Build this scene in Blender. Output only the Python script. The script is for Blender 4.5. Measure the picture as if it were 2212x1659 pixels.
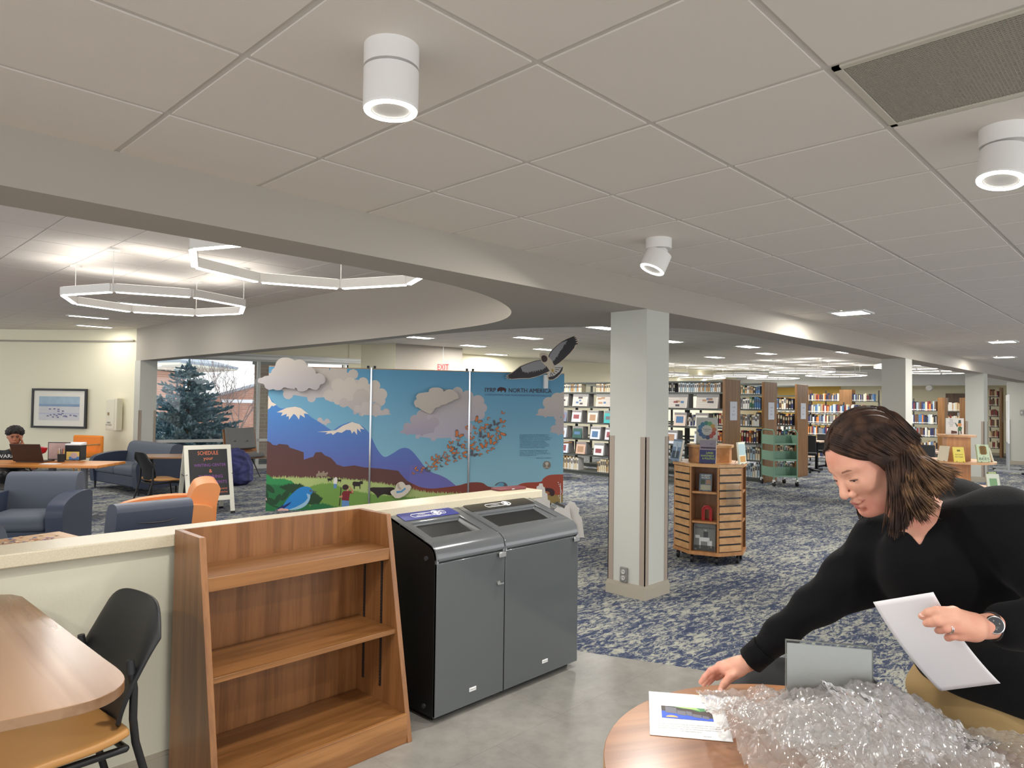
import bpy, bmesh, math, random
import numpy as np
from math import pi, sin, cos, radians as rad
from mathutils import Vector, Matrix, noise as mnoise
from mathutils.geometry import tessellate_polygon
random.seed(11)
for o in list(bpy.data.objects): bpy.data.objects.remove(o)
S = bpy.context.scene
COL = S.collection

# ---------------------------------------------------------------- camera
CAMH = 1.581
YAW, PITCH, ROLL, FPX = 0.7697, 0.0268, 0.0138, 1504.1
_F = Vector((cos(PITCH)*cos(YAW), cos(PITCH)*sin(YAW), sin(PITCH)))
_X = Vector((sin(YAW), -cos(YAW), 0)); _U = _X.cross(_F)
_X, _U = _X*cos(ROLL)+_U*sin(ROLL), -_X*sin(ROLL)+_U*cos(ROLL)
def C(u, v, d):
    """point at distance d along the view axis that the photo shows at (u, v)"""
    return Vector((0, 0, CAMH)) + (_F + _X*((u-1106)/FPX) - _U*((v-829.5)/FPX))*d
def CZ(u, v, z):
    r = _F + _X*((u-1106)/FPX) - _U*((v-829.5)/FPX)
    return Vector((0, 0, CAMH)) + r*((z-CAMH)/r.z)
cd = bpy.data.cameras.new('camera'); cam = bpy.data.objects.new('camera', cd); COL.objects.link(cam)
cd.sensor_width = 36; cd.lens = FPX/2212*36; cd.clip_end = 300; cd.clip_start = .05
M3 = Matrix((_X, _U, -_F)).transposed()
cam.matrix_world = Matrix.Translation((0, 0, CAMH)) @ M3.to_4x4()
S.camera = cam
# ---------------------------------------------------------------- world, view
w = bpy.data.worlds.new('world'); S.world = w; w.use_nodes = True
bg = w.node_tree.nodes['Background']
bg.inputs[0].default_value = (.95, .97, 1, 1); bg.inputs[1].default_value = 1.8
vs = S.view_settings; vs.view_transform = 'Standard'; vs.look = 'None'; vs.gamma = 1; vs.exposure = 0.3
vs.use_curve_mapping = False
S.cycles.use_denoising = True; S.cycles.use_adaptive_sampling = True; S.cycles.adaptive_threshold = .02
S.cycles.max_bounces = 7; S.cycles.diffuse_bounces = 4; S.cycles.glossy_bounces = 3
S.cycles.transmission_bounces = 6; S.cycles.transparent_max_bounces = 48
S.cycles.sample_clamp_indirect = 4
S.cycles.caustics_reflective = False; S.cycles.caustics_refractive = False
LP = 1.0     # overall lamp strength
def area(loc, size, power, color=(1, .97, .92), rot=(0, 0, 0), shape='RECTANGLE', size_y=None, spread=None, name='lamp_light'):
    l = bpy.data.lights.new(name, 'AREA'); l.energy = power*LP; l.color = color; l.shape = shape
    l.size = size; l.size_y = size_y or size
    if spread: l.spread = spread
    o = bpy.data.objects.new(name, l); COL.objects.link(o); o.location = loc; o.rotation_euler = rot
    return o

# ---------------------------------------------------------------- materials
def lin(c):
    return tuple(((x/255)/12.92 if x/255 <= .04045 else ((x/255+.055)/1.055)**2.4) for x in c)
_mc = {}
def mat(name, rgb, rough=.6, metal=0, bump=0, bscale=200, spec=.5, coat=0, emit=0, alpha=1, var=0, vscale=3, sheen=0):
    if name in _mc: return _mc[name]
    m = bpy.data.materials.new(name); m.use_nodes = True; nt = m.node_tree
    b = nt.nodes['Principled BSDF']; c = (*lin(rgb), 1)
    b.inputs['Base Color'].default_value = c; b.inputs['Roughness'].default_value = rough
    b.inputs['Metallic'].default_value = metal; b.inputs['Specular IOR Level'].default_value = spec
    if coat: b.inputs['Coat Weight'].default_value = coat; b.inputs['Coat Roughness'].default_value = .08
    if sheen: b.inputs['Sheen Weight'].default_value = sheen
    if emit:
        b.inputs['Emission Color'].default_value = c; b.inputs['Emission Strength'].default_value = emit
    if alpha < 1: b.inputs['Alpha'].default_value = alpha
    tc = nt.nodes.new('ShaderNodeTexCoord')
    if bump:
        n = nt.nodes.new('ShaderNodeTexNoise'); n.inputs['Scale'].default_value = bscale; n.inputs['Detail'].default_value = 3
        bp = nt.nodes.new('ShaderNodeBump'); bp.inputs['Strength'].default_value = bump; bp.inputs['Distance'].default_value = .002
        nt.links.new(tc.outputs['Object'], n.inputs['Vector']); nt.links.new(n.outputs['Fac'], bp.inputs['Height'])
        nt.links.new(bp.outputs['Normal'], b.inputs['Normal'])
    if var:
        n = nt.nodes.new('ShaderNodeTexNoise'); n.inputs['Scale'].default_value = vscale; n.inputs['Detail'].default_value = 5
        r = nt.nodes.new('ShaderNodeValToRGB'); lo = tuple(x*(1-var) for x in c[:3]); hi = tuple(min(1, x*(1+var)) for x in c[:3])
        r.color_ramp.elements[0].position = .3; r.color_ramp.elements[1].position = .7
        r.color_ramp.elements[0].color = (*lo, 1); r.color_ramp.elements[1].color = (*hi, 1)
        nt.links.new(tc.outputs['Object'], n.inputs['Vector']); nt.links.new(n.outputs['Fac'], r.inputs['Fac'])
        nt.links.new(r.outputs['Color'], b.inputs['Base Color'])
    _mc[name] = m
    return m
def wood(name, c1, c2, grain='z', scale=1.0, rough=.4, coat=.15, contrast=1.0):
    """long streaky grain along one object axis"""
    if name in _mc: return _mc[name]
    m = bpy.data.materials.new(name); m.use_nodes = True; nt = m.node_tree; L = nt.links.new
    b = nt.nodes['Principled BSDF']; b.inputs['Roughness'].default_value = rough
    b.inputs['Coat Weight'].default_value = coat; b.inputs['Coat Roughness'].default_value = .2
    tc = nt.nodes.new('ShaderNodeTexCoord'); mp = nt.nodes.new('ShaderNodeMapping')
    s = {'x': (1.2, 22, 22), 'y': (22, 1.2, 22), 'z': (22, 22, 1.2)}[grain]
    mp.inputs['Scale'].default_value = tuple(k*scale for k in s)
    n = nt.nodes.new('ShaderNodeTexNoise'); n.inputs['Scale'].default_value = 1; n.inputs['Detail'].default_value = 6; n.inputs['Distortion'].default_value = .6
    n2 = nt.nodes.new('ShaderNodeTexNoise'); n2.inputs['Scale'].default_value = 8; n2.inputs['Detail'].default_value = 2
    mp2 = nt.nodes.new('ShaderNodeMapping'); mp2.inputs['Scale'].default_value = tuple(k*scale*.6 for k in s)
    r = nt.nodes.new('ShaderNodeValToRGB')
    r.color_ramp.elements[0].position = .36; r.color_ramp.elements[1].position = .62
    r.color_ramp.elements[0].color = (*lin(c2), 1); r.color_ramp.elements[1].color = (*lin(c1), 1)
    L(tc.outputs['Object'], mp.inputs['Vector']); L(mp.outputs['Vector'], n.inputs['Vector'])
    L(tc.outputs['Object'], mp2.inputs['Vector']); L(mp2.outputs['Vector'], n2.inputs['Vector'])
    mx = nt.nodes.new('ShaderNodeMath'); mx.operation = 'MULTIPLY_ADD'; mx.inputs[1].default_value = .30*contrast; 
    L(n2.outputs['Fac'], mx.inputs[0]); 
    sb = nt.nodes.new('ShaderNodeMath'); sb.operation = 'SUBTRACT'; sb.inputs[1].default_value = .15*contrast
    L(n.outputs['Fac'], sb.inputs[0]); L(sb.outputs[0], mx.inputs[2])
    L(mx.outputs[0], r.inputs['Fac']); L(r.outputs['Color'], b.inputs['Base Color'])
    _mc[name] = m
    return m
def emis(name, rgb, strength):
    if name in _mc: return _mc[name]
    m = bpy.data.materials.new(name); m.use_nodes = True; nt = m.node_tree
    b = nt.nodes['Principled BSDF']; b.inputs['Base Color'].default_value = (*lin(rgb), 1)
    b.inputs['Emission Color'].default_value = (*lin(rgb), 1); b.inputs['Emission Strength'].default_value = strength
    _mc[name] = m; return m

# ---------------------------------------------------------------- mesh builder
class MB:
    def __init__(s): s.v = []; s.f = []; s.m = []; s.mats = []
    def mi(s, mt):
        if mt is None: return 0
        if mt not in s.mats: s.mats.append(mt)
        return s.mats.index(mt)
    def add(s, vs, fs, mt=None, M=None):
        k = len(s.v)
        if M is not None: vs = [M @ Vector(p) for p in vs]
        s.v += [tuple(p) for p in vs]; s.f += [tuple(i+k for i in f) for f in fs]; s.m += [s.mi(mt)]*len(fs); return s
    def box(s, c, d, mt=None, M=None, rz=0):
        x, y, z = (k/2 for k in d)
        vs = [Vector((a, b, e)) for e in (-z, z) for b in (-y, y) for a in (-x, x)]
        if rz: R = Matrix.Rotation(rz, 3, 'Z'); vs = [R @ p for p in vs]
        vs = [p+Vector(c) for p in vs]
        return s.add(vs, [(0, 2, 3, 1), (4, 5, 7, 6), (0, 1, 5, 4), (1, 3, 7, 5), (3, 2, 6, 7), (2, 0, 4, 6)], mt, M)
    def bb(s, x0, x1, y0, y1, z0, z1, mt=None, M=None):
        return s.box(((x0+x1)/2, (y0+y1)/2, (z0+z1)/2), (x1-x0, y1-y0, z1-z0), mt, M)
    def cyl(s, a, b, r, r2=None, n=20, mt=None, caps=True, M=None):
        a, b = Vector(a), Vector(b); r2 = r if r2 is None else r2; ax = (b-a).normalized()
        t = Vector((1, 0, 0)) if abs(ax.x) < .8 else Vector((0, 1, 0)); e1 = ax.cross(t).normalized(); e2 = ax.cross(e1)
        vs = [a+(e1*cos(2*pi*i/n)+e2*sin(2*pi*i/n))*r for i in range(n)]+[b+(e1*cos(2*pi*i/n)+e2*sin(2*pi*i/n))*r2 for i in range(n)]
        fs = [(i, i+n, (i+1) % n+n, (i+1) % n) for i in range(n)]
        if caps: fs += [tuple(range(n)), tuple(range(2*n-1, n-1, -1))]
        return s.add(vs, fs, mt, M)
    def tube(s, pts, r, n=10, mt=None, closed=False, M=None):
        pts = [Vector(p) for p in pts]; N = len(pts); rs = r if isinstance(r, (list, tuple)) else [r]*N
        vs = []; prev = None
        for i, p in enumerate(pts):
            if closed: t = pts[(i+1) % N]-pts[i-1]
            else: t = pts[min(i+1, N-1)]-pts[max(i-1, 0)]
            t.normalize()
            if prev is None: prev = t.cross(Vector((0, 0, 1)) if abs(t.z) < .9 else Vector((1, 0, 0)))
            e = (prev-t*prev.dot(t)).normalized(); prev = e; g = t.cross(e)
            vs += [p+(e*cos(2*pi*k/n)+g*sin(2*pi*k/n))*rs[i] for k in range(n)]
        fs = []
        for i in range(N if closed else N-1):
            a, b = i*n, ((i+1) % N)*n
            fs += [(a+k, a+(k+1) % n, b+(k+1) % n, b+k) for k in range(n)]
        if not closed: fs += [tuple(range(n-1, -1, -1)), tuple(range((N-1)*n, N*n))]
        return s.add(vs, fs, mt, M)
    def prism(s, poly, z0, z1, mt=None, M=None, axis='z', top=None):
        """extrude 2-D outline; axis z: (x,y)->z ; y: (x,z)->y ; x: (y,z)->x"""
        n = len(poly)
        def P(p, h): return {'z': (p[0], p[1], h), 'y': (p[0], h, p[1]), 'x': (h, p[0], p[1])}[axis]
        vs = [P(p, z0) for p in poly]+[P(p, z1) for p in (top or poly)]
        fs = [(i, (i+1) % n, (i+1) % n+n, i+n) for i in range(n)]
        tri = tessellate_polygon([[Vector((*p, 0)) for p in poly]])
        fs += [tuple(t) for t in tri]+[tuple(i+n for i in reversed(t)) for t in tri]
        return s.add(vs, fs, mt, M)
    def flat(s, poly, z, mt=None, M=None, axis='z'):
        def P(p, h): return {'z': (p[0], p[1], h), 'y': (p[0], h, p[1]), 'x': (h, p[0], p[1])}[axis]
        tri = tessellate_polygon([[Vector((*p, 0)) for p in poly]])
        return s.add([P(p, z) for p in poly], [tuple(t) for t in tri], mt, M)
    def lathe(s, prof, n=28, mt=None, M=None, c=(0, 0, 0)):
        vs = [(c[0]+r*cos(2*pi*i/n), c[1]+r*sin(2*pi*i/n), c[2]+z) for r, z in prof for i in range(n)]
        fs = [(j*n+i, j*n+(i+1) % n, (j+1)*n+(i+1) % n, (j+1)*n+i) for j in range(len(prof)-1) for i in range(n)]
        return s.add(vs, fs, mt, M)
    def ball(s, c, r, n=14, mt=None, M=None):
        r = (r, r, r) if not isinstance(r, (tuple, list)) else r; vs = []; fs = []; h = n//2
        for j in range(h+1):
            for i in range(n):
                a, b = pi*j/h, 2*pi*i/n; vs.append((c[0]+r[0]*sin(a)*cos(b), c[1]+r[1]*sin(a)*sin(b), c[2]+r[2]*cos(a)))
        for j in range(h):
            for i in range(n): fs.append((j*n+i, (j+1)*n+i, (j+1)*n+(i+1) % n, j*n+(i+1) % n))
        return s.add(vs, fs, mt, M)
    def build(s, name, mt=None, parent=None, smooth=False, bevel=0, seg=2, loc=None, sub=0, autos=True):
        me = bpy.data.meshes.new(name); me.from_pydata(s.v, [], s.f)
        mats = s.mats if s.mats else [mt]
        if s.mats and mt is not None and not any(mt is q for q in s.mats): pass
        for q in mats: me.materials.append(q)
        if s.mats: me.polygons.foreach_set('material_index', s.m)
        bm = bmesh.new(); bm.from_mesh(me); bmesh.ops.remove_doubles(bm, verts=bm.verts, dist=1e-6)
        bmesh.ops.recalc_face_normals(bm, faces=bm.faces); bm.to_mesh(me); bm.free()
        if smooth or bevel:
            for p in me.polygons: p.use_smooth = True
            if autos: me.set_sharp_from_angle(angle=rad(38))
        o = bpy.data.objects.new(name, me); COL.objects.link(o)
        if bevel:
            b = o.modifiers.new('bevel', 'BEVEL'); b.width = bevel; b.segments = seg; b.limit_method = 'ANGLE'; b.angle_limit = rad(40)
            b.harden_normals = False
        if sub:
            b = o.modifiers.new('sub', 'SUBSURF'); b.levels = sub; b.render_levels = sub
        if parent: o.parent = parent
        if loc: o.location = loc
        return o
def thing(name, label, cat, loc=(0, 0, 0), rz=0, group=None):
    o = bpy.data.objects.new(name, None); COL.objects.link(o); o.location = loc; o.rotation_euler = (0, 0, rz)
    o.empty_display_size = .1; o['label'] = label; o['category'] = cat
    if group: o['group'] = group
    return o
def tag(o, label, cat, group=None):
    o['label'] = label; o['category'] = cat
    if group: o['group'] = group
    return o
def struct(o): o['kind'] = 'structure'; return o
def dup(root, loc=None, rz=None, label=None, group=None):
    def cp(o, par):
        c = o.copy(); COL.objects.link(c)
        if par: c.parent = par
        for ch in o.children: cp(ch, c)
        return c
    r = cp(root, None)
    if loc is not None: r.location = loc
    if rz is not None: r.rotation_euler = (0, 0, rz)
    if label: r['label'] = label
    if group: r['group'] = group
    return r
def text_mesh(s, M, size=.1, mt=None, mb=None, align='CENTER', extrude=0, stretch=None, vy='CENTER'):
    """built-in font text appended to a mesh builder; M maps text x,y to the surface"""
    cu = bpy.data.curves.new('t', 'FONT'); cu.body = s; cu.size = size; cu.align_x = align; cu.align_y = vy; cu.extrude = extrude
    cu.resolution_u = 2
    ob = bpy.data.objects.new('t', cu); COL.objects.link(ob)
    dg = bpy.context.evaluated_depsgraph_get(); me = ob.evaluated_get(dg).to_mesh()
    vs = [v.co.copy() for v in me.vertices]; fs = [tuple(p.vertices) for p in me.polygons]
    ob.to_mesh_clear(); bpy.data.objects.remove(ob); bpy.data.curves.remove(cu)
    if stretch and vs:
        w0 = max(v.x for v in vs)-min(v.x for v in vs); k = stretch/max(w0, 1e-6)
        for v in vs: v.x *= k
    mb.add(vs, fs, mt, M); return mb
def frame_from(o, xdir, zdir):
    """matrix with local x = xdir, local y = up on the sheet, local z = outward normal"""
    z = Vector(zdir).normalized(); x = Vector(xdir).normalized(); x = (x-z*x.dot(z)).normalized(); y = z.cross(x)
    m = Matrix((x, y, z)).transposed().to_4x4(); m.translation = Vector(o); return m
def spline(pts, n=8, closed=False):
    """Catmull-Rom through points (any dimension)"""
    P = [Vector(p) for p in pts]; N = len(P); out = []
    for i in range(N if closed else N-1):
        if closed: a, b, c, d = P[i-1], P[i], P[(i+1) % N], P[(i+2) % N]
        else: a, b, c, d = P[max(i-1, 0)], P[i], P[i+1], P[min(i+2, N-1)]
        for k in range(n):
            t = k/n; out.append(.5*((2*b)+(c-a)*t+(2*a-5*b+4*c-d)*t*t+(3*b-a-3*c+d)*t**3))
    if not closed: out.append(P[-1])
    return out

# ---------------------------------------------------------------- signed-distance modelling (surface nets)
class SDF:
    """smooth union of primitives; each entry: (kind, params, k, sign)"""
    def __init__(s): s.p = []
    def ell(s, c, r, k=.02, M=None, sub=False): s.p.append(('e', (Vector(c), Vector(r), M), k, sub)); return s
    def cap(s, a, b, ra, rb=None, k=.02, sub=False): s.p.append(('c', (Vector(a), Vector(b), ra, ra if rb is None else rb), k, sub)); return s
    def chain(s, pts, rs, k=.02):
        for i in range(len(pts)-1): s.cap(pts[i], pts[i+1], rs[i], rs[i+1], k if i == 0 else min(k, .5*rs[i]))
        return s
    def box(s, c, h, rd, k=.02, M=None, sub=False): s.p.append(('b', (Vector(c), Vector(h), rd, M), k, sub)); return s
    def cut(s, planes, k=.005): s.p.append(('x', [(Vector(c), Vector(n).normalized()) for c, n in planes], k, True)); return s   # removes the convex region behind all planes
    def plane(s, c, n, k=.005): s.p.append(('p', (Vector(c), Vector(n).normalized()), k, True)); return s   # removes the side n points to
    def ev(s, P):
        D = None
        for kind, q, k, sub in s.p:
            if kind == 'e':
                c, r, M = q; L = P-np.array(c, dtype=np.float32)
                if M is not None: L = L@np.array(M, dtype=np.float32)
                r = np.array(r, dtype=np.float32); k0 = np.sqrt(((L/r)**2).sum(-1)); k1 = np.sqrt(((L/(r*r))**2).sum(-1))
                d = k0*(k0-1)/np.maximum(k1, 1e-6)
            elif kind == 'c':
                a, b, ra, rb = q; a = np.array(a, dtype=np.float32); ba = np.array(b, dtype=np.float32)-a
                pa = P-a; h = np.clip((pa@ba)/max(float(ba@ba), 1e-12), 0, 1)
                d = np.sqrt(((pa-h[..., None]*ba)**2).sum(-1))-(ra+(rb-ra)*h)
            elif kind == 'b':
                c, hh, rd, M = q; L = P-np.array(c, dtype=np.float32)
                if M is not None: L = L@np.array(M, dtype=np.float32)
                z = np.abs(L)-(np.array(hh, dtype=np.float32)-rd)
                d = np.sqrt((np.maximum(z, 0)**2).sum(-1))+np.minimum(z.max(-1), 0)-rd
            elif kind == 'x':
                d = None
                for c, n in q:
                    e = (P-np.array(c, dtype=np.float32))@np.array(n, dtype=np.float32); d = e if d is None else np.maximum(d, e)
            else:
                c, n = q; d = -((P-np.array(c, dtype=np.float32))@np.array(n, dtype=np.float32))
            if D is None: D = d; continue
            if sub:
                h = np.clip(.5-.5*(D+d)/k, 0, 1); D = D*(1-h)+(-d)*h+k*h*(1-h)
            else:
                h = np.clip(.5+.5*(D-d)/k, 0, 1); D = D*(1-h)+d*h-k*h*(1-h)
        return D
    def mesh(s, lo, hi, res, disp=None):
        lo = np.array(lo, dtype=np.float32); n = np.ceil((np.array(hi, dtype=np.float32)-lo)/res).astype(int)+1
        V = np.full(n, 1.0, dtype=np.float32); B = 16
        nb = [int(math.ceil(k/B)) for k in n]
        cen = np.stack(np.meshgrid(*[lo[i]+(np.arange(nb[i])*B+B/2)*res for i in range(3)], indexing='ij'), -1).astype(np.float32)
        dc = s.ev(cen.reshape(-1, 3)).reshape(nb)
        R = B*res*.9+.012
        for i in range(nb[0]):
            for j in range(nb[1]):
                for k in range(nb[2]):
                    sl = (slice(i*B, min(n[0], i*B+B)), slice(j*B, min(n[1], j*B+B)), slice(k*B, min(n[2], k*B+B)))
                    if abs(dc[i, j, k]) > R: V[sl] = dc[i, j, k]; continue
                    g = np.stack(np.meshgrid(*[lo[a]+np.arange(sl[a].start, sl[a].stop)*res for a in range(3)], indexing='ij'), -1).astype(np.float32)
                    d = s.ev(g)
                    if disp is not None: d = d-disp(g)
                    V[sl] = d
        neg = V < 0
        ids = np.full([k-1 for k in n], -1, dtype=np.int64)
        acc = np.zeros([k-1 for k in n]+[3], dtype=np.float32); cnt = np.zeros([k-1 for k in n], dtype=np.float32)
        cs = [slice(0, -1), slice(1, None)]
        def corner(a): return tuple(cs[q] for q in a)
        inn = sum(neg[corner((a, b, c))].astype(np.int8) for a in (0, 1) for b in (0, 1) for c in (0, 1))
        act = np.argwhere((inn > 0) & (inn < 8)); ai = tuple(act.T)
        pos = np.zeros((len(act), 3), dtype=np.float32); ct = np.zeros(len(act), dtype=np.float32)
        for ax in range(3):
            o = [a for a in range(3) if a != ax]
            for p in (0, 1):
                for q in (0, 1):
                    A = [0, 0, 0]; A[o[0]] = p; A[o[1]] = q; Bq = list(A); Bq[ax] = 1
                    va = V[ai[0]+A[0], ai[1]+A[1], ai[2]+A[2]]; vb = V[ai[0]+Bq[0], ai[1]+Bq[1], ai[2]+Bq[2]]
                    m = (va < 0) != (vb < 0); t = np.where(m, va/np.where(m, va-vb, 1), 0)
                    w = m.astype(np.float32); pt = np.zeros_like(pos); pt[:, ax] = t; pt[:, o[0]] = p; pt[:, o[1]] = q
                    pos += pt*w[:, None]; ct += w
        pos = act+pos/np.maximum(ct, 1)[:, None]; ids[ai] = np.arange(len(act))
        verts = lo+pos*res; faces = []
        for ax in range(3):
            o = [(ax+1) % 3, (ax+2) % 3]
            a = [slice(None)]*3; b = [slice(None)]*3; a[ax] = slice(0, -1); b[ax] = slice(1, None)
            m = neg[tuple(a)] != neg[tuple(b)]; e = np.argwhere(m)
            e = e[(e[:, o[0]] > 0) & (e[:, o[1]] > 0) & (e[:, o[0]] < n[o[0]]-1) & (e[:, o[1]] < n[o[1]]-1)]
            if not len(e): continue
            sgn = neg[e[:, 0], e[:, 1], e[:, 2]]
            c = [e.copy() for _ in range(4)]; c[1][:, o[0]] -= 1; c[2][:, o[0]] -= 1; c[2][:, o[1]] -= 1; c[3][:, o[1]] -= 1
            q = np.stack([ids[x[:, 0], x[:, 1], x[:, 2]] for x in c], 1)
            q = np.where(sgn[:, None], q, q[:, ::-1]); faces.append(q)
        f = np.concatenate(faces); f = f[(f >= 0).all(1)]
        return verts, f
    def build(s, name, mt, lo, hi, res, parent=None, disp=None, smooth_it=2, inv=None):
        v, f = s.mesh(lo, hi, res, disp)
        me = bpy.data.meshes.new(name)
        if inv is not None: v = np.array([tuple(inv @ Vector(p.tolist())) for p in v])
        me.vertices.add(len(v)); me.vertices.foreach_set('co', np.asarray(v, dtype=np.float32).ravel())
        me.loops.add(len(f)*4); me.loops.foreach_set('vertex_index', f.ravel().astype(np.int32))
        me.polygons.add(len(f)); me.polygons.foreach_set('loop_start', np.arange(len(f), dtype=np.int32)*4)
        me.polygons.foreach_set('use_smooth', np.ones(len(f), dtype=bool)); me.update(calc_edges=True); me.validate()
        me.materials.append(mt)
        o = bpy.data.objects.new(name, me); COL.objects.link(o)
        if smooth_it:
            m = o.modifiers.new('s', 'SMOOTH'); m.factor = .5; m.iterations = smooth_it
        if parent: o.parent = parent
        return o
# ================================================================ the room
CZ1, CZ2, CZ3, SOF = 2.589, 3.046, 2.95, 2.361
m_tile = mat('ceiling_tile_white', (221, 214, 206), .9, bump=.25, bscale=350)
m_grid = mat('ceiling_grid_grey', (205, 200, 194), .6)
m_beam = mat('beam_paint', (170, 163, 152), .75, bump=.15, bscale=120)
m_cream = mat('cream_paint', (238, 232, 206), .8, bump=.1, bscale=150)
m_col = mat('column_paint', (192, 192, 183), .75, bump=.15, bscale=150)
m_taupe = mat('taupe_vinyl', (158, 144, 130), .5)
m_base = mat('base_putty', (168, 160, 144), .55)
m_white = mat('white_paint', (235, 235, 232), .45)
m_black = mat('black_plastic', (22, 22, 24), .45)
m_chrome = mat('chrome', (215, 215, 215), .18, 1)
m_dmetal = mat('dark_metal', (40, 40, 42), .4, .6)

def carpet_mat():
    m = bpy.data.materials.new('carpet'); m.use_nodes = True; nt = m.node_tree; L = nt.links.new
    b = nt.nodes['Principled BSDF']; b.inputs['Roughness'].default_value = .95; b.inputs['Specular IOR Level'].default_value = .1
    g = nt.nodes.new('ShaderNodeNewGeometry'); mp = nt.nodes.new('ShaderNodeMapping')
    mp.inputs['Rotation'].default_value = (0, 0, rad(18)); mp.inputs['Scale'].default_value = (.62, 1.5, 1)
    L(g.outputs['Position'], mp.inputs['Vector'])
    def nz(s, d, r=.6, dist=0):
        n = nt.nodes.new('ShaderNodeTexNoise'); n.inputs['Scale'].default_value = s; n.inputs['Detail'].default_value = d
        n.inputs['Roughness'].default_value = r; n.inputs['Distortion'].default_value = dist; L(mp.outputs['Vector'], n.inputs['Vector']); return n.outputs['Fac']
    a = nz(17, 8, .76, 1.0); c = nz(2.2, 4); f = nz(90, 2)
    def mth(op, x, y):
        n = nt.nodes.new('ShaderNodeMath'); n.operation = op
        for i, q in enumerate((x, y)):
            if isinstance(q, (int, float)): n.inputs[i].default_value = q
            else: L(q, n.inputs[i])
        return n.outputs[0]
    t = mth('ADD', mth('ADD', a, mth('MULTIPLY', mth('SUBTRACT', c, .5), .34)), mth('MULTIPLY', mth('SUBTRACT', f, .5), .16))
    r = nt.nodes.new('ShaderNodeValToRGB'); e = r.color_ramp.elements
    e[0].position = .38; e[0].color = (*lin((58, 65, 88)), 1); e[1].position = .60; e[1].color = (*lin((168, 168, 156)), 1)
    for p, col in ((.485, (74, 83, 106)), (.505, (110, 114, 120)), (.53, (148, 148, 140))):
        q = e.new(p); q.color = (*lin(col), 1)
    L(t, r.inputs['Fac']); L(r.outputs['Color'], b.inputs['Base Color'])
    bp = nt.nodes.new('ShaderNodeBump'); bp.inputs['Strength'].default_value = .4; bp.inputs['Distance'].default_value = .004
    L(f, bp.inputs['Height']); L(bp.outputs['Normal'], b.inputs['Normal'])
    return m
def vinyl_mat():
    m = mat('vinyl_stone', (150, 147, 140), .38, var=.13, vscale=2.2); nt = m.node_tree; L = nt.links.new
    b = nt.nodes['Principled BSDF']; src = b.inputs['Base Color'].links[0].from_socket
    g = nt.nodes.new('ShaderNodeNewGeometry'); br = nt.nodes.new('ShaderNodeTexBrick')
    mp = nt.nodes.new('ShaderNodeMapping'); mp.inputs['Rotation'].default_value = (0, 0, rad(0)); L(g.outputs['Position'], mp.inputs['Vector'])
    L(mp.outputs['Vector'], br.inputs['Vector']); br.inputs['Scale'].default_value = 1; br.inputs['Brick Width'].default_value = .92; br.inputs['Row Height'].default_value = .46
    br.inputs['Mortar Size'].default_value = .0015; br.inputs['Color1'].default_value = (1, 1, 1, 1); br.inputs['Color2'].default_value = (.93, .93, .94, 1); br.inputs['Mortar'].default_value = (.72, .72, .72, 1)
    n2 = nt.nodes.new('ShaderNodeTexNoise'); n2.inputs['Scale'].default_value = 9; n2.inputs['Detail'].default_value = 8; n2.inputs['Roughness'].default_value = .7
    L(g.outputs['Position'], n2.inputs['Vector']); r = nt.nodes.new('ShaderNodeValToRGB'); r.color_ramp.elements[0].position = .35; r.color_ramp.elements[0].color = (.8, .8, .79, 1); r.color_ramp.elements[1].position = .6
    L(n2.outputs['Fac'], r.inputs['Fac'])
    a = nt.nodes.new('ShaderNodeMix'); a.data_type = 'RGBA'; a.blend_type = 'MULTIPLY'; a.inputs[0].default_value = 1
    L(src, a.inputs[6]); L(br.outputs['Color'], a.inputs[7])
    c = nt.nodes.new('ShaderNodeMix'); c.data_type = 'RGBA'; c.blend_type = 'MULTIPLY'; c.inputs[0].default_value = 1
    L(a.outputs[2], c.inputs[6]); L(r.outputs['Color'], c.inputs[7]); L(c.outputs[2], b.inputs['Base Color'])
    return m
m_carpet, m_vinyl = carpet_mat(), vinyl_mat()
edge = [tuple(p)[:2] for p in spline([(3.44, 3.16), (3.54, 2.81), (3.70, 2.41), (3.83, 2.07), (3.97, 1.64), (4.21, 1.04), (4.62, .1), (5.6, -1.8), (6.2, -4)], 5)]
tilepoly = edge+[(-4, -4), (-4, 3.16)]
carp = [(6.2, -4), (30, -4), (30, 22), (-4, 22), (-4, 3.16)]+edge[:-1]
struct(MB().flat(tilepoly, 0, m_vinyl).build('floor_tile'))
struct(MB().flat(carp, 0, m_carpet).build('floor'))
# front ceiling: lay-in tiles hanging 7 mm under a recessed grid
def tiled(name, z, x0, x1, y0, y1, gx, gy, skip=(), gap=.012, inside=None):
    b = MB(); b.bb(x0, x1, y0, y1, z+.005, z+.05, m_grid); s = .6096
    i0 = math.floor((x0-gx)/s); j0 = math.floor((y0-gy)/s)
    i = i0
    while gx+i*s < x1:
        j = j0
        while gy+j*s < y1:
            a0, a1, c0, c1 = max(x0, gx+i*s+gap), min(x1, gx+(i+1)*s-gap), max(y0, gy+j*s+gap), min(y1, gy+(j+1)*s-gap)
            if a1-a0 > .02 and c1-c0 > .02 and not any(k[0] < (a0+a1)/2 < k[1] and k[2] < (c0+c1)/2 < k[3] for k in skip):
                if inside is None or inside((a0+a1)/2, (c0+c1)/2): b.bb(a0, a1, c0, c1, z, z+.01, m_tile)
            j += 1
        i += 1
    return struct(b.build(name))
VX0, VX1, VY0, VY1 = 2.1152, 2.7248, -.4562, .763
tiled('ceiling', CZ1, -4, 24.6, -4, 3.15, .896, .763, skip=[(VX0, VX1, VY0, VY1)])
tiled('ceiling_lounge', CZ2, -4, 5.10, 3.45, 21.5, .896, 5.93, gap=.007)
bk = MB(); bk.bb(5.1, 30, 3.4, 22, CZ3, CZ3+.05)
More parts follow.
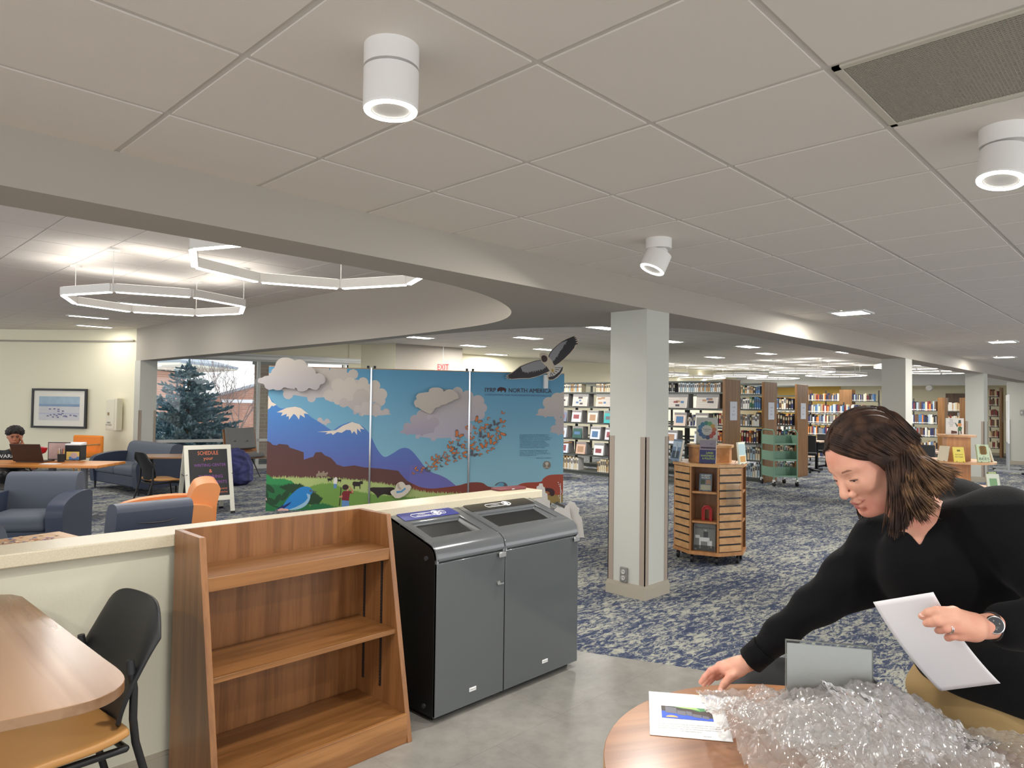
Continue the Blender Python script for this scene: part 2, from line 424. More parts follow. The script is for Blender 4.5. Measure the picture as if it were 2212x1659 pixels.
m_ct = mat('far_ceiling_tile', (206, 203, 198), .9)
def gridlines(m, c, s=.6096, w=.012, off=(.2, .3)):
    nt = m.node_tree; L = nt.links.new; b = nt.nodes['Principled BSDF']; g = nt.nodes.new('ShaderNodeNewGeometry')
    br = nt.nodes.new('ShaderNodeTexBrick'); br.offset = 0; br.inputs['Scale'].default_value = 1; br.inputs['Brick Width'].default_value = s; br.inputs['Row Height'].default_value = s; br.inputs['Mortar Size'].default_value = w
    br.inputs['Color1'].default_value = (*lin(c), 1); br.inputs['Color2'].default_value = (*lin(c), 1); br.inputs['Mortar'].default_value = (*[k*.75 for k in lin(c)], 1)
    L(g.outputs['Position'], br.inputs['Vector']); L(br.outputs['Color'], b.inputs['Base Color'])
gridlines(m_ct, (206, 203, 198))
struct(bk.build('ceiling_back', m_ct))
# dropped beam and curved soffit (one drywall piece)
inner = [(-4, 3.48), (2.5, 3.48)]+[tuple(p)[:2] for p in spline([(2.75, 3.485), (3.05, 3.53), (3.42, 3.64), (3.82, 3.83), (4.24, 4.13), (4.58, 4.53), (4.78, 4.98), (4.9, 5.6), (5.0, 6.6), (5.06, 7.8)], 6)]+[(5.06, 16.2)]
outer = [(5.4, 16.2), (5.4, 12), (5.30, 8.5)]+[tuple(p)[:2] for p in spline([(5.26, 7.6), (5.18, 6.6), (5.2, 5.75), (5.32, 4.95), (5.65, 4.28), (6.1, 3.82), (6.53, 3.62), (7.0, 3.53), (7.7, 3.5)], 6)]+[(24.9, 3.5), (24.9, 3.15), (-4, 3.15)]
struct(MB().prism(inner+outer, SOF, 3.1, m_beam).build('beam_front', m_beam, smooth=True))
# columns with corner guards and base
def column(n, x0, x1, y0, y1, guard=True):
    b = MB(); b.bb(x0, x1, y0, y1, 0, SOF, m_col)
    if guard:
        g = .05
        for cx, sx in ((x0, 1), (x1, -1)):
            for cy, sy in ((y0, 1), (y1, -1)):
                b.bb(*sorted((cx-sx*.004, cx+sx*g)), *sorted((cy-sy*.004, cy+sy*.003)), .1, 1.315, m_taupe)
                b.bb(*sorted((cx-sx*.004, cx+sx*.003)), *sorted((cy-sy*.004, cy+sy*g)), .1, 1.315, m_taupe)
    e = .016
    b.bb(x0-e, x1+e, y0-e, y1+e, 0, .085, m_base); b.bb(x0-e*.75, x1+e*.75, y0-e*.75, y1+e*.75, .085, .1, m_base); b.bb(x0-e*.5, x1+e*.5, y0-e*.5, y1+e*.5, .1, .112, m_base)
    return struct(b.build('column_%d' % n, m_col))
column(1, 4.825, 5.165, 3.155, 3.515); column(2, 12.10, 12.46, 3.155, 3.5); column(3, 17.95, 18.35, 3.155, 3.5)
column(4, 5.05, 5.385, 15.75, 16.15)
# far right grey wall that ends the front room
struct(MB().bb(24.5, 24.7, -4, 3.75, 0, SOF, m_col).bb(24.47, 24.5, -4, 3.75, 0, .11, m_base).bb(24.47, 24.51, 3.68, 3.76, .11, 1.3, m_taupe).build('wall_right', m_col))
# curved cream lounge wall
cw = [tuple(p)[:2] for p in spline([(5.08, 16.02), (4.68, 16.82), (4.17, 17.6), (3.15, 18.78), (1.8, 19.85), (0, 20.7), (-4.1, 21.4)], 6)]
back = [(x+.1, y+.12) for x, y in cw]
struct(MB().prism(cw+back[::-1], 0, 3.1, m_cream).build('wall_lounge', m_cream, smooth=True))
inn = [(x-.012, y-.014) for x, y in cw]
struct(MB().prism(cw+inn[::-1], 0, .11, m_base).build('baseboard_lounge', m_base, smooth=True))
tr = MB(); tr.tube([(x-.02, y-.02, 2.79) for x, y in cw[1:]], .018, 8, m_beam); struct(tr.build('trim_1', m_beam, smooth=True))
# window wall between column_4 and the rear wall corner
WA, WB = Vector((5.36, 15.86, 0)), Vector((9.66, 14.62, 0)); WL = (WB-WA).length
wd = (WB-WA).normalized(); wn = Vector((wd.y, -wd.x, 0))        # towards the room
MW = Matrix((wd, wn, (0, 0, 1))).transposed().to_4x4(); MW.translation = WA
HEAD = 2.50
fr = MB(); fm = mat('aluminium_frame', (196, 196, 190), .4, .3)
fr.bb(0, WL, -.05, .07, 0, .09, fm, MW); fr.bb(0, WL, -.05, .06, .62, .68, fm, MW); fr.bb(0, WL, -.05, .07, HEAD-.06, HEAD, fm, MW)
for t in (0.0, 2.13, 2.62, 4.1): fr.bb(t-.03, t+.035, -.05, .06, 0, HEAD, fm, MW)
fr.bb(2.56, 2.585, -.05, .03, 0, HEAD, m_black, MW)
wo = fr.build('window_1', fm); struct(wo)
gl = MB().bb(.04, 4.2, -.004, .004, .09, HEAD-.06, None, MW)
def glass_mat(name, tint=(1, 1, 1), refl=.08, rough=.02):
    m = bpy.data.materials.new(name); m.use_nodes = True; nt = m.node_tree; nt.nodes.clear(); L = nt.links.new
    o = nt.nodes.new('ShaderNodeOutputMaterial'); t = nt.nodes.new('ShaderNodeBsdfTransparent'); g = nt.nodes.new('ShaderNodeBsdfGlossy')
    t.inputs[0].default_value = (*tint, 1); g.inputs['Roughness'].default_value = rough
    f = nt.nodes.new('ShaderNodeFresnel'); f.inputs[0].default_value = 1.45; x = nt.nodes.new('ShaderNodeMixShader')
    L(f.outputs[0], x.inputs[0]); L(t.outputs[0], x.inputs[1]); L(g.outputs[0], x.inputs[2]); L(x.outputs[0], o.inputs[0]); return m
m_glass = glass_mat('window_glass', (.97, .99, .98))
go = gl.build('pane', m_glass, wo)
vb = MB(); vb.bb(1.0, WL, .07, .17, HEAD-.02, HEAD+.10, m_white, MW).bb(1.0, WL, .17, .19, HEAD+.04, HEAD+.07, fm, MW); struct(vb.build('trim_2', m_white))
b = MB(); b.bb(-.05, WL+.2, -.1, .05, HEAD, 3.1, m_cream, MW); b.bb(4.2, WL+.1, -.1, .08, 0, 3.1, m_cream, MW); struct(b.build('wall_window', m_cream))
# rear walls of the book hall
def wseg(name, a, b_, z0=0, z1=3.0, m=m_cream, t=.12, kind=True):
    a, b_ = Vector((*a, 0)), Vector((*b_, 0)); d = (b_-a).normalized(); n = Vector((-d.y, d.x, 0)); M = Matrix((d, n, (0, 0, 1))).transposed().to_4x4(); M.translation = a
    q = MB(); q.bb(0, (b_-a).length, 0, t, z0, z1, m, M); q.bb(0, (b_-a).length, -.01, 0, z0, z0+.1, m_base if z0 == 0 else m, M)
    o = q.build(name, m); return struct(o), M
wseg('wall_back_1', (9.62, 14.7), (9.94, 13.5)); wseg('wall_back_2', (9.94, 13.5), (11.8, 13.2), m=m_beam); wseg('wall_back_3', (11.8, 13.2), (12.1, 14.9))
wseg('wall_back_4', (12.0, 14.9), (28.7, 13.1)); m_yel = mat('ochre_paint', (226, 190, 104), .8)
wseg('wall_far', (28.6, 13.3), (28.6, 3.0)); wseg('wall_far_ochre', (28.57, 13.1), (28.57, 9.75), .1, 3.0, m_yel, .02)
wseg('wall_far_side', (28.6, 3.2), (24.6, 3.1))
m_bulk = mat('bulkhead_white', (224, 226, 226), .8)
struct(MB().bb(27.0, 27.15, 2.5, 14, SOF, 3.0, m_bulk).build('trim_bulkhead', m_bulk))
# half wall with solid-surface cap
m_cap = mat('speckled_solid_surface', (206, 196, 170), .35, var=.10, vscale=260, bump=.05)
hw = MB(); hw.bb(-4, 3.42, 3.10, 3.22, 0, .958, mat('half_wall_paint', (205, 202, 182), .8, bump=.3, bscale=90)); struct(hw.build('wall_half'))
struct(MB().bb(-4, 3.455, 3.055, 3.265, .958, 1.010).build('trim_half_wall_cap', m_cap, bevel=.005, seg=2))
struct(MB().bb(-4, 3.43, 3.088, 3.10, 0, .10).bb(-4, 3.43, 3.082, 3.10, 0, .085).build('baseboard_half', m_base))
# wall socket on the pillar
o = MB().bb(4.806, 4.825, 3.315, 3.385, .115, .235).build('wall_socket', mat('socket_grey', (128, 126, 122), .5), bevel=.004)
tag(o, 'grey double electrical outlet plate low on the nearest pillar', 'outlet')
s = MB()
for z in (.15, .20): s.cyl((4.8052, 3.35, z), (4.800, 3.35, z), .019, n=16)
s.build('receptacle', mat('socket_face', (196, 194, 188), .4), o)
for z in (.15, .20):
    MB().bb(4.7985, 4.8005, 3.340, 3.343, z-.004, z+.009).bb(4.7985, 4.8005, 3.357, 3.360, z-.004, z+.009).build('slot', m_black, o)
# switch on the far right wall
o = MB().bb(24.47, 24.498, 3.35, 3.43, 1.42, 1.58).build('wall_switch', mat('switch_grey', (150, 150, 148), .4)); tag(o, 'small grey light switch on the far right grey wall', 'switch')
MB().bb(24.455, 24.47, 3.38, 3.40, 1.48, 1.52).build('toggle', m_white, o)

# ---------------------------------------------------------------- ceiling vent
v = thing('air_return_grille', 'large dark mesh air return grille set in the white tiled ceiling', 'vent', ((VX0+VX1)/2, (VY0+VY1)/2, CZ1))
f = MB(); hx, hy = .295, .598; fw = .022
f.bb(-hx, hx, -hy, -hy+fw, -.002, .012).bb(-hx, hx, hy-fw, hy, -.002, .012).bb(-hx, -hx+fw, -hy, hy, -.002, .012).bb(hx-fw, hx, -hy, hy, -.002, .012).build('frame', mat('vent_frame', (196, 190, 176), .5), v)
g = MB(); gm = mat('vent_mesh', (150, 145, 132), .5); n = 110
for i in range(n):
    y = -hy+fw+(2*hy-2*fw)*(i+.5)/n; g.bb(-hx+fw, hx-fw, y-.0016, y+.0016, .002, .006)
for i in range(46):
    x = -hx+fw+(2*hx-2*fw)*(i+.5)/46; g.bb(x-.001, x+.001, -hy+fw, hy-fw, .004, .008)
g.build('mesh_screen', gm, v); MB().bb(-hx+.005, hx-.005, -hy+.005, hy-.005, .06, .062).build('backing', mat('vent_dark', (62, 60, 56), .9), v)

# ---------------------------------------------------------------- lamps
m_lamp = emis('lamp_white', (255, 252, 244), 9.0)
m_cyl = mat('lamp_white_metal', (228, 226, 222), .4)
def cylinder_light(label, x, y, tilt=0, az=0, watt=17, real=True):
    t = thing('ceiling_light', label, 'ceiling light', (x, y, CZ1), 0, 'white cylinder ceiling lights')
    R = .078
    MB().cyl((0, 0, -.062), (0, 0, 0), R, n=48).build('mount', m_cyl, t, smooth=True)
    M = Matrix.Translation((0, 0, -.07)) @ Matrix.Rotation(az, 4, 'Z') @ Matrix.Rotation(tilt, 4, 'Y') @ Matrix.Translation((0.01 if tilt else 0, 0, -.012 if tilt else 0))
    b = MB(); b.cyl((0, 0, -.105), (0, 0, 0), R, n=48, M=M); b.cyl((0, 0, -.112), (0, 0, -.105), R*.975, R, n=48, M=M)
    if not tilt: b.cyl((0, 0, .0), (0, 0, .01), R*.8, n=32, M=M)
    else: b.cyl((0, 0, -.01), (0, 0, .03), R*.7, R*.55, n=32, M=M)
    b.build('housing', m_cyl, t, smooth=True)
    MB().lathe([(R*.72, -.113), (R*.74, -.116), (R*.95, -.116), (R*.965, -.113)], 48, M=M).build('light_ring', m_lamp, t, smooth=True)
    MB().lathe([(.001, -.098), (R*.4, -.1), (R*.72, -.1135)], 48, M=M).build('reflector', mat('reflector_grey', (205, 203, 198), .3), t, smooth=True)
    P = Matrix.Translation((x, y, CZ1)) @ M @ Matrix.Translation((0, 0, -.125))
    l = area((0, 0, 0), .13, watt, shape='DISK', spread=rad(150)); l.matrix_world = P
    return t
cylinder_light('white cylinder ceiling light hanging straight down above the wooden shelf', 1.16, 1.62)
cylinder_light('small white cylinder ceiling light with its head tilted, nearest the dark beam', 3.64, 2.30, rad(24), rad(-35))
cylinder_light('white cylinder ceiling light cut by the right edge, below the air grille', 2.99, .46, rad(14), rad(-25))
area((-1.2, 1.2, CZ1-.2), .15, 26)  # this and the next lamps: added out of view, no fixtures, brighten front room
area((1.16, -1.2, CZ1-.2), .15, 26)
area((5.2, -1.2, CZ1-.2), .15, 26)
def troffer(label, x, y, z, w=.55, l=.28, rz=0, watt=30, grp='recessed ceiling lights'):
    t = thing('recessed_light', label, 'ceiling light', (x, y, z), rz, grp)
    MB().bb(-w/2-.03, w/2+.03, -l/2-.03, -l/2, -.014, 0).bb(-w/2-.03, w/2+.03, l/2, l/2+.03, -.014, 0).bb(-w/2-.03, -w/2, -l/2, l/2, -.014, 0).bb(w/2, w/2+.03, -l/2, l/2, -.014, 0).build('trim_frame', m_white, t)
    MB().bb(-w/2, w/2, -l/2, l/2, -.012, -.004).build('diffuser', m_lamp, t)
    if watt: area((x, y, z-.03), w, watt, size_y=l, rot=(0, 0, rz))
    return t
troffer('square recessed ceiling light nearest the second pillar', 7.78, 2.55, CZ1, .30, .30, 0, 45)
troffer('upper of two recessed lights by the right edge', 12.43, 1.95, CZ1, .3, .3, 0, 45); troffer('lower of two recessed lights by the right edge', 16.1, 2.5, CZ1, .3, .3, 0, 45)
troffer('added recessed light out of view, brightening the right of the front ceiling', 9.5, -1.2, CZ1, .3, .3, 0, 45)  # unseen fixture added to brighten the right end of the front ceiling
hall = [(7.39, 5.51, 'just left of the nearest pillar top'), (7.86, 7.28, 'left of the bird cutout wing tip'), (8.38, 9.09, 'above the exit sign'), (9.73, 8.58, 'directly above the bird cutout'), (10.19, 10.34, 'above the right mural cloud'),
        (6.79, 8.63, 'half hidden by the curved beam'), (11.21, 5.32, 'between nearest pillar and second oak end panel'), (12.87, 5.74, 'above the third oak end panel'), (13.3, 7.03, 'above the first oak end panel'), (13.3, 4.44, 'tucked against the long beam'), (9.6, 5.85, 'against the right edge of the nearest pillar')]
for x, y, s in hall: troffer('recessed ceiling light in the book hall '+s, x*1.36, y*1.36, CZ3, .62, .28, rad(-4), 55)
# linear pendants in the lounge: regular octagon of slim bars
def pendant(label, cx, cy, z, zc, ang=0, grp=None, sides=8, lamps=True, up=10, dn=None, scale=1, rods=(0, 2, 4, 6)):
    t = thing('pendant_light', label, 'pendant light', (cx, cy, z), 0, grp)
    R = .935*scale; vts = [Vector((R*cos(ang+2*pi*i/8), R*sin(ang+2*pi*i/8), 0)) for i in range(8)]
    for i in range(8):
        a, b_ = vts[i], vts[(i+1) % 8]; d = (b_-a).normalized(); n = Vector((0, 0, 1)).cross(d)
        M = Matrix((d, n, (0, 0, 1))).transposed().to_4x4(); M.translation = a; L = (b_-a).length
        q = MB().bb(.012, L-.012, -.026, .026, .008, .088, None, M).build('light_bar', m_cyl, t)
        MB().bb(.03, L-.03, -.02, .02, 0, .009, None, M).build('lower_diffuser', m_lamp, q)
        MB().bb(.03, L-.03, -.02, .02, .087, .090, None, M).build('upper_diffuser', emis('lamp_soft', (255, 250, 240), 2.5), q)
        MB().cyl(a+Vector((0, 0, .008)), a+Vector((0, 0, .088)), .02, n=10).build('joint', m_cyl, t)
    for i in rods:
        p = vts[i]; MB().cyl(p+Vector((0, 0, .08)), p+Vector((0, 0, zc-z)), .004, n=6).build('suspension_rod', m_cyl, t)
        MB().cyl(p+Vector((0, 0, zc-z-.02)), p+Vector((0, 0, zc-z)), .06, n=20).build('canopy', m_cyl, t, smooth=True)
    if lamps:
        for i in range(8):
            if lamps == 2 and i % 2: continue
            m_ = (vts[i]+vts[(i+1) % 8])/2; d = vts[(i+1) % 8]-vts[i]; a = math.atan2(d.y, d.x)
            area((cx+m_.x, cy+m_.y, z+.1), .62*scale, up, size_y=.04, rot=(pi, 0, -a))
            area((cx+m_.x, cy+m_.y, z-.006), .62*scale, dn or up*.8, size_y=.04, rot=(0, 0, a))
    return t
pendant('complete octagonal ring pendant over the lounge seating', 2.82, 8.24, 2.609, CZ2, 0, 'octagonal lounge pendants', up=1.7, dn=5, rods=(1, 3, 5, 7))
pendant('nearer octagonal pendant partly hidden behind the long dark beam', 2.84, 4.96, 2.609, CZ2, 0, 'octagonal lounge pendants', up=1.7, dn=5, rods=(1, 3, 5, 7))
for x, y, s in ((3.77, 11.8, 'seen through the complete octagonal pendant'), (3.72, 14.4, 'below the octagonal pendant, upper of the two strips'), (4.3, 16.2, 'nearest the cream lounge wall, lowest strip')):
    troffer('narrow recessed strip light '+s, x, y, CZ2, .62, .14, 0, 10 if y > 16 else 18, 'narrow lounge ceiling strips')
for x, y in ((.6, 11.8), (.6, 15.0), (-1.8, 8)): area((x, y, CZ2-.03), .6, 18, size_y=.14)
far = [(22.6, 11.0, 'left of the second oak end panel top'), (25.0, 10.9, 'above the gap between the last two oak panels'), (20.8, 8.2, 'nearest and largest of the far book hall group'), (23.6, 8.2, 'left of the second pillar in the book hall'), (23.9, 13.2, 'farthest left behind the first oak end panel'), (20.9, 13.0, 'against the nearest pillar edge in the book hall'), (19.6, 4.9, 'just right of the second pillar'), (22.6, 5.0, 'lower one right of the second pillar')]
for x, y, s in far: pendant('far octagonal ring pendant '+s, x, y, 2.60, CZ3, .2, 'far book hall pendants', lamps=2, up=2.5, dn=10, scale=.97, rods=(1, 3, 5, 7))
# ================================================================ near furniture
oakx = wood('oak_grain_x', (150, 102, 58), (124, 82, 42), 'x', .9); oakz = wood('oak_grain_z', (150, 102, 60), (126, 83, 46), 'z', .9)
t = thing('bookcase', 'empty slant-sided oak bookcase standing against the half wall', 'bookcase', (1.59, 3.05, 0))
SX = .46
prof = [(0, 0), (0, 1.03), (-.25, 1.03), (-.45, 0)]
for s in (-1, 1):
    x0, x1 = sorted((s*SX, s*(SX-.026)))
    MB().prism(prof, x0, x1, axis='x').build('side_panel', oakz, t, bevel=.002)
MB().bb(-SX+.026, SX-.026, -.02, -.006, .105, 1.03).build('back_panel', wood('oak_back', (146, 98, 56), (118, 76, 40), 'z', 1.0), t)
MB().bb(-SX+.026, SX-.026, -.277, -.02, .850, .873).bb(-SX+.026, SX-.026, -.281, -.259, .818, .873).build('shelf', oakx, t, bevel=.0015)
MB().bb(-SX+.026, SX-.026, -.343, -.03, .478, .500).build('shelf', oakx, t, bevel=.0015)
MB().bb(-SX+.026, SX-.026, -.427, -.03, .108, .128).build('shelf', oakx, t, bevel=.0015)
MB().bb(-SX+.026, SX-.026, -.443, -.425, .0, .132).build('plinth', wood('oak_plinth', (168, 118, 70), (134, 88, 48), 'x', .5, contrast=1.6), t, bevel=.0015)
for s in (-1, 1):
    for y in (-.08, -.225):
        q = MB().bb(*sorted((s*(SX-.026), s*(SX-.030))), y-.007, y+.007, .2, .80).build('shelf_standard', m_black, t)
        h = MB()
        for i in range(38): h.bb(*sorted((s*(SX-.0302), s*(SX-.0310))), y-.0035, y+.0035, .21+i*.0155, .217+i*.0155)
        h.build('slots', mat('slot_grey', (70, 60, 50), .6), q)

# ---- recycling and landfill bins
m_bin = mat('bin_grey_gloss', (84, 88, 89), .22, spec=.5, coat=.5); m_bint = mat('bin_lid_grey', (92, 95, 97), .16, coat=.6)
m_silver = mat('brushed_silver', (190, 190, 188), .3, .9)
def bin_(label, x, wd, color, words, icon2=False, lock=False):
    t = thing('waste_bin', label, 'bin', (x, 2.65, 0), 0, None); D = .40
    T = lambda y: .878+(y-.07)*.277
    MB().prism([(.012, .03), (.012, .80), (.05, .845), (D-.008, T(D)-.022), (D-.008, .03)], .004, wd-.004, axis='x').build('body', mat('bin_black_panel', (13, 13, 14), .45), t)
    MB().bb(.03, wd-.03, .05, D-.05, 0, .03).build('base', m_black, t)
    d = MB().bb(.0, wd-.002, -.002, .016, .035, .783).build('door', m_bin, t, bevel=.003)
    MB().bb(wd-.055, wd-.005, -.016, .0, .772, .781).bb(wd-.055, wd-.005, -.018, -.014, .755, .781).build('handle', m_silver, d, bevel=.002)
    if lock:
        MB().cyl((wd-.05, -.002, .62), (wd-.05, -.010, .62), .011, n=20).bb(wd-.052, wd-.016, -.014, -.010, .611, .618).build('lock', m_silver, d, smooth=True)
    bx = wd*.53
    MB().prism([(.014, .035), (.014, .795), (.024, .835), (.048, .855), (.07, .864), (D-.004, T(D)-.016), (D-.004, .03)], -.0018, .0, axis='x').build('side_panel', mat('bin_black_panel', (13, 13, 14), .45), t)
    q = MB().bb(bx-.024, bx+.024, -.004, -.001, .098, .118).build('badge', m_white, d, bevel=.004)
    tb = MB(); text_mesh('Rubbermaid', frame_from((bx, -.0043, .108), (1, 0, 0), (0, -1, 0)), .0085, None, tb); tb.build('badge_text', mat('print_black', (25, 25, 28), .6), q)
    # rim seen along the side edges
    rim = [(0, .035), (0, .80), (.012, .845), (.04, .868), (.07, .878), (D, T(D))]
    inn = [(D, T(D)-.014), (.07, .864), (.048, .855), (.024, .835), (.014, .795), (.014, .035)]
    for a, b_ in ((0, .012), (wd-.012, wd)): MB().prism(rim+inn, a, b_, axis='x').build('side_trim', m_bint, t, smooth=True)
    lid = MB()
    lip = [(0, .789), (0, .812), (.006, .832), (.018, .852), (.040, .868), (.07, .879), (.115, .890), (.125, .884), (.125, .80), (.10, .80)]
    lid.prism(lip, 0, wd, axis='x')
    ms = .062
    for a, b_ in ((0, ms), (wd-ms, wd)):
        lid.prism([(.10, T(.10)-.11), (.10, T(.10)), (.31, T(.31)), (.31, T(.31)-.11)], a, b_, axis='x')
    lid.prism([(.30, T(.30)-.11), (.30, T(.30)), (D, T(D)), (D, T(D)-.03), (.34, T(.34)-.11)], 0, wd, axis='x')
    lo = lid.build('lid', m_bint, t, bevel=.012, seg=4)
    # chute slopes
    ch = MB(); zt, zb = T(.30)-.012, .835
    ch.add([(ms-.004, .303, zt), (wd-ms+.004, .303, zt), (wd-ms-.03, .235, zb-.005), (ms+.03, .235, zb-.005)], [(0, 1, 2, 3)])
    for s, xa, xb in ((1, wd-ms+.004, wd-ms-.05), (-1, ms-.004, ms+.05)):
        g = []
        for i in range(7):
            a = i/6*pi/2; xx = xa+(xb-xa)*sin(a); kz = 1-cos(a)
            g.append(((xx, .118, T(.118)-.006-(T(.118)-.006-zb)*kz), (xx, .306, T(.306)-.01-(T(.306)-.01-zb+.005)*kz)))
        vs = [p for r in g for p in r]; ch.add(vs, [(2*i, 2*i+1, 2*i+3, 2*i+2) for i in range(6)])
    ch.build('chute', m_bint, lo, smooth=True)
    MB().bb(ms, wd-ms, .10, .31, .80, .806).build('opening_shade', mat('bin_hole_shade', (4, 4, 5), .95, spec=.02), lo)  # near-black plate, colour stands in for the shade down the hole
    # label deck
    n = Vector((0, -.277, 1)).normalized(); M = frame_from((wd/2, .362, T(.362)+.0015), (1, 0, 0), n)
    hw_, hh = wd/2-.045, .046
    cp = [(-hw_, -hh), (hw_, -hh)]+[(hw_-.02+.02*sin(a), hh-.02+.02*cos(a)) for a in [pi/2-k*pi/12 for k in range(7)]]+[(-hw_+.02-.02*sin(a), hh-.02+.02*cos(a)) for a in [k*pi/12 for k in range(7)]]
    pl = MB().prism(cp, 0, .0008, color, M).build('sign_panel', color, lo)
    wb = MB(); ww = mat('sign_white', (240, 240, 240), .5)
    def pill(cx, cy, a, r, lw=.0016):
        pts = [(cx+a+r*sin(q), cy+r*cos(q)) for q in [k*pi/10 for k in range(11)]]+[(cx-a-r*sin(q), cy-r*cos(q)) for q in [k*pi/10 for k in range(11)]]
        wb.tube([(p[0], p[1], .0012) for p in pts], lw, 4, ww, closed=True, M=M)
    pill(-.015, 0, .085, .019); pill(.055, .002, .0, .028, .002)
    if icon2: pill(.098, .002, .004, .019)
    wb.prism([(.055+.016*cos(a), .002+.016*sin(a)*(.8 if int(k) % 2 else 1)) for k, a in enumerate([k*2*pi/14 for k in range(14)])], .001, .0015, ww, M)
    if icon2:
        for k in range(3):
            a = k*2*pi/3+.4; wb.prism([(.103+.009*cos(a), .002+.009*sin(a)), (.103+.009*cos(a+1.2), .002+.009*sin(a+1.2)), (.103+.004*cos(a+.8), .002+.004*sin(a+.8))], .001, .0015, ww, M)
    for i, s in enumerate(words):
        text_mesh(s, M @ Matrix.Translation((-.042, (.0085-.017*i) if len(words) > 1 else 0, .0014)), .017, ww, wb)
    wb.build('sign_lettering', ww, pl)
    for y, z in ((.075, .80), (.075, .075)):
        MB().cyl((.004, y, z), (-.012, y, z), .011, n=20).build('bolt', mat('bolt_grey', (58, 58, 60), .4), t, smooth=True)
    return t
bin_('narrower grey bin with blue MIXED RECYCLING panel beside the oak bookcase', 2.222, .474, mat('sign_blue', (38, 48, 128), .4), ['MIXED', 'RECYCLING'], True, True)
bin_('wider grey bin with black LANDFILL panel at the half wall end', 2.702, .626, mat('sign_black', (34, 32, 28), .4), ['LANDFILL'])

# ---- round table and what lies on it
walnut = wood('walnut_top', (164, 116, 78), (126, 82, 52), 'x', .38, rough=.28, coat=.35)
TC = (1.668, .600)
t = thing('round_table', 'round walnut-topped table under the bubble wrap in the foreground', 'table', (*TC, 0), rad(-30))
MB().cyl((0, 0, .721), (0, 0, .745), .503, n=96).build('tabletop', walnut, t, smooth=True)
MB().lathe([(.5035, .722), (.505, .724), (.505, .742), (.5035, .744)], 96).build('edge_band', mat('edge_band_tan', (176, 138, 100), .4), t, smooth=True)
MB().cyl((0, 0, .03), (0, 0, .72), .035, n=24).build('pedestal', m_dmetal, t, smooth=True)
MB().cyl((0, 0, .0), (0, 0, .02), .30, .28, n=48).build('base', m_dmetal, t, smooth=True)
TZ = .7465
def sheet(name, label, cat, corners, thick, mt, bend=0, axis=0, nx=12, ny=12):
    """thin sheet through 4 corners TL TR BR BL with an optional bow"""
    a, b_, c, d = [Vector(p) for p in corners]; n = (b_-a).cross(d-a).normalized(); vs = []
    for j in range(ny+1):
        for i in range(nx+1):
            u, v = i/nx, j/ny; p = (a*(1-u)+b_*u)*(1-v)+(d*(1-u)+c*u)*v
            p = p+n*(bend*4*((u*(1-u)) if axis == 0 else (v*(1-v)))); vs.append(p)
    fs = [(j*(nx+1)+i, j*(nx+1)+i+1, (j+1)*(nx+1)+i+1, (j+1)*(nx+1)+i) for j in range(ny) for i in range(nx)]
    m = MB(); m.add(vs, fs); o = m.build(name, mt, smooth=True)
    s = o.modifiers.new('s', 'SOLIDIFY'); s.thickness = thick; s.offset = 0
    if label: tag(o, label, cat)
    return o, n
m_paper = mat('printer_paper', (236, 235, 238), .7); m_card = mat('card_stock', (240, 240, 238), .5)
# printed card lying on the table
P = [CZ(1401.5, 1493.5, TZ+.004), CZ(1558, 1505.5, TZ+.002), CZ(1584, 1603, TZ), CZ(1404, 1587, TZ)]
card, cn = sheet('printed_card', 'white card with a small printed landscape picture, beside the reaching hand', 'paper', P, .0012, m_card)
def onsheet(u, v, h=.0011):
    a, b_, c, d = P; return (a*(1-u)+b_*u)*(1-v)+(d*(1-u)+c*u)*v+Vector((0, 0, h))
pic = MB()
def patch(pts, mt, h):
    q = [onsheet(u, v, h) for u, v in pts]; tri = tessellate_polygon([q]); pic.add(q, [tuple(k) for k in tri], mt)
pu = lambda x: .16+x*.66
pv = lambda y: .34+y*.28
def pp(pts): return [(pu(x), pv(y)) for x, y in pts]
patch(pp([(0, 0), (1, 0), (1, 1), (0, 1)]), mat('print_brown', (62, 50, 46), .5), .0012)
patch(pp([(0, .42), (.3, .5), (.62, .66), (1, .8), (1, 1), (0, 1)]), mat('print_blue', (40, 84, 196), .5), .0013)
patch(pp([(.2, 0), (1, 0), (1, .28), (.9, .2), (.75, .32), (.6, .16), (.4, .12)]), mat('print_green', (70, 136, 84), .5), .0014)
patch(pp([(.24, 0), (.7, .02), (.78, .2), (.6, .14), (.42, .1)]), mat('print_lime', (170, 198, 120), .5), .0015)
for x0, x1, y0, y1 in ((.08, .3, .05, .55), (.31, .48, .3, .65), (.49, .6, .32, .66), (.61, .78, .52, .76), (.8, .92, .6, .82)):
    patch(pp([(x0, y0), (x1, y0+.06), (x1, y1+.06), (x0, y1)]), mat('print_grey', (104, 104, 116), .5), .0015)
patch(pp([(.1+.12*cos(a)+.1, .92+.16*sin(a)) for a in [k*pi/8+pi for k in range(9)]]), mat('print_sand', (206, 172, 110), .5), .0016)
pic.build('printed_picture', None, card)
tx = MB(); ink = mat('print_ink', (90, 90, 96), .6)
ex = (P[1]-P[0]).normalized(); ey = (P[0]-P[3]).normalized()
for i, s in enumerate(['This landscape exhibit is part of the International Year of', 'Rangelands and Pastoralists. The partnership is dedicated', 'to raising global awareness of the vital role that rangelands', 'and pastoralists play.']):
    text_mesh(s, frame_from(onsheet(.5, .74+.045*i), -ex, (0, 0, 1)), .0068, ink, tx)
text_mesh('Exhibit', frame_from(onsheet(.7, .95), -ex, (0, 0, 1)), .0068, ink, tx)
tx.build('printed_text', ink, card)
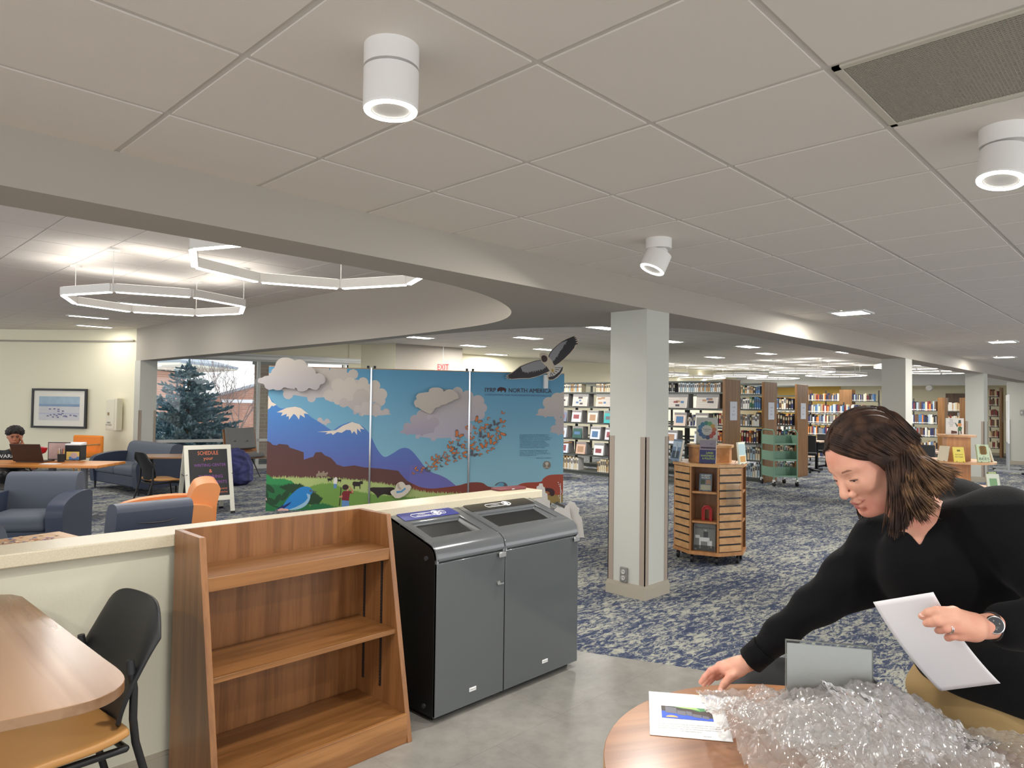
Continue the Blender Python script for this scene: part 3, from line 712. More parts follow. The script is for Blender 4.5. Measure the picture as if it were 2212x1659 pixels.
# acrylic sign holder with a blank white insert
a, b_ = C(1696.5, 1385, 1.745), C(1886, 1393, 1.70); xd = (b_-a); xd.z = 0; W_ = xd.length; xd.normalize(); zt = (a.z+b_.z)/2
nrm = Vector((xd.y, -xd.x, 0))
MS = Matrix((xd, Vector((-xd.y, xd.x, 0)), (0, 0, 1))).transposed().to_4x4(); MS.translation = (a.x, a.y, 0)
m_acr = glass_mat('clear_acrylic', (.98, .99, .985), rough=.03)
t = thing('sign_holder', 'clear acrylic sign holder with a blank white insert standing on the round table', 'sign holder', (0, 0, 0))
t.matrix_world = MS
MB().bb(0, W_, -.002, 0, TZ, zt).bb(0, W_, .003, .005, TZ, zt).build('acrylic_panel', m_acr, t)
MB().bb(0, W_, -.002, .085, TZ, TZ+.002).build('foot', m_acr, t)
MB().bb(0, .0018, -.0025, .0055, TZ, zt).bb(W_-.0018, W_, -.0025, .0055, TZ, zt).bb(0, W_, -.0025, .0055, zt-.0015, zt).build('edge', mat('acrylic_edge', (150, 152, 146), .2, alpha=.6), t)
MB().bb(.004, W_-.002, .0003, .0026, TZ+.003, zt-.008).build('insert', mat('insert_paper', (248, 247, 243), .7), t)

# ---- left foreground table
tw = wood('laminate_walnut', (156, 122, 92), (126, 92, 64), 'y', .35, rough=.25, coat=.3)
k = .843; LZ = .876
pts = [(-.7, 2.2), (.40, 2.2)]+[tuple(p)[:2] for p in spline([(.48, 2.185), (.565, 2.175), (.64, 2.19), (.70, 2.25), (.722, 2.34), (.718, 2.5)], 3)]+[(.70, 3.14), (.69, 3.50), (.665, 3.565), (.62, 3.60), (-.7, 3.62)]
pts = [(x*k, y*k) for x, y in pts]
t = thing('study_table', 'wood-grain laminate table with a rounded corner in the lower left foreground', 'table', (0, 0, 0))
MB().prism(pts, LZ-.026, LZ).build('tabletop', tw, t, bevel=.003)
for x in (-.45, .1):
    MB().bb(x-.03, x+.03, 2.0, 2.5, 0, .03).bb(x-.025, x+.025, 2.22, 2.28, .03, LZ-.027).bb(x-.03, x+.03, 1.98, 2.5, LZ-.05, LZ-.0265).build('leg', m_dmetal, t, bevel=.004)

# ---- chairs with a moulded black back, tan seat and black tube frame
m_shell = mat('black_shell', (30, 31, 33), .5, bump=.15, bscale=500); m_frame = mat('black_frame', (24, 24, 26), .4)
m_tan = mat('tan_vinyl', (182, 132, 74), .45); m_seatblack = mat('black_seat', (28, 28, 30), .6)
def stack_chair(label, loc, rz, seat=m_tan, group=None, w=.46, top=.85):
    """local +y is the way the sitter faces"""
    t = thing('stacking_chair', label, 'chair', loc, rz, group)
    nx, ny = 28, 20; vs = []; z0 = .455
    for j in range(ny+1):
        v = j/ny
        for i in range(nx+1):
            u = i/nx*2-1
            wid = w*.5*(.82+.18*sin(min(1, v*1.35)*pi/2))
            # round the two upper corners and the lower edge
            top_cut = .11*abs(u)**5
            bot = .035*max(0, abs(u)-.5)**2/.25
            z = (z0+bot)*(1-v)+(top-top_cut)*v
            y = -.225-.07*v-.035*v*v+.055*u*u*(1-.25*v)+.015*sin(pi*v)
            vs.append((u*wid, y, z))
    fs = [(j*(nx+1)+i, j*(nx+1)+i+1, (j+1)*(nx+1)+i+1, (j+1)*(nx+1)+i) for j in range(ny) for i in range(nx)]
    o = MB().add(vs, fs).build('backrest', m_shell, t, smooth=True); q = o.modifiers.new('s', 'SOLIDIFY'); q.thickness = .014; q.offset = 0
    q = o.modifiers.new('b', 'BEVEL'); q.width = .004; q.segments = 2
    vs = []; n = 14
    for j in range(n+1):
        v = j/n*2-1
        for i in range(n+1):
            u = i/n*2-1
            x = u*.225*(1-.06*abs(v)**4); y = v*.215*(1-.07*abs(u)**4)+.0
            z = .452-.012*(1-u*u)-.018*max(0, v)**3+.015*max(0, -v)**3; vs.append((x, y, z))
    fs = [(j*(n+1)+i, j*(n+1)+i+1, (j+1)*(n+1)+i+1, (j+1)*(n+1)+i) for j in range(n) for i in range(n)]
    o = MB().add(vs, fs).build('seat', seat, t, smooth=True); q = o.modifiers.new('s', 'SOLIDIFY'); q.thickness = .028; q.offset = 0
    q = o.modifiers.new('b', 'BEVEL'); q.width = .01; q.segments = 3
    for s in (-1, 1):
        X = s*w*.44
        MB().tube([(X, -.205, .66), (X, -.215, .60), (X, -.215, .50), (X, -.225, .42), (X, -.31, .12), (X, -.345, .012)], .013, 10).build('rear_leg', m_frame, t, smooth=True)
        MB().tube([(X*.96, -.20, .405), (X*.96, .05, .412), (X*.96, .17, .40), (X*1.0, .20, .36), (X*1.05, .255, .012)], .012, 10).build('front_leg', m_frame, t, smooth=True)
        MB().cyl((X, -.204, .655), (X, -.200, .70), .016, .012, n=14).build('post_cap', m_shell, t, smooth=True)
        MB().cyl((X, -.345, 0), (X, -.343, .03), .016, n=12).cyl((X*1.05, .255, 0), (X*1.05, .252, .03), .016, n=12).build('glide', m_black, t, smooth=True)
    [MB().tube([(-w*.42, y_, .403), (w*.42, y_, .403)], .011, 8).build('cross_bar', m_frame, t, smooth=True) for y_ in (-.20, .15)]
    return t
A, B = Vector((.885, 2.54, 0)), Vector((.835, 2.98, 0)); dx = (A-B).normalized()   # back runs along this line, sitter faces -x
rz = math.atan2(dx.y, dx.x)+pi
fx = Vector((-sin(rz), cos(rz), 0)); mid = (A+B)/2+fx*.27
stack_chair('black-backed chair with tan seat tucked under the left foreground table', (mid.x, mid.y, 0), rz, m_tan, None, .45, .865)
A, B = CZ(1575, 1412, .785), CZ(1938, 1466, .785); dx = (B-A).normalized(); L_ = (B-A).length
rz = math.atan2(dx.y, dx.x)+pi; fx = Vector((-sin(rz), cos(rz), 0)); mid = (A+B)/2+fx*.33
stack_chair('black-backed chair behind the clear sign holder at the round table', (mid.x, mid.y, 0), rz, m_seatblack, None, L_+.02, .80)

# ---- dark red tablet case and dome on the half wall cap
o = MB().bb(-.115, .115, -.045, .045, 0, .016).build('red_folder', mat('maroon_leatherette', (112, 50, 54), .4), bevel=.004, loc=(3.29, 3.205, 1.011)); o.rotation_euler.z = rad(-6)
tag(o, 'dark maroon flat case lying on the half wall cap', 'case')
MB().bb(-.012, .012, -.047, -.044, .005, .011).build('clasp', m_silver, o)
# ================================================================ lounge
m_navy = mat('navy_vinyl', (52, 60, 80), .42, bump=.1, bscale=300); m_navy2 = mat('slate_fabric', (84, 90, 102), .8, bump=.3, bscale=500)
m_orange = mat('tan_orange_vinyl', (214, 140, 84), .42); m_oleg = mat('sofa_leg', (28, 26, 26), .5)
def rounded(h, w, r, n=5, x0=0, z0=0, corners=(1, 1, 1, 1)):
    """rounded rectangle outline: bottom-left, bottom-right, top-right, top-left"""
    out = []
    for (cx, cz, a0), on in zip(((x0+r, z0+r, pi), (x0+w-r, z0+r, 1.5*pi), (x0+w-r, z0+h-r, 0), (x0+r, z0+h-r, .5*pi)), corners):
        if on: out += [(cx+r*cos(a0+k/n*pi/2), cz+r*sin(a0+k/n*pi/2)) for k in range(n+1)]
        else: out.append((cx+(r if cx > x0+w/2 else -r), cz+(r if cz > z0+h/2 else -r)))
    return out
def club_chair(label, loc, rz, m1, m2, w=.82, group=None, name='club_chair', cat='armchair', seats=1, handle=False, backh=.80, armh=1.0, d=.78):
    """local +y faces forward"""
    t = thing(name, label, cat, loc, rz, group); aw = .15
    arm = [(-.36, .12), (-.37, .50)]+[tuple(p)[:2] for p in spline([(-.36, .585), (-.28, .615), (-.05, .625), (.18, .60), (.33, .555), (.385, .50), (.395, .42)], 4)]+[(.36, .12)]
    arm = [(a_, .12+(b_-.12)*armh) for a_, b_ in arm]
    for s in (-1, 1):
        x0, x1 = sorted((s*w/2, s*(w/2-aw)))
        MB().prism(arm, x0, x1, axis='x').build('arm', m1, t, bevel=.045, seg=5)
    inw = w/2-aw+.01
    MB().bb(-inw, inw, -.30, .335, .12, .30).build('seat_base', m1, t, bevel=.02, seg=3)
    for k in range(seats):
        x0 = -inw+2*inw*k/seats; MB().bb(x0+.003, x0+2*inw/seats-.003, -.22, .375, .29, .445).build('seat_cushion', m2, t, bevel=.055, seg=5)
    bp = [(-.385, .14), (-.40, .60)]+[tuple(p)[:2] for p in spline([(-.425, backh-.06), (-.40, backh-.012), (-.32, backh), (-.24, backh-.03), (-.20, backh-.12)], 4)]+[(-.15, .42), (-.17, .16)]
    bo = MB().prism(bp, -inw-.035, inw+.035, axis='x').build('backrest', m2, t, bevel=.035, seg=5)
    if handle:
        MB().tube([(-.13, -.432, .66), (-.04, -.437, .650), (.07, -.437, .650), (.14, -.432, .665)], [.002, .006, .006, .002], 6).build('grip_slit', m_black, bo, smooth=True)
    for x in (-1, 1):
        for y in (-.30, .31): MB().cyl((x*(w/2-.07), y, 0), (x*(w/2-.07), y, .12), .012, .02, n=12).build('leg', m_oleg, t)
    return t
def face(loc, toward):   # rotation so that local +y points along a world direction
    return math.atan2(toward[1], toward[0])-pi/2
R_, D_ = Vector((_X.x, _X.y, 0)).normalized(), Vector((_F.x, _F.y, 0)).normalized()     # picture right / away, on the floor
def flo(u, v, z, dz=0): p = CZ(u, v, z); return Vector((p.x, p.y, 0))
p = flo(112, 1019, .80)+D_*-.30
club_chair('navy armchair facing the half wall, left of the orange armchair', p, face(p, -D_*1+R_*.22), m_navy, m_navy2, .86)
p = C(352, 1100, 6.55); p.z = 0
oc = club_chair('orange armchair facing left in front of the chalkboard easel', p, face(p, -R_*1-D_*.50), m_orange, m_orange, .80); oc.scale = (1.08, 1.12, 1.0)
p = C(275, 1098, 5.4); p.z = 0
club_chair('dark navy armchair seen from behind with a grip slit, next to the orange one', p+D_*.1, face(p, D_*1-R_*1.15), m_navy, m_navy, .76, handle=True, backh=.80, armh=.7)
p = C(-40, 1150, 4.5); p.z = 0
club_chair('slate armchair cut by the left edge behind the puzzle table', p+D_*.1, face(p, D_*1+R_*.15), m_navy, m_navy2, .84, backh=.795)
club_chair('two-seat navy loveseat near the orange guest chair and the window', (4.12, 12.95, 0), face(None, Vector((-1, -.12, 0))), m_navy, m_navy2, 1.75, name='loveseat', cat='sofa', seats=2)

# puzzle table with loose pieces
woodp = wood('table_maple', (190, 150, 104), (166, 124, 80), 'x', .5)
pc = CZ(52, 1186, .72); pr = rad(100)
t = thing('puzzle_table', 'low tan table covered in puzzle pieces behind the half wall', 'table', (pc.x, pc.y, 0), pr)
MB().bb(-.42, .42, -.36, .36, .70, .72).build('tabletop', woodp, t, bevel=.004)
for x in (-.38, .38):
    for y in (-.32, .32): MB().bb(x-.02, x+.02, y-.02, y+.02, 0, .70).build('leg', m_dmetal, t)
pz = MB(); pm = [mat('piece_%d' % i, c, .6) for i, c in enumerate([(206, 170, 130), (150, 96, 84), (96, 110, 140), (214, 196, 160), (120, 84, 120), (178, 120, 84)])]
random.seed(5)
for i in range(420):
    x, y = random.gauss(0, .17), random.gauss(0, .13)
    if abs(x) > .40 or abs(y) > .34: continue
    pz.box((x, y, .724+.004*random.random()), (.022, .016, .002), random.choice(pm), rz=0 if i % 3 else 1.2)
o = pz.build('puzzle_pieces'); o.matrix_world = t.matrix_basis.copy(); o['kind'] = 'stuff'; tag(o, 'heap of loose jigsaw puzzle pieces on the tan table', 'puzzle pieces')

# small desk with chairs beside the loveseat
p = CZ(386, 984, .735)
woodd = wood('desk_walnut', (158, 118, 84), (128, 92, 62), 'x', .5)
t = thing('side_desk', 'small wood-topped study table between loveseat and chalkboard easel', 'table', (p.x, p.y, 0), math.atan2(R_.y, R_.x)+.25)
MB().bb(-.50, .50, -.32, .32, .712, .735).build('tabletop', woodd, t, bevel=.004)
for s in (-1, 1): MB().bb(s*.36-.02, s*.36+.02, -.02, .02, .05, .71).bb(s*.36-.025, s*.36+.025, -.27, .27, 0, .05).build('leg', m_dmetal, t)
q = p+R_*.02-D_*.50; q.z = 0
stack_chair('black-backed chair with tan seat in front of the small study table', q, face(q, D_*.9+R_*.75), m_tan, None, .46, .84)
q = p+R_*.05+D_*.62; q.z = 0
stack_chair('black-backed chair on the window side of the small study table', q, face(q, -D_*1-R_*.1), m_tan, None, .46, .84)

# chalkboard easel
A = C(417, 968, 9.35); B = C(484, 963, 9.6); a0 = CZ(507, 1108, 0)
xd = (B-A); xd.z = 0; xd.normalize()
zt = 1.581-(966-868)/FPX*9.4
t = thing('sandwich_board', 'white framed chalkboard easel with orange and purple handwriting', 'sign', (0, 0, 0))
top0 = Vector((A.x, A.y, 0)); outn = Vector((xd.y, -xd.x, 0))
if outn.dot(D_) > 0: outn = -outn
ME = Matrix((xd, outn, (0, 0, 1))).transposed().to_4x4(); EH = .90
foot = a0-xd*.62; ME.translation = Vector((foot.x, foot.y, 0))
t.matrix_world = ME
# local: x along the board, y towards the viewer, z up; the board leans back
lean = .27
def leaf(sgn, name, face_on):
    T = Matrix((Vector((1, 0, 0)), Vector((0, -sgn*lean, EH)).normalized(), Vector((0, sgn*EH, lean)).normalized())).transposed().to_4x4()
    T.translation = Vector((0, (0 if sgn > 0 else -2*lean), .03)); H = (EH**2+lean**2)**.5; W = .62
    fm_ = mat('easel_white_wood', (226, 224, 210), .5); q = MB()
    q.bb(0, .055, 0, H, -.012, .012, fm_, T).bb(W-.055, W, 0, H, -.012, .012, fm_, T).bb(0, W, H-.06, H, -.011, .011, fm_, T).bb(0, W, .16, .225, -.011, .011, fm_, T)
    o = q.build(name, fm_, t)
    for x in (0, W-.055): MB().bb(x, x+.055, -.035, 0, -.014, .014, None, T).build('rubber_foot', m_black, o)
    bd = MB().bb(.05, W-.05, .22, H-.055, -.004, .006, None, T).build('chalkboard', mat('chalkboard', (48, 48, 50), .7), o)
    if face_on:
        om, pm_ = mat('chalk_orange', (226, 130, 92), .8), mat('chalk_purple', (140, 84, 160), .8)
        for s, y, sz, m_ in (('SCHEDULE', .945, .085, om), ('your', .86, .075, om), ('WRITING CENTER', .75, .062, pm_), ('&', .655, .075, om), ('TUTORING', .565, .07, pm_), ('APPOINTMENTS', .475, .062, pm_), ('pioneer.wcwts.com/', .37, .04, om), ('tutor.nnov/resources/us', .315, .036, om)):
            tb = MB(); text_mesh(s, T @ Matrix.Translation((W/2+(.02 if y < .8 else 0), y*H/1.075, .0065)), sz*.9, m_, tb, stretch=.27 if s == 'SCHEDULE' else (.42 if len(s) > 8 else None)); tb.build('chalk_line', m_, bd)
leaf(1, 'front_leaf', True); leaf(-1, 'rear_leaf', False)
for x in (.01, .61): MB().tube([(x, -.06, .55), (x, -.27, .52), (x, -.48, .55)], .004, 6).build('hinge_strap', m_black, t)

# bean bag
p = CZ(489, 1050, 0)+D_*.28; p.z = 0
sd = SDF(); sd.ell((0, 0, .30), (.38, .38, .31), .05).ell((.05, 0, .50), (.26, .26, .22), .12).ell((0, 0, .12), (.40, .40, .14), .1)
def crumple(g): return .018*np.sin(g[..., 0]*21+3*np.sin(g[..., 2]*13))*np.sin(g[..., 1]*19+2*np.cos(g[..., 2]*17))
o = sd.build('bean_bag', mat('indigo_plush', (58, 60, 108), .9, var=.45, vscale=9, bump=.5, bscale=60), (-.5, -.5, -.02), (.5, .5, .85), .02, disp=crumple)
o.location = p; o.scale = (.9, .9, .92); tag(o, 'indigo plush bean bag on the floor behind the chalkboard easel', 'bean bag')
# grey tufted lounge chair in a bent wood shell
p = CZ(551, 1019, .02); p = Vector((p.x, p.y, 0))+D_*-.8+R_*.05
t = thing('shell_lounge_chair', 'grey tufted lounge chair in a bent wood shell by the mural edge', 'armchair', p, face(p, -D_*1+R_*.80))
sh = [(.36, .40), (.20, .375), (0, .36), (-.16, .40), (-.24, .52), (-.30, .72), (-.37, .93)]
def strip(prof, w, mt, name, par, off=0, th=.02, bev=.008):
    pr_ = spline([(a, b_, 0) for a, b_ in prof], 5); vs = []
    for q in pr_:
        for i in range(7): u = i/6*2-1; vs.append((u*w/2, q.x+off*.6+.035*u*u, q.y+off+.02*u*u))
    fs = [(j*7+i, j*7+i+1, (j+1)*7+i+1, (j+1)*7+i) for j in range(len(pr_)-1) for i in range(6)]
    o = MB().add(vs, fs).build(name, mt, par, smooth=True); s = o.modifiers.new('s', 'SOLIDIFY'); s.thickness = th; s.offset = 0
    s = o.modifiers.new('b', 'BEVEL'); s.width = bev; s.segments = 3
    return o
strip(sh, .66, wood('bent_walnut', (176, 124, 84), (140, 92, 56), 'x', .6), 'shell', t, 0, .016, .003)
cu = strip(sh[:4], .58, mat('grey_wool', (112, 112, 110), .9, bump=.5, bscale=300), 'seat_cushion', t, .055, .085, .03)
cb = strip([(-.19, .50), (-.24, .62), (-.30, .78), (-.35, .92)], .58, mat('grey_wool', (112, 112, 110), .9), 'back_cushion', t, .05, .085, .03)
for x in (-.12, .12): MB().ball((x, -.155, .72), .013, 8).build('button', mat('button_grey', (70, 70, 70), .8), cb)
MB().tube([(-.29, .0, .47), (0, -.02, .49), (.29, .0, .47)], .006, 6).build('strap', mat('tan_leather', (178, 130, 96), .6), cu)
for x, y in ((-.26, .26), (.26, .26), (-.26, -.28), (.26, -.28)): MB().cyl((x, y, 0), (x*.5, y*.5, .37), .010, .014, n=10).build('leg', m_black, t)
# orange guest chair against the lounge wall
p = C(190, 960, 14.3); p.z = 0
t = thing('orange_guest_chair', 'bright orange guest chair with wooden legs against the cream wall', 'chair', p, face(p, -D_*1-R_*.25))
m_bo = mat('bright_orange', (232, 136, 40), .6)
wl = wood('beech_leg', (196, 150, 96), (176, 130, 80), 'z', 1)
MB().bb(-.36, .36, -.05, .03, .40, .79).build('backrest', m_bo, t, bevel=.035, seg=4)
MB().bb(-.35, .35, 0, .56, .36, .46).build('seat', m_bo, t, bevel=.03, seg=3)
for x in (-.31, .31):
    for y in (.03, .5): MB().cyl((x, y, 0), (x, y, .37), .016, .022, n=10).build('leg', wl, t)
    MB().bb(x-.025, x+.025, -.02, .5, .60, .63).cyl((x, .47, .4), (x, .47, .6), .016, n=8).build('armrest', wl, t, bevel=.006)

# student's study table
p = CZ(105, 999, .74)
t = thing('study_table', 'long honey-coloured study table where the student sits', 'table', (p.x, p.y, 0), math.atan2(R_.y, R_.x)+.04)
hon = wood('honey_top', (208, 136, 62), (180, 108, 42), 'x', .5)
MB().bb(-1.5, .78, -.32, .36, .70, .735).build('tabletop', hon, t, bevel=.006)
for x in (-1.2, .05, .45): MB().bb(x-.03, x+.03, -.03, .03, .05, .70).bb(x-.03, x+.03, -.3, .3, 0, .05).build('leg', mat('grey_leg', (112, 116, 122), .5), t)
# laptop
def placed(u, v, z): q = CZ(u, v, z); return Vector((q.x, q.y, z))
q = placed(60, 999, .737)
t = thing('laptop', 'dark brown open laptop in front of the student', 'laptop', q+D_*.02, face(q, -D_*1+R_*.02)+pi)
m_lap = mat('laptop_brown', (62, 44, 38), .4)
MB().bb(-.17, .17, 0, .24, 0, .014).build('base', m_lap, t, bevel=.003)
MB().prism([(-.01, .012), (-.095, .235), (-.087, .238), (-.002, .015)], -.19, .19, axis='x').build('lid', m_lap, t, bevel=.002)
# red goblet
q = placed(88, 996, .737)
t = thing('goblet', 'red candy-filled glass goblet on the study table', 'goblet', q)
MB().lathe([(0, .0), (.045, .0), (.04, .006), (.008, .018), (.007, .08), (.02, .095), (.05, .11), (.066, .145), (.070, .175)], 24).build('glass', mat('pink_glass', (214, 176, 160), .15, alpha=.45), t, smooth=True)
MB().lathe([(0, .094), (.021, .094), (.051, .109), (.0672, .145), (.0712, .172), (.055, .182), (0, .186)], 24).build('red_candy', mat('red_candy', (176, 20, 34), .3, bump=.5, bscale=60), t, smooth=True)
# leaning framed sheet
q = placed(122, 994, .737)
t = thing('table_sign', 'framed pinkish notice standing on the study table', 'sign', q+D_*.05, math.atan2(R_.y, R_.x))
MB().bb(-.145, .145, -.008, .008, 0, .235).build('frame', m_dmetal, t); MB().bb(-.135, .135, -.0095, -.008, .012, .225).build('notice', mat('notice_pink', (186, 160, 156), .7, var=.15, vscale=8), t)
# pencil cup
q = placed(135, 997, .737)
t = thing('pencil_cup', 'dark cup of pens and pencils on the study table', 'pen cup', q-D_*.03)
MB().cyl((0, 0, 0), (0, 0, .10), .04, .045, n=20).build('cup', m_black, t, smooth=True)
random.seed(3)
for i, c in enumerate([(214, 180, 60), (40, 44, 60), (210, 200, 190), (200, 160, 40), (60, 60, 60), (190, 90, 60)]):
    a = i*1.05; MB().cyl((.012*cos(a), .012*sin(a), .02), (.036*cos(a), .036*sin(a), .15+.012*(i % 3)), .004, n=6).build('pencil', mat('pencil_%d' % i, c, .5), t)
# black box with a printed panel
q = placed(160, 994, .737)
t = thing('suggestion_box', 'black box with a yellow and blue printed panel on the study table', 'box', q+D_*.03, math.atan2(R_.y, R_.x)+.05)
MB().bb(-.10, .10, -.07, .07, 0, .20).build('body', m_black, t, bevel=.003); MB().prism([(-.072, .20), (-.072, .215), (.072, .235), (.072, .20)], -.10, .10, axis='x').build('lid', mat('box_lid_white', (226, 228, 230), .4), t)
pn = MB(); pn.bb(-.08, .085, -.0715, -.070, .01, .115, mat('panel_yellow', (222, 196, 110), .6)); pn.bb(-.045, .085, -.0722, -.0715, .01, .05, mat('panel_blue', (76, 130, 196), .6)); pn.prism([(.02+.045*cos(k*pi/9), .065+.036*sin(k*pi/9)*(1+.12*(k % 2))) for k in range(18)], -.0735, -.0722, mat('panel_pink', (196, 176, 180), .6), axis='y')
pn.build('printed_panel', None, t)
q = placed(118, 1001, .737); o = MB().bb(-.10, .10, -.06, .06, 0, .004).build('paper_sheet', m_paper, loc=q-D_*.08); o.rotation_euler.z = math.atan2(R_.y, R_.x); tag(o, 'loose white sheet lying on the study table edge', 'paper')
# dark task chair at the left picture edge
q = C(-10, 1020, 8.3); q.z = 0
t = thing('task_chair', 'dark mesh-back chair cut by the left edge at the study table', 'chair', q, face(q, D_*1+R_*.2))
MB().bb(-.23, .23, -.26, -.22, .50, .92).build('backrest', mat('mesh_black', (34, 34, 36), .7), t, bevel=.015, seg=3); MB().bb(-.24, .24, -.24, .24, .43, .50).build('seat', m_seatblack, t, bevel=.02, seg=3)
MB().cyl((0, 0, .08), (0, 0, .43), .03, n=14).build('column', m_dmetal, t)
for k in range(5): MB().cyl((0, 0, .09), (.28*cos(k*1.257), .28*sin(k*1.257), .05), .018, .012, n=8).ball((.28*cos(k*1.257), .28*sin(k*1.257), .03), .03, 8).build('base_arm', m_dmetal, t)

# framed print on the lounge wall
def on_wall(u, v):
    r = _F + _X*((u-1106)/FPX) - _U*((v-829.5)/FPX)
    for i in range(len(cw)-1):
        a, b_ = cw[i], cw[i+1]; ex_, ey_ = b_[0]-a[0], b_[1]-a[1]; den = r.x*ey_-r.y*ex_
        if abs(den) < 1e-9: continue
        k_ = (a[0]*ey_-a[1]*ex_)/den; s_ = ((r.x*k_-a[0])*ex_+(r.y*k_-a[1])*ey_)/(ex_**2+ey_**2)
        if 0 <= s_ <= 1 and k_ > 0: return Vector((r.x*k_, r.y*k_, CAMH+r.z*k_))
a, b_, c = on_wall(75, 839), on_wall(193, 840), on_wall(193, 926)
xd = b_-a; xd.z = 0; PW = xd.length; xd.normalize(); n_ = Vector((xd.y, -xd.x, 0)); PH = a.z-c.z
M = Matrix((xd, -n_, (0, 0, 1))).transposed().to_4x4(); M.translation = Vector((a.x, a.y, c.z))+n_*.06
t = thing('framed_print', 'black framed print of a snowy plain with a herd on the cream wall', 'picture'); t.matrix_world = M
f = .045
MB().bb(0, PW, -.02, .02, 0, f).bb(0, PW, -.02, .02, PH-f, PH).bb(0, f, -.02, .02, f, PH-f).bb(PW-f, PW, -.02, .02, f, PH-f).build('frame', m_black, t)
MB().bb(f, PW-f, .0, .01, f, PH-f).build('mat_board', mat('mat_board', (232, 228, 216), .7), t)
ar = MB(); mm = .17
def art(x0, x1, y0, y1, c, k): ar.bb(mm+(PW-2*mm)*x0, mm+(PW-2*mm)*x1, -.0015-.0004*k, -.0003*k, mm+(PH-2*mm)*y0, mm+(PH-2*mm)*y1, c)
art(0, 1, 0, 1, mat('art_snow', (206, 206, 208), .8, var=.05, vscale=4), 1); art(0, 1, .66, 1, mat('art_sky', (164, 186, 202), .8, var=.1, vscale=6), 2); art(0, 1, .58, .68, mat('art_hills', (134, 158, 184), .8, var=.1, vscale=5), 3)
art(0, 1, .25, .32, mat('art_mist', (190, 192, 208), .8), 2)
mb_ = mat('art_herd', (118, 116, 150), .8); random.seed(8)
for x, y in [(.20, .16), (.27, .2), (.33, .12), (.36, .22), (.42, .18), (.45, .11), (.47, .24), (.52, .22), (.56, .27), (.6, .16), (.64, .17), (.66, .14), (.76, .2), (.85, .19), (.9, .17), (.25, .45), (.36, .46), (.46, .44), (.46, .36), (.57, .37)]:
    art(x, x+.05, y, y+.045, mb_, 4); art(x+.005, x+.012, y-.02, y, mb_, 4); art(x+.038, x+.045, y-.02, y, mb_, 4)
ar.build('print', None, t)
# extinguisher cabinet
a, b_, c = on_wall(247, 860), on_wall(270, 860), on_wall(247, 929)
xd = b_-a; xd.z = 0; PW = xd.length; xd.normalize(); n_ = Vector((xd.y, -xd.x, 0)); PH = a.z-c.z
M = Matrix((xd, -n_, (0, 0, 1))).transposed().to_4x4(); M.translation = Vector((a.x, a.y, c.z))+n_*.10
t = thing('fire_extinguisher_cabinet', 'narrow cream fire extinguisher cabinet on the wall beside the framed print', 'cabinet'); t.matrix_world = M
mc_ = mat('cabinet_cream', (226, 220, 198), .5)
MB().bb(0, PW, -.10, .05, 0, PH).build('body', mc_, t, bevel=.01); q = MB().bb(.01, PW*.80, -.108, -.10, .03, PH-.03).build('door', mc_, t, bevel=.004)
MB().bb(PW*.22, PW*.34, -.122, -.115, PH*.47, PH*.56).build('latch', mat('latch_brass', (150, 126, 84), .4), q)
tb = MB(); text_mesh('FIRE', Matrix.Translation((PW*.34, -.1162, PH*.24)) @ Matrix.Rotation(pi/2, 4, 'X'), .05, m_dmetal, tb); text_mesh('EXTINGUISHER', Matrix.Translation((PW*.34, -.1162, PH*.17)) @ Matrix.Rotation(pi/2, 4, 'X'), .035, m_dmetal, tb, stretch=.17); tb.build('door_lettering', m_dmetal, q)
# exit sign hanging from the hall ceiling
q = C(957, 794, 16.5)
t = thing('exit_sign', 'red EXIT sign hanging above the middle mural panel', 'sign', q, math.atan2(R_.y, R_.x))
MB().bb(-.15, .15, -.02, .02, -.09, .09).build('housing', emis('exit_white', (240, 190, 180), .35), t); tb = MB(); text_mesh('EXIT', Matrix.Translation((0, -.0215, 0)) @ Matrix.Rotation(pi/2, 4, 'X'), .20, None, tb, stretch=.26); tb.build('letters', emis('exit_red', (220, 20, 40), .7), t)
MB().cyl((0, 0, .1), (0, 0, CZ3-q.z), .008, n=6).build('stem', m_white, t)
# ================================================================ outside the window
og = MB().flat([(4, 16.6), (60, 10), (80, 80), (-30, 80)], -.12, mat('snow_ground', (232, 238, 246), .8, bump=.2, bscale=4)).build('ground'); struct(og)
def brickmat(name, c1, c2, mortar, sc=1.0):
    m = bpy.data.materials.new(name); m.use_nodes = True; nt = m.node_tree; L = nt.links.new; b = nt.nodes['Principled BSDF']; b.inputs['Roughness'].default_value = .9
    tc = nt.nodes.new('ShaderNodeTexCoord'); mp = nt.nodes.new('ShaderNodeMapping'); mp.inputs['Rotation'].default_value = (pi/2, 0, 0)
    br = nt.nodes.new('ShaderNodeTexBrick'); br.inputs['Scale'].default_value = sc; br.inputs['Brick Width'].default_value = .40; br.inputs['Row Height'].default_value = .10; br.inputs['Mortar Size'].default_value = .008
    br.inputs['Color1'].default_value = (*lin(c1), 1); br.inputs['Color2'].default_value = (*lin(c2), 1); br.inputs['Mortar'].default_value = (*lin(mortar), 1)
    L(tc.outputs['Object'], mp.inputs['Vector']); L(mp.outputs['Vector'], br.inputs['Vector']); L(br.outputs['Color'], b.inputs['Base Color']); return m
m_br = brickmat('red_brick', (206, 158, 138), (190, 138, 118), (206, 190, 178)); m_br2 = brickmat('pale_brick', (226, 204, 188), (212, 184, 168), (230, 222, 214))
RZ = math.atan2(R_.y, R_.x)
def obuild(name, label, cat, u, v, d):
    q = C(u, v, d); return thing(name, label, cat, (q.x, q.y, 0), RZ)
t = obuild('brick_pier', 'pale brick pier of the building just outside the window', 'building', 556, 880, 18.5)
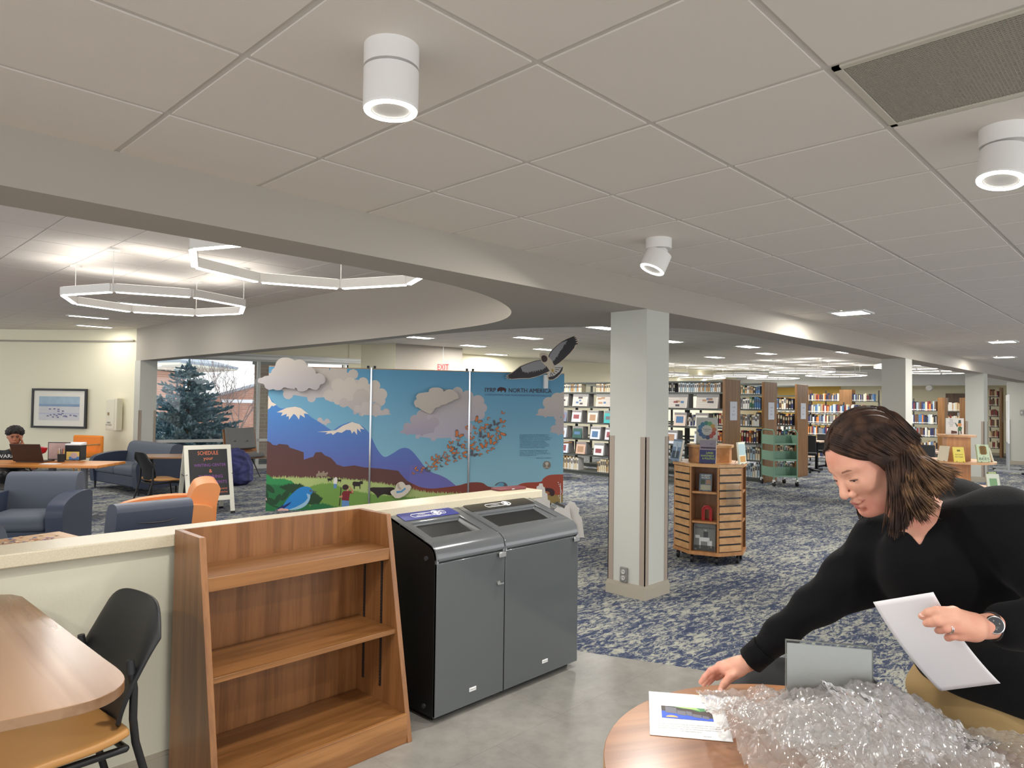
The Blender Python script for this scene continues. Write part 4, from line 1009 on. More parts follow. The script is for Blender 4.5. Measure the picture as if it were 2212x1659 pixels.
MB().bb(-.10, .60, 0, 2.2, 0, 2.50).build('brick_wall', m_br2, t); MB().bb(-.14, .64, -.05, 2.3, 2.50, 2.78).build('stone_cap', mat('limestone', (206, 206, 202), .8), t); MB().bb(-.1, .6, 0, 2.2, 2.78, 3.4).build('upper_wall', m_br2, t)
t = obuild('brick_building', 'red brick building with a sloping snowy roof beyond the spruce', 'building', 500, 880, 36)
MB().prism([(-6, 0), (2.6, 0), (2.6, 2.62), (-2.2, 1.25), (-6, 1.0)], 0, 6, axis='y').build('wall', m_br, t)
MB().prism([(-6, 1.0), (-2.2, 1.25), (2.6, 2.62), (2.6, 2.76), (-2.2, 1.38), (-6, 1.14)], -.3, 6, axis='y').build('roof', mat('roof_grey', (170, 176, 186), .8), t)
MB().bb(-.3, 2.6, -.6, 0, 1.38, 1.55).build('snowy_ledge', mat('snow_ledge', (236, 240, 248), .7), t); MB().bb(1.2, 2.4, -.05, .05, 0, 1.5).build('window_recess', mat('red_door', (150, 70, 66), .7), t)
t = obuild('eaved_building', 'building with a deep pale eave at the upper left of the window', 'building', 352, 800, 30)
MB().prism([(-3.5, 2.95), (1.25, 3.05), (1.3, 3.16), (-.4, 3.55), (-3.5, 3.9)], -1, 5, axis='y').build('roof', mat('eave_grey', (150, 158, 168), .8), t)
MB().prism([(-3.5, 2.72), (1.2, 2.98), (1.25, 3.06), (-3.5, 2.96)], -1.1, 5, axis='y').build('fascia', mat('fascia_pale', (214, 208, 192), .8), t)
MB().bb(-3.5, -.9, 0, 4, 0, 2.8).build('wall', m_br, t)
# blue spruce
q = C(405, 900, 19.5); t = thing('spruce_tree', 'bluish spruce tree filling the left window pane', 'tree', (q.x, q.y, -.1))
random.seed(21); TH = 2.62
tk = MB().cyl((0, 0, 0), (0, 0, TH), .09, .01, n=10).build('trunk', mat('bark', (92, 76, 64), .9), t)
nb = MB(); br_ = MB(); gm = [mat('needle_blue', (150, 186, 202), .8), mat('needle_deep', (112, 148, 164), .85), mat('needle_pale', (190, 214, 226), .8)]
def twig(p, d, L, mt):
    d = d.normalized(); e = d.cross(Vector((0, 0, 1))); e = e.normalized() if e.length > .01 else Vector((1, 0, 0)); g = d.cross(e); r = .030
    n = 5; vs = [p+(e*cos(2*pi*i/n)+g*sin(2*pi*i/n))*r*.6 for i in range(n)]+[p+d*L*.6+(e*cos(2*pi*i/n)+g*sin(2*pi*i/n))*r for i in range(n)]+[p+d*L]
    nb.add(vs, [(i, (i+1) % n, (i+1) % n+n, i+n) for i in range(n)]+[(i+n, (i+1) % n+n, 2*n) for i in range(n)], mt)
z = .15
while z < TH-.05:
    R = (1-z/TH)**.85*1.50+.05; nbr = max(4, int(9*(1-z/TH))+4)
    for i in range(nbr):
        a = random.random()*2*pi; L = R*random.uniform(.75, 1.08); dirv = Vector((cos(a), sin(a), random.uniform(-.05, .35)))
        p0 = Vector((0, 0, z+random.uniform(-.05, .05))); br_.cyl(p0, p0+dirv*L, .012, .004, n=5)
        k = max(3, int(L/.085))
        for j in range(1, k+1):
            s = j/k; pj = p0+dirv*L*s
            for e in range(3):
                dd = dirv*.8+Vector((random.uniform(-1, 1), random.uniform(-1, 1), random.uniform(-.1, .9)))*(1.0 if e else .3)
                twig(pj, dd, random.uniform(.10, .19), random.choice(gm if s > .4 else gm[:2]))
    z += .085
for k in range(5): twig(Vector((0, 0, TH-.1*k)), Vector((random.uniform(-.3, .3), random.uniform(-.3, .3), 1)), .22, gm[0])
nb.build('needles', gm[0], t); br_.build('branches', mat('bark', (92, 76, 64), .9), t)
# bare shrubs
for u, d, h, s in ((455, 26, 3.6, 3), (515, 33, 4.2, 9)):
    q = C(u, 900, d); t = thing('bare_tree', {455: 'bare-branched tree right behind the spruce top', 515: 'bare-branched tree near the window mullion', 345: 'bare-branched tree under the pale eave'}[u], 'tree', (q.x, q.y, -.1)); random.seed(s)
    b = MB()
    def grow(p, d_, L, r, lv):
        e = p+d_*L; b.cyl(p, e, r, r*.65, n=5, caps=False)
        if lv == 0: return
        for _ in range(3): grow(e if _ else p+d_*L*.6, (d_+Vector((random.uniform(-.7, .7), random.uniform(-.7, .7), random.uniform(-.1, .4)))).normalized(), L*random.uniform(.6, .8), r*.6, lv-1)
    for k in range(4): grow(Vector((0, 0, 0)), Vector((random.uniform(-.4, .4), random.uniform(-.4, .4), 1)).normalized(), h*.33, .03, 4)
    b.build('branches', mat('twig_brown', (120, 104, 100), .9), t)
# ================================================================ three-panel mural screen
# traced coordinates (a 2212 x 1390 tracing frame over the screen) are laid onto the real panels
MP = [C(577, 870, 9.3), C(801, 870, 9.7), C(1014, 870, 10.1), C(1220, 870, 10.5)]
for p in MP: p.z = 0
PT, PB = 2.032, .09
TU = [118, 825, 1503, 2150]          # tracing x of the panel joints
def ttop(u): return 312+(u-118)*(343-312)/2032
PXM = 1504.1*2212/700
def panel_M(i):
    a, b_ = MP[i], MP[i+1]; x = (b_-a).normalized(); n = Vector((x.y, -x.x, 0)); 
    M = Matrix((x, Vector((0, 0, 1)), n)).transposed().to_4x4(); M.translation = a
    return M, (b_-a).length
def tr2loc(i, u, v):
    """tracing point -> metres on panel i (x along, y height)"""
    M, L = panel_M(i); f = (u-TU[i])/(TU[i+1]-TU[i])
    # perspective along the slightly turned panel
    da, db = MP[i].dot(Vector((_F.x, _F.y, 0))), MP[i+1].dot(Vector((_F.x, _F.y, 0))); s = f*da/(db+(da-db)*f) if abs(da-db) > 1e-6 else f
    d = da+(db-da)*s; y = PT-(v-ttop(u))/3.16/1504.1*d
    return (s*L, y)
def clip(poly, x0, x1, y0, y1):
    def cl(P, ins, inter):
        out = []
        for k in range(len(P)):
            a, b_ = P[k-1], P[k]; ia, ib = ins(a), ins(b_)
            if ib:
                if not ia: out.append(inter(a, b_))
                out.append(b_)
            elif ia: out.append(inter(a, b_))
        return out
    def ix(v): return lambda a, b_: (v, a[1]+(b_[1]-a[1])*(v-a[0])/(b_[0]-a[0]))
    def iy(v): return lambda a, b_: (a[0]+(b_[0]-a[0])*(v-a[1])/(b_[1]-a[1]), v)
    for ins, it in ((lambda p: p[0] >= x0, ix(x0)), (lambda p: p[0] <= x1, ix(x1)), (lambda p: p[1] >= y0, iy(y0)), (lambda p: p[1] <= y1, iy(y1))):
        if len(poly) < 3: return []
        poly = cl(poly, ins, it)
    return poly if len(poly) > 2 else []
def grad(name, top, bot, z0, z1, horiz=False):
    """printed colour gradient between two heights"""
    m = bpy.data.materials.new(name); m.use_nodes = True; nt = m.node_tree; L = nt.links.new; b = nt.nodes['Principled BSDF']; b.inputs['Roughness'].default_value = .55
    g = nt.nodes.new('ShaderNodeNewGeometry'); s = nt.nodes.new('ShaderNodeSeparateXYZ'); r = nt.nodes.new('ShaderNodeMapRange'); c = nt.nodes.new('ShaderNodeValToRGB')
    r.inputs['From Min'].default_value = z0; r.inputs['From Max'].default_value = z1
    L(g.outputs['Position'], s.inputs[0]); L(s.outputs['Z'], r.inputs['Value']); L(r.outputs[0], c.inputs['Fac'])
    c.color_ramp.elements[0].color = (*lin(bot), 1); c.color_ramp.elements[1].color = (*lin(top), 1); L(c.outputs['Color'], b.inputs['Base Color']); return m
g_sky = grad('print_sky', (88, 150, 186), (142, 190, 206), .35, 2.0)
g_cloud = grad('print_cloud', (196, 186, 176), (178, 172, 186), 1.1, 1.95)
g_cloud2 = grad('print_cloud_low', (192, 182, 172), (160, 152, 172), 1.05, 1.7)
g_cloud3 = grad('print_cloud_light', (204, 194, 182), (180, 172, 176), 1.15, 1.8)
g_mt = grad('print_mountain', (70, 130, 196), (96, 100, 172), .55, 1.45)
g_mt2 = grad('print_hill_violet', (104, 104, 170), (106, 106, 176), .3, 1.2)
g_mesa = grad('print_mesa', (84, 54, 54), (100, 60, 52), .3, 1.0)
P_ = lambda n, c: mat('print_'+n, c, .55)
k_snow = P_('snowcap', (226, 212, 196)); k_red = P_('red_hill', (164, 68, 46)); k_redd = P_('red_hill_deep', (128, 60, 48)); k_lg = P_('meadow_light', (172, 190, 118)); k_g = P_('meadow', (112, 152, 68))
k_dg = P_('grass_deep', (34, 110, 62)); k_bg = P_('bush_green', (46, 138, 78)); k_sh = P_('grass_shadow', (34, 66, 38)); k_cow = P_('cow', (40, 28, 26)); k_bird = P_('bluebird', (38, 130, 202)); k_birdd = P_('bird_wing', (24, 44, 110)); k_birdl = P_('bird_belly', (150, 190, 214))
k_shirt = P_('shirt_red', (124, 32, 40)); k_skin = P_('skin', (196, 134, 104)); k_hair = P_('hair', (52, 28, 26)); k_jean = P_('jeans', (96, 138, 190)); k_wh = P_('white', (226, 222, 216)); k_tan = P_('prairie', (158, 132, 76)); k_or = P_('monarch', (206, 118, 60)); k_bk = P_('ink', (28, 26, 34)); k_bis = P_('bison', (60, 28, 34)); k_txt = P_('text_blue', (56, 104, 140)); k_seal = P_('seal', (126, 118, 106)); k_pink = P_('blossom', (222, 176, 172)); k_rid = P_('riders', (150, 134, 112)); k_leaf = P_('leaf', (30, 70, 42))
def cloud(pts, r=1.0, n=6):
    """scalloped cloud outline: union of round lobes, traced by casting rays from the middle of the lobe chain"""
    N = len(pts); path = [(p[0], p[1]) for p in pts]; area_ = sum(path[k-1][0]*path[k][1]-path[k][0]*path[k-1][1] for k in range(N)); sg = 1 if area_ > 0 else -1; out = []
    for i in range(N):
        x, y, R = pts[i]; px, py, pR = pts[i-1]; qx, qy, qR = pts[(i+1) % N]
        def cut(ox, oy, oR, first):
            d = math.hypot(ox-x, oy-y) or 1e-6; a = (d*d+R*R-oR*oR)/(2*d)/R; base = math.atan2(oy-y, ox-x); h_ = math.acos(max(-1, min(1, a))); return base+(h_ if first else -h_)*sg
        a0, a1 = cut(px, py, pR, True), cut(qx, qy, qR, False); da = ((a1-a0)*sg) % (2*pi)
        if da > 5.4: da = 0.0
        for k in range(n+1): a = a0+sg*da*k/n; out.append((x+R*cos(a), y+R*sin(a)))
    return out
def sm(pts, n=5): return [tuple(p)[:2] for p in spline([(a, b_, 0) for a, b_ in pts], n)]
def tuft(pts, amp, step, seed=1):
    random.seed(seed); out = []
    for i in range(len(pts)-1):
        (x0, y0), (x1, y1) = pts[i], pts[i+1]; L = math.hypot(x1-x0, y1-y0); k = max(1, int(L/step))
        for j in range(k):
            t_ = j/k; out.append((x0+(x1-x0)*t_, y0+(y1-y0)*t_)); t2 = (j+.45)/k; out.append((x0+(x1-x0)*t2+random.uniform(-6, 6), y0+(y1-y0)*t2-amp*random.uniform(.4, 1)))
    out.append(pts[-1]); return out
BT = 1750
ART = []
def A(mt, pts): ART.append((mt, pts))
A(g_sky, [(60, 250), (2200, 250), (2200, BT), (60, BT)])
# clouds, back to front
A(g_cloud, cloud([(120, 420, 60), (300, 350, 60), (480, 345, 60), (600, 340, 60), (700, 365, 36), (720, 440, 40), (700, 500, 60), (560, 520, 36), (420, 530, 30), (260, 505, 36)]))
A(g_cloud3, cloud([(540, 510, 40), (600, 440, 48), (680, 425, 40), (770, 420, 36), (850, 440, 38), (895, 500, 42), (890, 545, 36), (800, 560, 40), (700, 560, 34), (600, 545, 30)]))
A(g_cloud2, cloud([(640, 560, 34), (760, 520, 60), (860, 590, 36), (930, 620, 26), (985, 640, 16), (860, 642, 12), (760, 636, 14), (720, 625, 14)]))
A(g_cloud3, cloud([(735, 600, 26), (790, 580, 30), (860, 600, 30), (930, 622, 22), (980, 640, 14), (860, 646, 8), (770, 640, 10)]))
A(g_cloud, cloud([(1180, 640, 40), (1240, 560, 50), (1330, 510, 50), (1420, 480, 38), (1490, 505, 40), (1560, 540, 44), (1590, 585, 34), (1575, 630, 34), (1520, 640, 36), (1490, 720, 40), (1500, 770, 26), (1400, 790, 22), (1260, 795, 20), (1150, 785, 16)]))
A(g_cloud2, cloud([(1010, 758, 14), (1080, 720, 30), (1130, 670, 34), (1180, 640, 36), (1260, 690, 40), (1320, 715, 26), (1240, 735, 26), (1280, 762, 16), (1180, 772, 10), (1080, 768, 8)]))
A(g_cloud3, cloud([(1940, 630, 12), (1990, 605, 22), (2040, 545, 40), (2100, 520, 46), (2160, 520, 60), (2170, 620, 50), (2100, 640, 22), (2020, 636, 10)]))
A(g_cloud3, cloud([(2040, 742, 10), (2080, 720, 24), (2120, 680, 34), (2165, 690, 40), (2170, 760, 30), (2110, 756, 8)]))
A(g_cloud3, cloud([(440, 700, 12), (480, 680, 18), (530, 688, 18), (572, 694, 10), (520, 706, 8), (470, 706, 8)]))
# mountains
A(g_mt, [(60, 560), (118, 512)]+sm([(160, 560), (205, 600), (260, 600), (310, 590), (360, 610), (420, 660), (480, 695), (540, 735), (570, 748), (620, 715), (700, 690), (760, 712), (810, 755), (845, 815), (880, 880), (925, 925), (975, 905), (1030, 870), (1070, 862), (1110, 880), (1160, 935), (1200, 985), (1250, 1025), (1300, 1042), (1360, 1070), (1415, 1115)])+[(1415, BT), (60, BT)])
A(k_snow, [(113, 505), (128, 520), (150, 560), (182, 578), (160, 590), (150, 585), (140, 600), (126, 612), (118, 600), (113, 615)])
A(k_snow, [(185, 630), (250, 600), (310, 590), (350, 600), (402, 640), (370, 636), (378, 665), (345, 645), (338, 678), (315, 648), (300, 640), (270, 680), (268, 655), (250, 660), (255, 640), (215, 655), (225, 632)])
A(k_snow, [(465, 760), (520, 755), (590, 748), (640, 715), (700, 690), (750, 705), (785, 740), (755, 735), (762, 760), (735, 735), (735, 778), (715, 752), (700, 770), (690, 745), (660, 745), (630, 765), (600, 760), (570, 780), (560, 768), (520, 775), (535, 762)])
A(g_mt2, sm([(1180, 975), (1250, 1028), (1300, 1042), (1360, 1070), (1425, 1120)])+[(1425, BT), (1100, BT), (1100, 980)])
# mesas
A(g_mesa, [(60, 822)]+sm([(118, 824), (145, 835), (162, 852)], 3)+[(190, 855), (205, 845), (265, 850), (280, 870), (330, 885), (375, 900), (377, 950), (420, 935), (440, 930), (455, 900), (495, 897), (520, 920), (560, 935), (590, 965), (600, 980), (650, 995), (720, 985), (790, 998), (900, 1005), (1022, 1018)]+sm([(1040, 1040), (1085, 1085), (1130, 1108), (1180, 1130), (1260, 1140), (1360, 1130), (1430, 1115)])+[(1440, BT), (60, BT)])
A(k_redd, sm([(1120, 1105), (1180, 1128), (1260, 1136), (1360, 1125), (1440, 1112), (1490, 1098), (1540, 1090), (1600, 1094), (1640, 1118), (1700, 1122)])+[(1750, BT), (1120, BT)])
A(k_red, sm([(1700, 1125), (1800, 1122), (1875, 1092), (1990, 1082), (2010, 1060), (2045, 1038), (2100, 1031), (2160, 1031)])+[(2200, 1031), (2200, BT), (1700, BT)])
# meadow
A(k_lg, tuft([(60, 1090), (180, 1078), (400, 1078), (560, 1080), (760, 1090), (900, 1110), (1000, 1125), (1090, 1140), (1160, 1158), (1240, 1170), (1400, 1172), (1600, 1180)], 22, 9, 2)+[(1700, BT), (60, BT)])
A(k_g, tuft([(380, 1150), (480, 1120), (560, 1112), (640, 1140), (760, 1170), (900, 1190), (1080, 1200), (1400, 1215), (1700, 1225)], 16, 8, 3)+[(1800, BT), (300, BT)])
A(k_bg, tuft([(60, 1030), (120, 1050), (170, 1085), (240, 1085), (300, 1100), (330, 1140)], 12, 10, 4)+[(340, 1250), (60, 1300)])
A(k_dg, tuft([(60, 1120), (200, 1128), (300, 1150), (380, 1200), (420, 1260), (460, 1330)], 14, 9, 5)+[(500, BT), (60, BT)])
A(k_sh, tuft([(215, 1140), (280, 1120), (360, 1120), (400, 1150), (460, 1180), (510, 1215)], 16, 8, 6)+[(480, 1260), (400, 1250), (300, 1180)])
A(k_dg, tuft([(430, 1260), (520, 1250), (620, 1280), (760, 1290)], 18, 9, 7)+[(800, BT), (430, BT)])
A(k_tan, tuft([(1880, 1190), (1960, 1178), (2060, 1175), (2200, 1172)], 12, 8, 8)+[(2200, BT), (1850, BT)])
A(P_('prairie_deep', (120, 124, 72)), tuft([(1880, 1250), (1960, 1225), (2060, 1235), (2200, 1220)], 20, 9, 9)+[(2200, BT), (1850, BT)])
def ellp(cx, cy, a, b_, rot=0, n=16): return [(cx+a*cos(2*pi*k/n)*cos(rot)-b_*sin(2*pi*k/n)*sin(rot), cy+a*cos(2*pi*k/n)*sin(rot)+b_*sin(2*pi*k/n)*cos(rot)) for k in range(n)]
for x, y, a, r in ((150, 1150, 42, .7), (205, 1220, 38, -1.1), (165, 1235, 40, .5), (255, 1195, 44, -.9), (120, 1180, 40, 1.2)): A(k_leaf, ellp(x, y, a, a*.45, r))
A(k_pink, ellp(112, 1228, 20, 24))
A(k_leaf, [(108, 1200), (130, 1230), (180, 1262), (230, 1280), (226, 1286), (170, 1270), (120, 1240)])
# bluebird
A(k_birdd, [(170, 1310), (230, 1268), (262, 1240), (290, 1262), (250, 1300), (200, 1330)])
A(k_bird, sm([(240, 1270), (262, 1230), (300, 1185), (345, 1145), (385, 1133), (420, 1138), (442, 1158), (440, 1175), (425, 1195), (422, 1225), (395, 1262), (350, 1285), (290, 1290), (250, 1285)], 4))
A(k_birdl, sm([(400, 1180), (425, 1190), (420, 1225), (395, 1262), (345, 1287), (280, 1292), (330, 1272), (385, 1240), (410, 1210)], 4))
A(k_birdd, [(180, 1302), (250, 1262), (300, 1235), (285, 1256), (225, 1300)])
A(k_bk, [(440, 1158), (475, 1168), (440, 1172)]); A(k_bk, ellp(428, 1160, 8, 8))
for x, y in ((235, 1290), (262, 1292), (215, 1297)): A(k_pink, ellp(x, y, 20, 9))
# riders, herder, cattle
for dx in (0, 32): A(k_rid, [(465+dx, 1072), (462+dx, 1050), (475+dx, 1040), (476+dx, 1026), (486+dx, 1026), (488+dx, 1040), (500+dx, 1036), (508+dx, 1030), (512+dx, 1044), (502+dx, 1052), (500+dx, 1074), (494+dx, 1060), (474+dx, 1060), (470+dx, 1074)])
def cow(x, y, s, flip=1):
    f = lambda pts: [(x+flip*a*s, y+b_*s) for a, b_ in pts]
    A(k_cow, f([(-30, -12), (-22, -18), (10, -16), (18, -22), (24, -20), (32, -24), (30, -16), (34, -8), (28, -2), (20, -4), (17, 6), (18, 26), (13, 26), (11, 10), (-14, 10), (-16, 27), (-21, 27), (-23, 8), (-29, 4)]))
cow(558, 1085, .6); cow(620, 1090, .5, -1); cow(745, 1115, 1.15)
A(k_wh, [(580, 1105), (583, 1080), (590, 1068), (600, 1066), (608, 1076), (606, 1095), (604, 1112), (585, 1116)]); A(k_jean, [(584, 1112), (604, 1112), (602, 1142), (584, 1142)])
A(k_cow, sm([(830, 1138), (850, 1132), (870, 1132), (920, 1132), (990, 1132), (1000, 1160), (975, 1185), (930, 1178), (900, 1190), (885, 1205), (872, 1185), (850, 1165), (835, 1158)], 3))
# hiker
A(k_shirt, [(640, 1175), (652, 1160), (690, 1158), (700, 1160), (718, 1165), (715, 1178), (695, 1175), (688, 1228), (640, 1222)]); A(k_hair, ellp(664, 1134, 22, 19)); A(k_skin, [(672, 1150), (684, 1142), (686, 1158), (674, 1162)])
A(k_skin, [(684, 1124), (692, 1124), (720, 1160), (712, 1176), (704, 1166), (706, 1158)]); A(k_jean, [(642, 1222), (690, 1226), (692, 1290), (640, 1290)]); A(k_hair, [(631, 1135), (637, 1135), (628, 1260), (622, 1260)]); A(k_skin, [(622, 1195), (645, 1188), (645, 1202), (624, 1206)])
# bison
A(k_bis, sm([(1990, 1150), (2000, 1130), (2030, 1124), (2065, 1126), (2085, 1140), (2088, 1160), (2080, 1176), (2062, 1178), (2055, 1168), (2010, 1172), (1992, 1172)], 3)); A(P_('calf', (172, 106, 60)), sm([(1995, 1150), (2020, 1145), (2050, 1150), (2052, 1165), (2030, 1166), (2000, 1172)], 3))
A(k_bk, sm([(1680, 1112), (1700, 1094), (1725, 1086), (1750, 1090), (1765, 1102), (1770, 1116)], 4)); A(P_('far_peak', (100, 160, 190)), sm([(1690, 1112), (1708, 1096), (1728, 1090), (1745, 1098), (1740, 1116)], 4))
A(k_wh, [(2126, 1090), (2129, 1090), (2132, 1230), (2126, 1230)])
for i in range(9): A(k_wh, ellp(2112+((i*37) % 32), 1085+i*13, 5, 3, .5, 6))
# lettering and seal
A(k_seal, ellp(2033, 968, 27, 28, 0, 20)); A(P_('seal_light', (190, 184, 172)), ellp(2033, 958, 12, 11, 0, 12)); A(P_('seal_light', (190, 184, 172)), [(2030, 965), (2036, 965), (2037, 982), (2029, 982)]); A(P_('seal_light', (190, 184, 172)), [(2016, 984), (2050, 984), (2050, 987), (2016, 987)])
A(k_bis, sm([(1690, 458), (1697, 447), (1712, 441), (1730, 443), (1748, 450), (1751, 462), (1746, 476), (1741, 477), (1738, 466), (1722, 466), (1720, 475), (1715, 476), (1712, 466), (1700, 470), (1692, 474)], 3))
ring = []
for k in range(40): ring.append((k*2*pi/40))
for k in range(40):
    a, b_ = ring[k], ring[(k+1) % 40]; A(k_txt, [(1637+72*cos(a), 790+66*sin(a)), (1637+72*cos(b_), 790+66*sin(b_)), (1637+70.5*cos(b_), 790+64.5*sin(b_)), (1637+70.5*cos(a), 790+64.5*sin(a))])
# monarchs swarm: x, y, size, turn
BF = [(1730, 618, 15, .2), (1562, 672, 30, .5), (1630, 655, 13, 2), (1728, 676, 24, .1), (1685, 692, 26, .1), (1735, 706, 12, 2.5), (1615, 705, 20, 1.9), (1583, 726, 24, 2.2), (1540, 722, 15, .5), (1484, 722, 16, 1.2), (1647, 724, 26, .9), (1693, 732, 22, 1.1), (1610, 743, 12, 1), (1548, 758, 14, .4), (1432, 772, 34, .3), (1505, 770, 16, 1.3), (1592, 776, 28, .3), (1645, 777, 26, .2), (1688, 764, 12, 1.2), (1720, 768, 30, 2.2), (1688, 796, 15, .8), (1525, 792, 20, -.4), (1577, 806, 9, .6), (1618, 816, 15, .5), (1663, 820, 30, .2), (1606, 844, 30, -.3), (1430, 808, 14, -.3), (1382, 824, 18, -.3), (1433, 838, 16, .4), (1457, 842, 18, 2), (1480, 818, 10, 0), (1545, 820, 10, .2), (1522, 850, 26, 1.3), (1370, 854, 20, 0), (1410, 866, 16, .1), (1475, 858, 14, .7), (1558, 866, 20, .9), (1390, 884, 28, .9), (1424, 890, 16, .4), (1472, 902, 26, 1.4), (1535, 902, 28, .3), (1628, 880, 14, 1.8), (1660, 860, 16, 2.4), (1580, 900, 14, 2.2), (1336, 890, 12, 2.2), (1360, 915, 15, .2), (1402, 920, 18, 1.2), (1440, 925, 16, .8), (1500, 932, 8, .3), (1288, 918, 18, .1), (1328, 916, 12, 1), (1258, 938, 20, .3), (1312, 938, 16, 1.2), (1360, 942, 18, .4), (1408, 945, 14, 2.4), (1290, 955, 18, .8), (1212, 964, 10, .4), (1270, 975, 24, 1), (1316, 985, 12, .2), (1350, 968, 14, .6), (1248, 990, 14, 2.2), (1230, 985, 10, .5), (1143, 1007, 18, .9), (1186, 1002, 18, 2), (1222, 1012, 20, .5), (1126, 1036, 12, .2), (1178, 1028, 9, .6), (1278, 1003, 12, 2.4), (1340, 930, 10, 1), (1298, 930, 10, 1)]
for i, (x, y, s, a) in enumerate(BF):
    blk = i % 6 == 4
    def w_(pts): return [(x+s*(p*cos(a)-q*sin(a)), y+s*(p*sin(a)+q*cos(a))) for p, q in pts]
    W1 = [(0, .1), (-.35, -.9), (-.75, -1.0), (-.95, -.6), (-.7, -.1), (-.6, .5), (-.2, .5)]; W2 = [(0, .1), (.4, -.45), (.9, -.6), (1.05, -.3), (.7, .1), (.45, .5), (.15, .4)]
    A(k_bk, w_(W1)); A(k_bk, w_(W2))
    if not blk:
        A(k_or, w_([(p*.8-.08, q*.78-.02) for p, q in W1])); A(k_or, w_([(p*.8+.07, q*.76) for p, q in W2]))
t = thing('mural_screen', 'three-panel mural screen of mountains, clouds, meadow and butterflies behind the half wall', 'screen', (0, 0, 0))
wrap = {'x': None}
pan = []
for i in range(3):
    M, L = panel_M(i); e = .012
    b = MB(); b.bb(e, L-e, PB, PT-.006, -.03, 0, mat('panel_edge', (170, 176, 178), .6), M)
    b.bb(e, L-e, PT-.012, PT, -.032, .003, mat('panel_top_wood', (170, 140, 108), .6), M)
    for k, (mt, pts) in enumerate(ART):
        if max(p[0] for p in pts) < TU[i] or min(p[0] for p in pts) > TU[i+1]: continue
        q = [tr2loc(i, u, v) for u, v in pts]; q = clip(q, e, L-e, PB, PT-.012)
        if len(q) < 3: continue
        b.flat(q, .0008+k*.00004, mt, M)
    o = b.build('mural_panel', None, t); pan.append(o)
    if i < 3: 
        pass
for i in (1, 2):
    p = MP[i]; n = (panel_M(i)[0].col[2].xyz+panel_M(i-1)[0].col[2].xyz).normalized()
    q = MB().tube([tuple(p+n*.0+Vector((0, 0, .1))), tuple(p+Vector((0, 0, PT+.01)))], .016, 12, mat('chrome_post', (200, 202, 204), .15, .9)).build('post', None, t, smooth=True)
    for s in (-1, 1):
        MB().cyl(p+panel_M(0)[0].col[0].xyz*s*.045+Vector((0, 0, PT)), p+panel_M(0)[0].col[0].xyz*s*.045+Vector((0, 0, PT+.035)), .018, n=12).build('thumb_screw', m_black, q)
for i, p in enumerate(MP):
    if i == 0: p = p+panel_M(0)[0].col[0].xyz*.15
    if i == 3: p = p-panel_M(2)[0].col[0].xyz*.10
    n = panel_M(min(i, 2))[0].col[2].xyz
    f = MB(); f.tube([p-n*.36+Vector((0, 0, .08)), p+n*.36+Vector((0, 0, .08))], .022, 8); f.cyl(p+Vector((0, 0, .08)), p+Vector((0, 0, PB+.02)), .018, n=10); o = f.build('foot', mat('foot_grey', (120, 124, 128), .4, .4), t, smooth=True)
    for s in (-1, 1): c = p+n*.36*s+Vector((0, 0, .032)); ax = panel_M(0)[0].col[0].xyz*.016; MB().cyl(c-ax, c+ax, .032, n=16).build('caster', m_black, o, smooth=True)
# lettering
M2, L2 = panel_M(2)
def ptext(s, u0, u1, v, h, mt, mb, al='LEFT'):
    x0, y = tr2loc(2, u0, v); x1, _ = tr2loc(2, u1, v); d = 10.3
    text_mesh(s, M2 @ Matrix.Translation((x0, y, .0095)), h/3.16/1504.1*d*1.38, mt, mb, 'LEFT', stretch=x1-x0)
tb = MB(); ptext('IYRP', 1603, 1678, 462, 30, k_bis, tb); tb.build('title_lettering', k_bis, pan[2])
tb = MB(); ptext('NORTH AMERICA', 1765, 2056, 463, 30, k_bis, tb); tb.build('title_lettering', k_bis, pan[2])
tb = MB(); ptext('INTERNATIONAL YEAR OF RANGELANDS AND PASTORALISTS', 1606, 2056, 494, 13, P_('sub_blue', (84, 116, 150)), tb); tb.build('subtitle_lettering', None, pan[2])
tb = MB()
for i, (s, u1) in enumerate([('This educational exhibit is part of the International Year of', 2045), ('Rangelands and Pastoralists with the Global Alliance for', 2043), ('Rangelands & Pastoralists. The partnership is dedicated to', 2062), ('raising global awareness of the vital role that rangelands', 2054), ('and pastoralists play in sustaining and enhancing', 2018), ('rich cultural diversity, enhancing food production,', 2030), ('delivering sustainable food systems, conserving climate,', 2046), ('natural biodiversity ecosystems, and supporting the', 2044), ('social and spiritual traditions of millions of people.', 2018), ('', 0), ('In this image, many types of rangelands are brought', 2036), ('together into a single panorama. These places are', 2030), ('ecologically, economically, culturally, and socially vital, yet', 2055), ('they are increasingly under threat.', 1960)]):
    if s: ptext(s, 1847, u1, 764+i*10.9-(2 if i > 9 else 0), 9, k_txt, tb)
    else: tb.build('paragraph_lettering', k_txt, pan[2]); tb = MB()
tb.build('paragraph_lettering', k_txt, pan[2]); tb = MB(); ptext('Illustration: Lynn Bystrom', 1960, 2062, 921, 9, k_txt, tb); tb.build('credit_lettering', k_txt, pan[2])
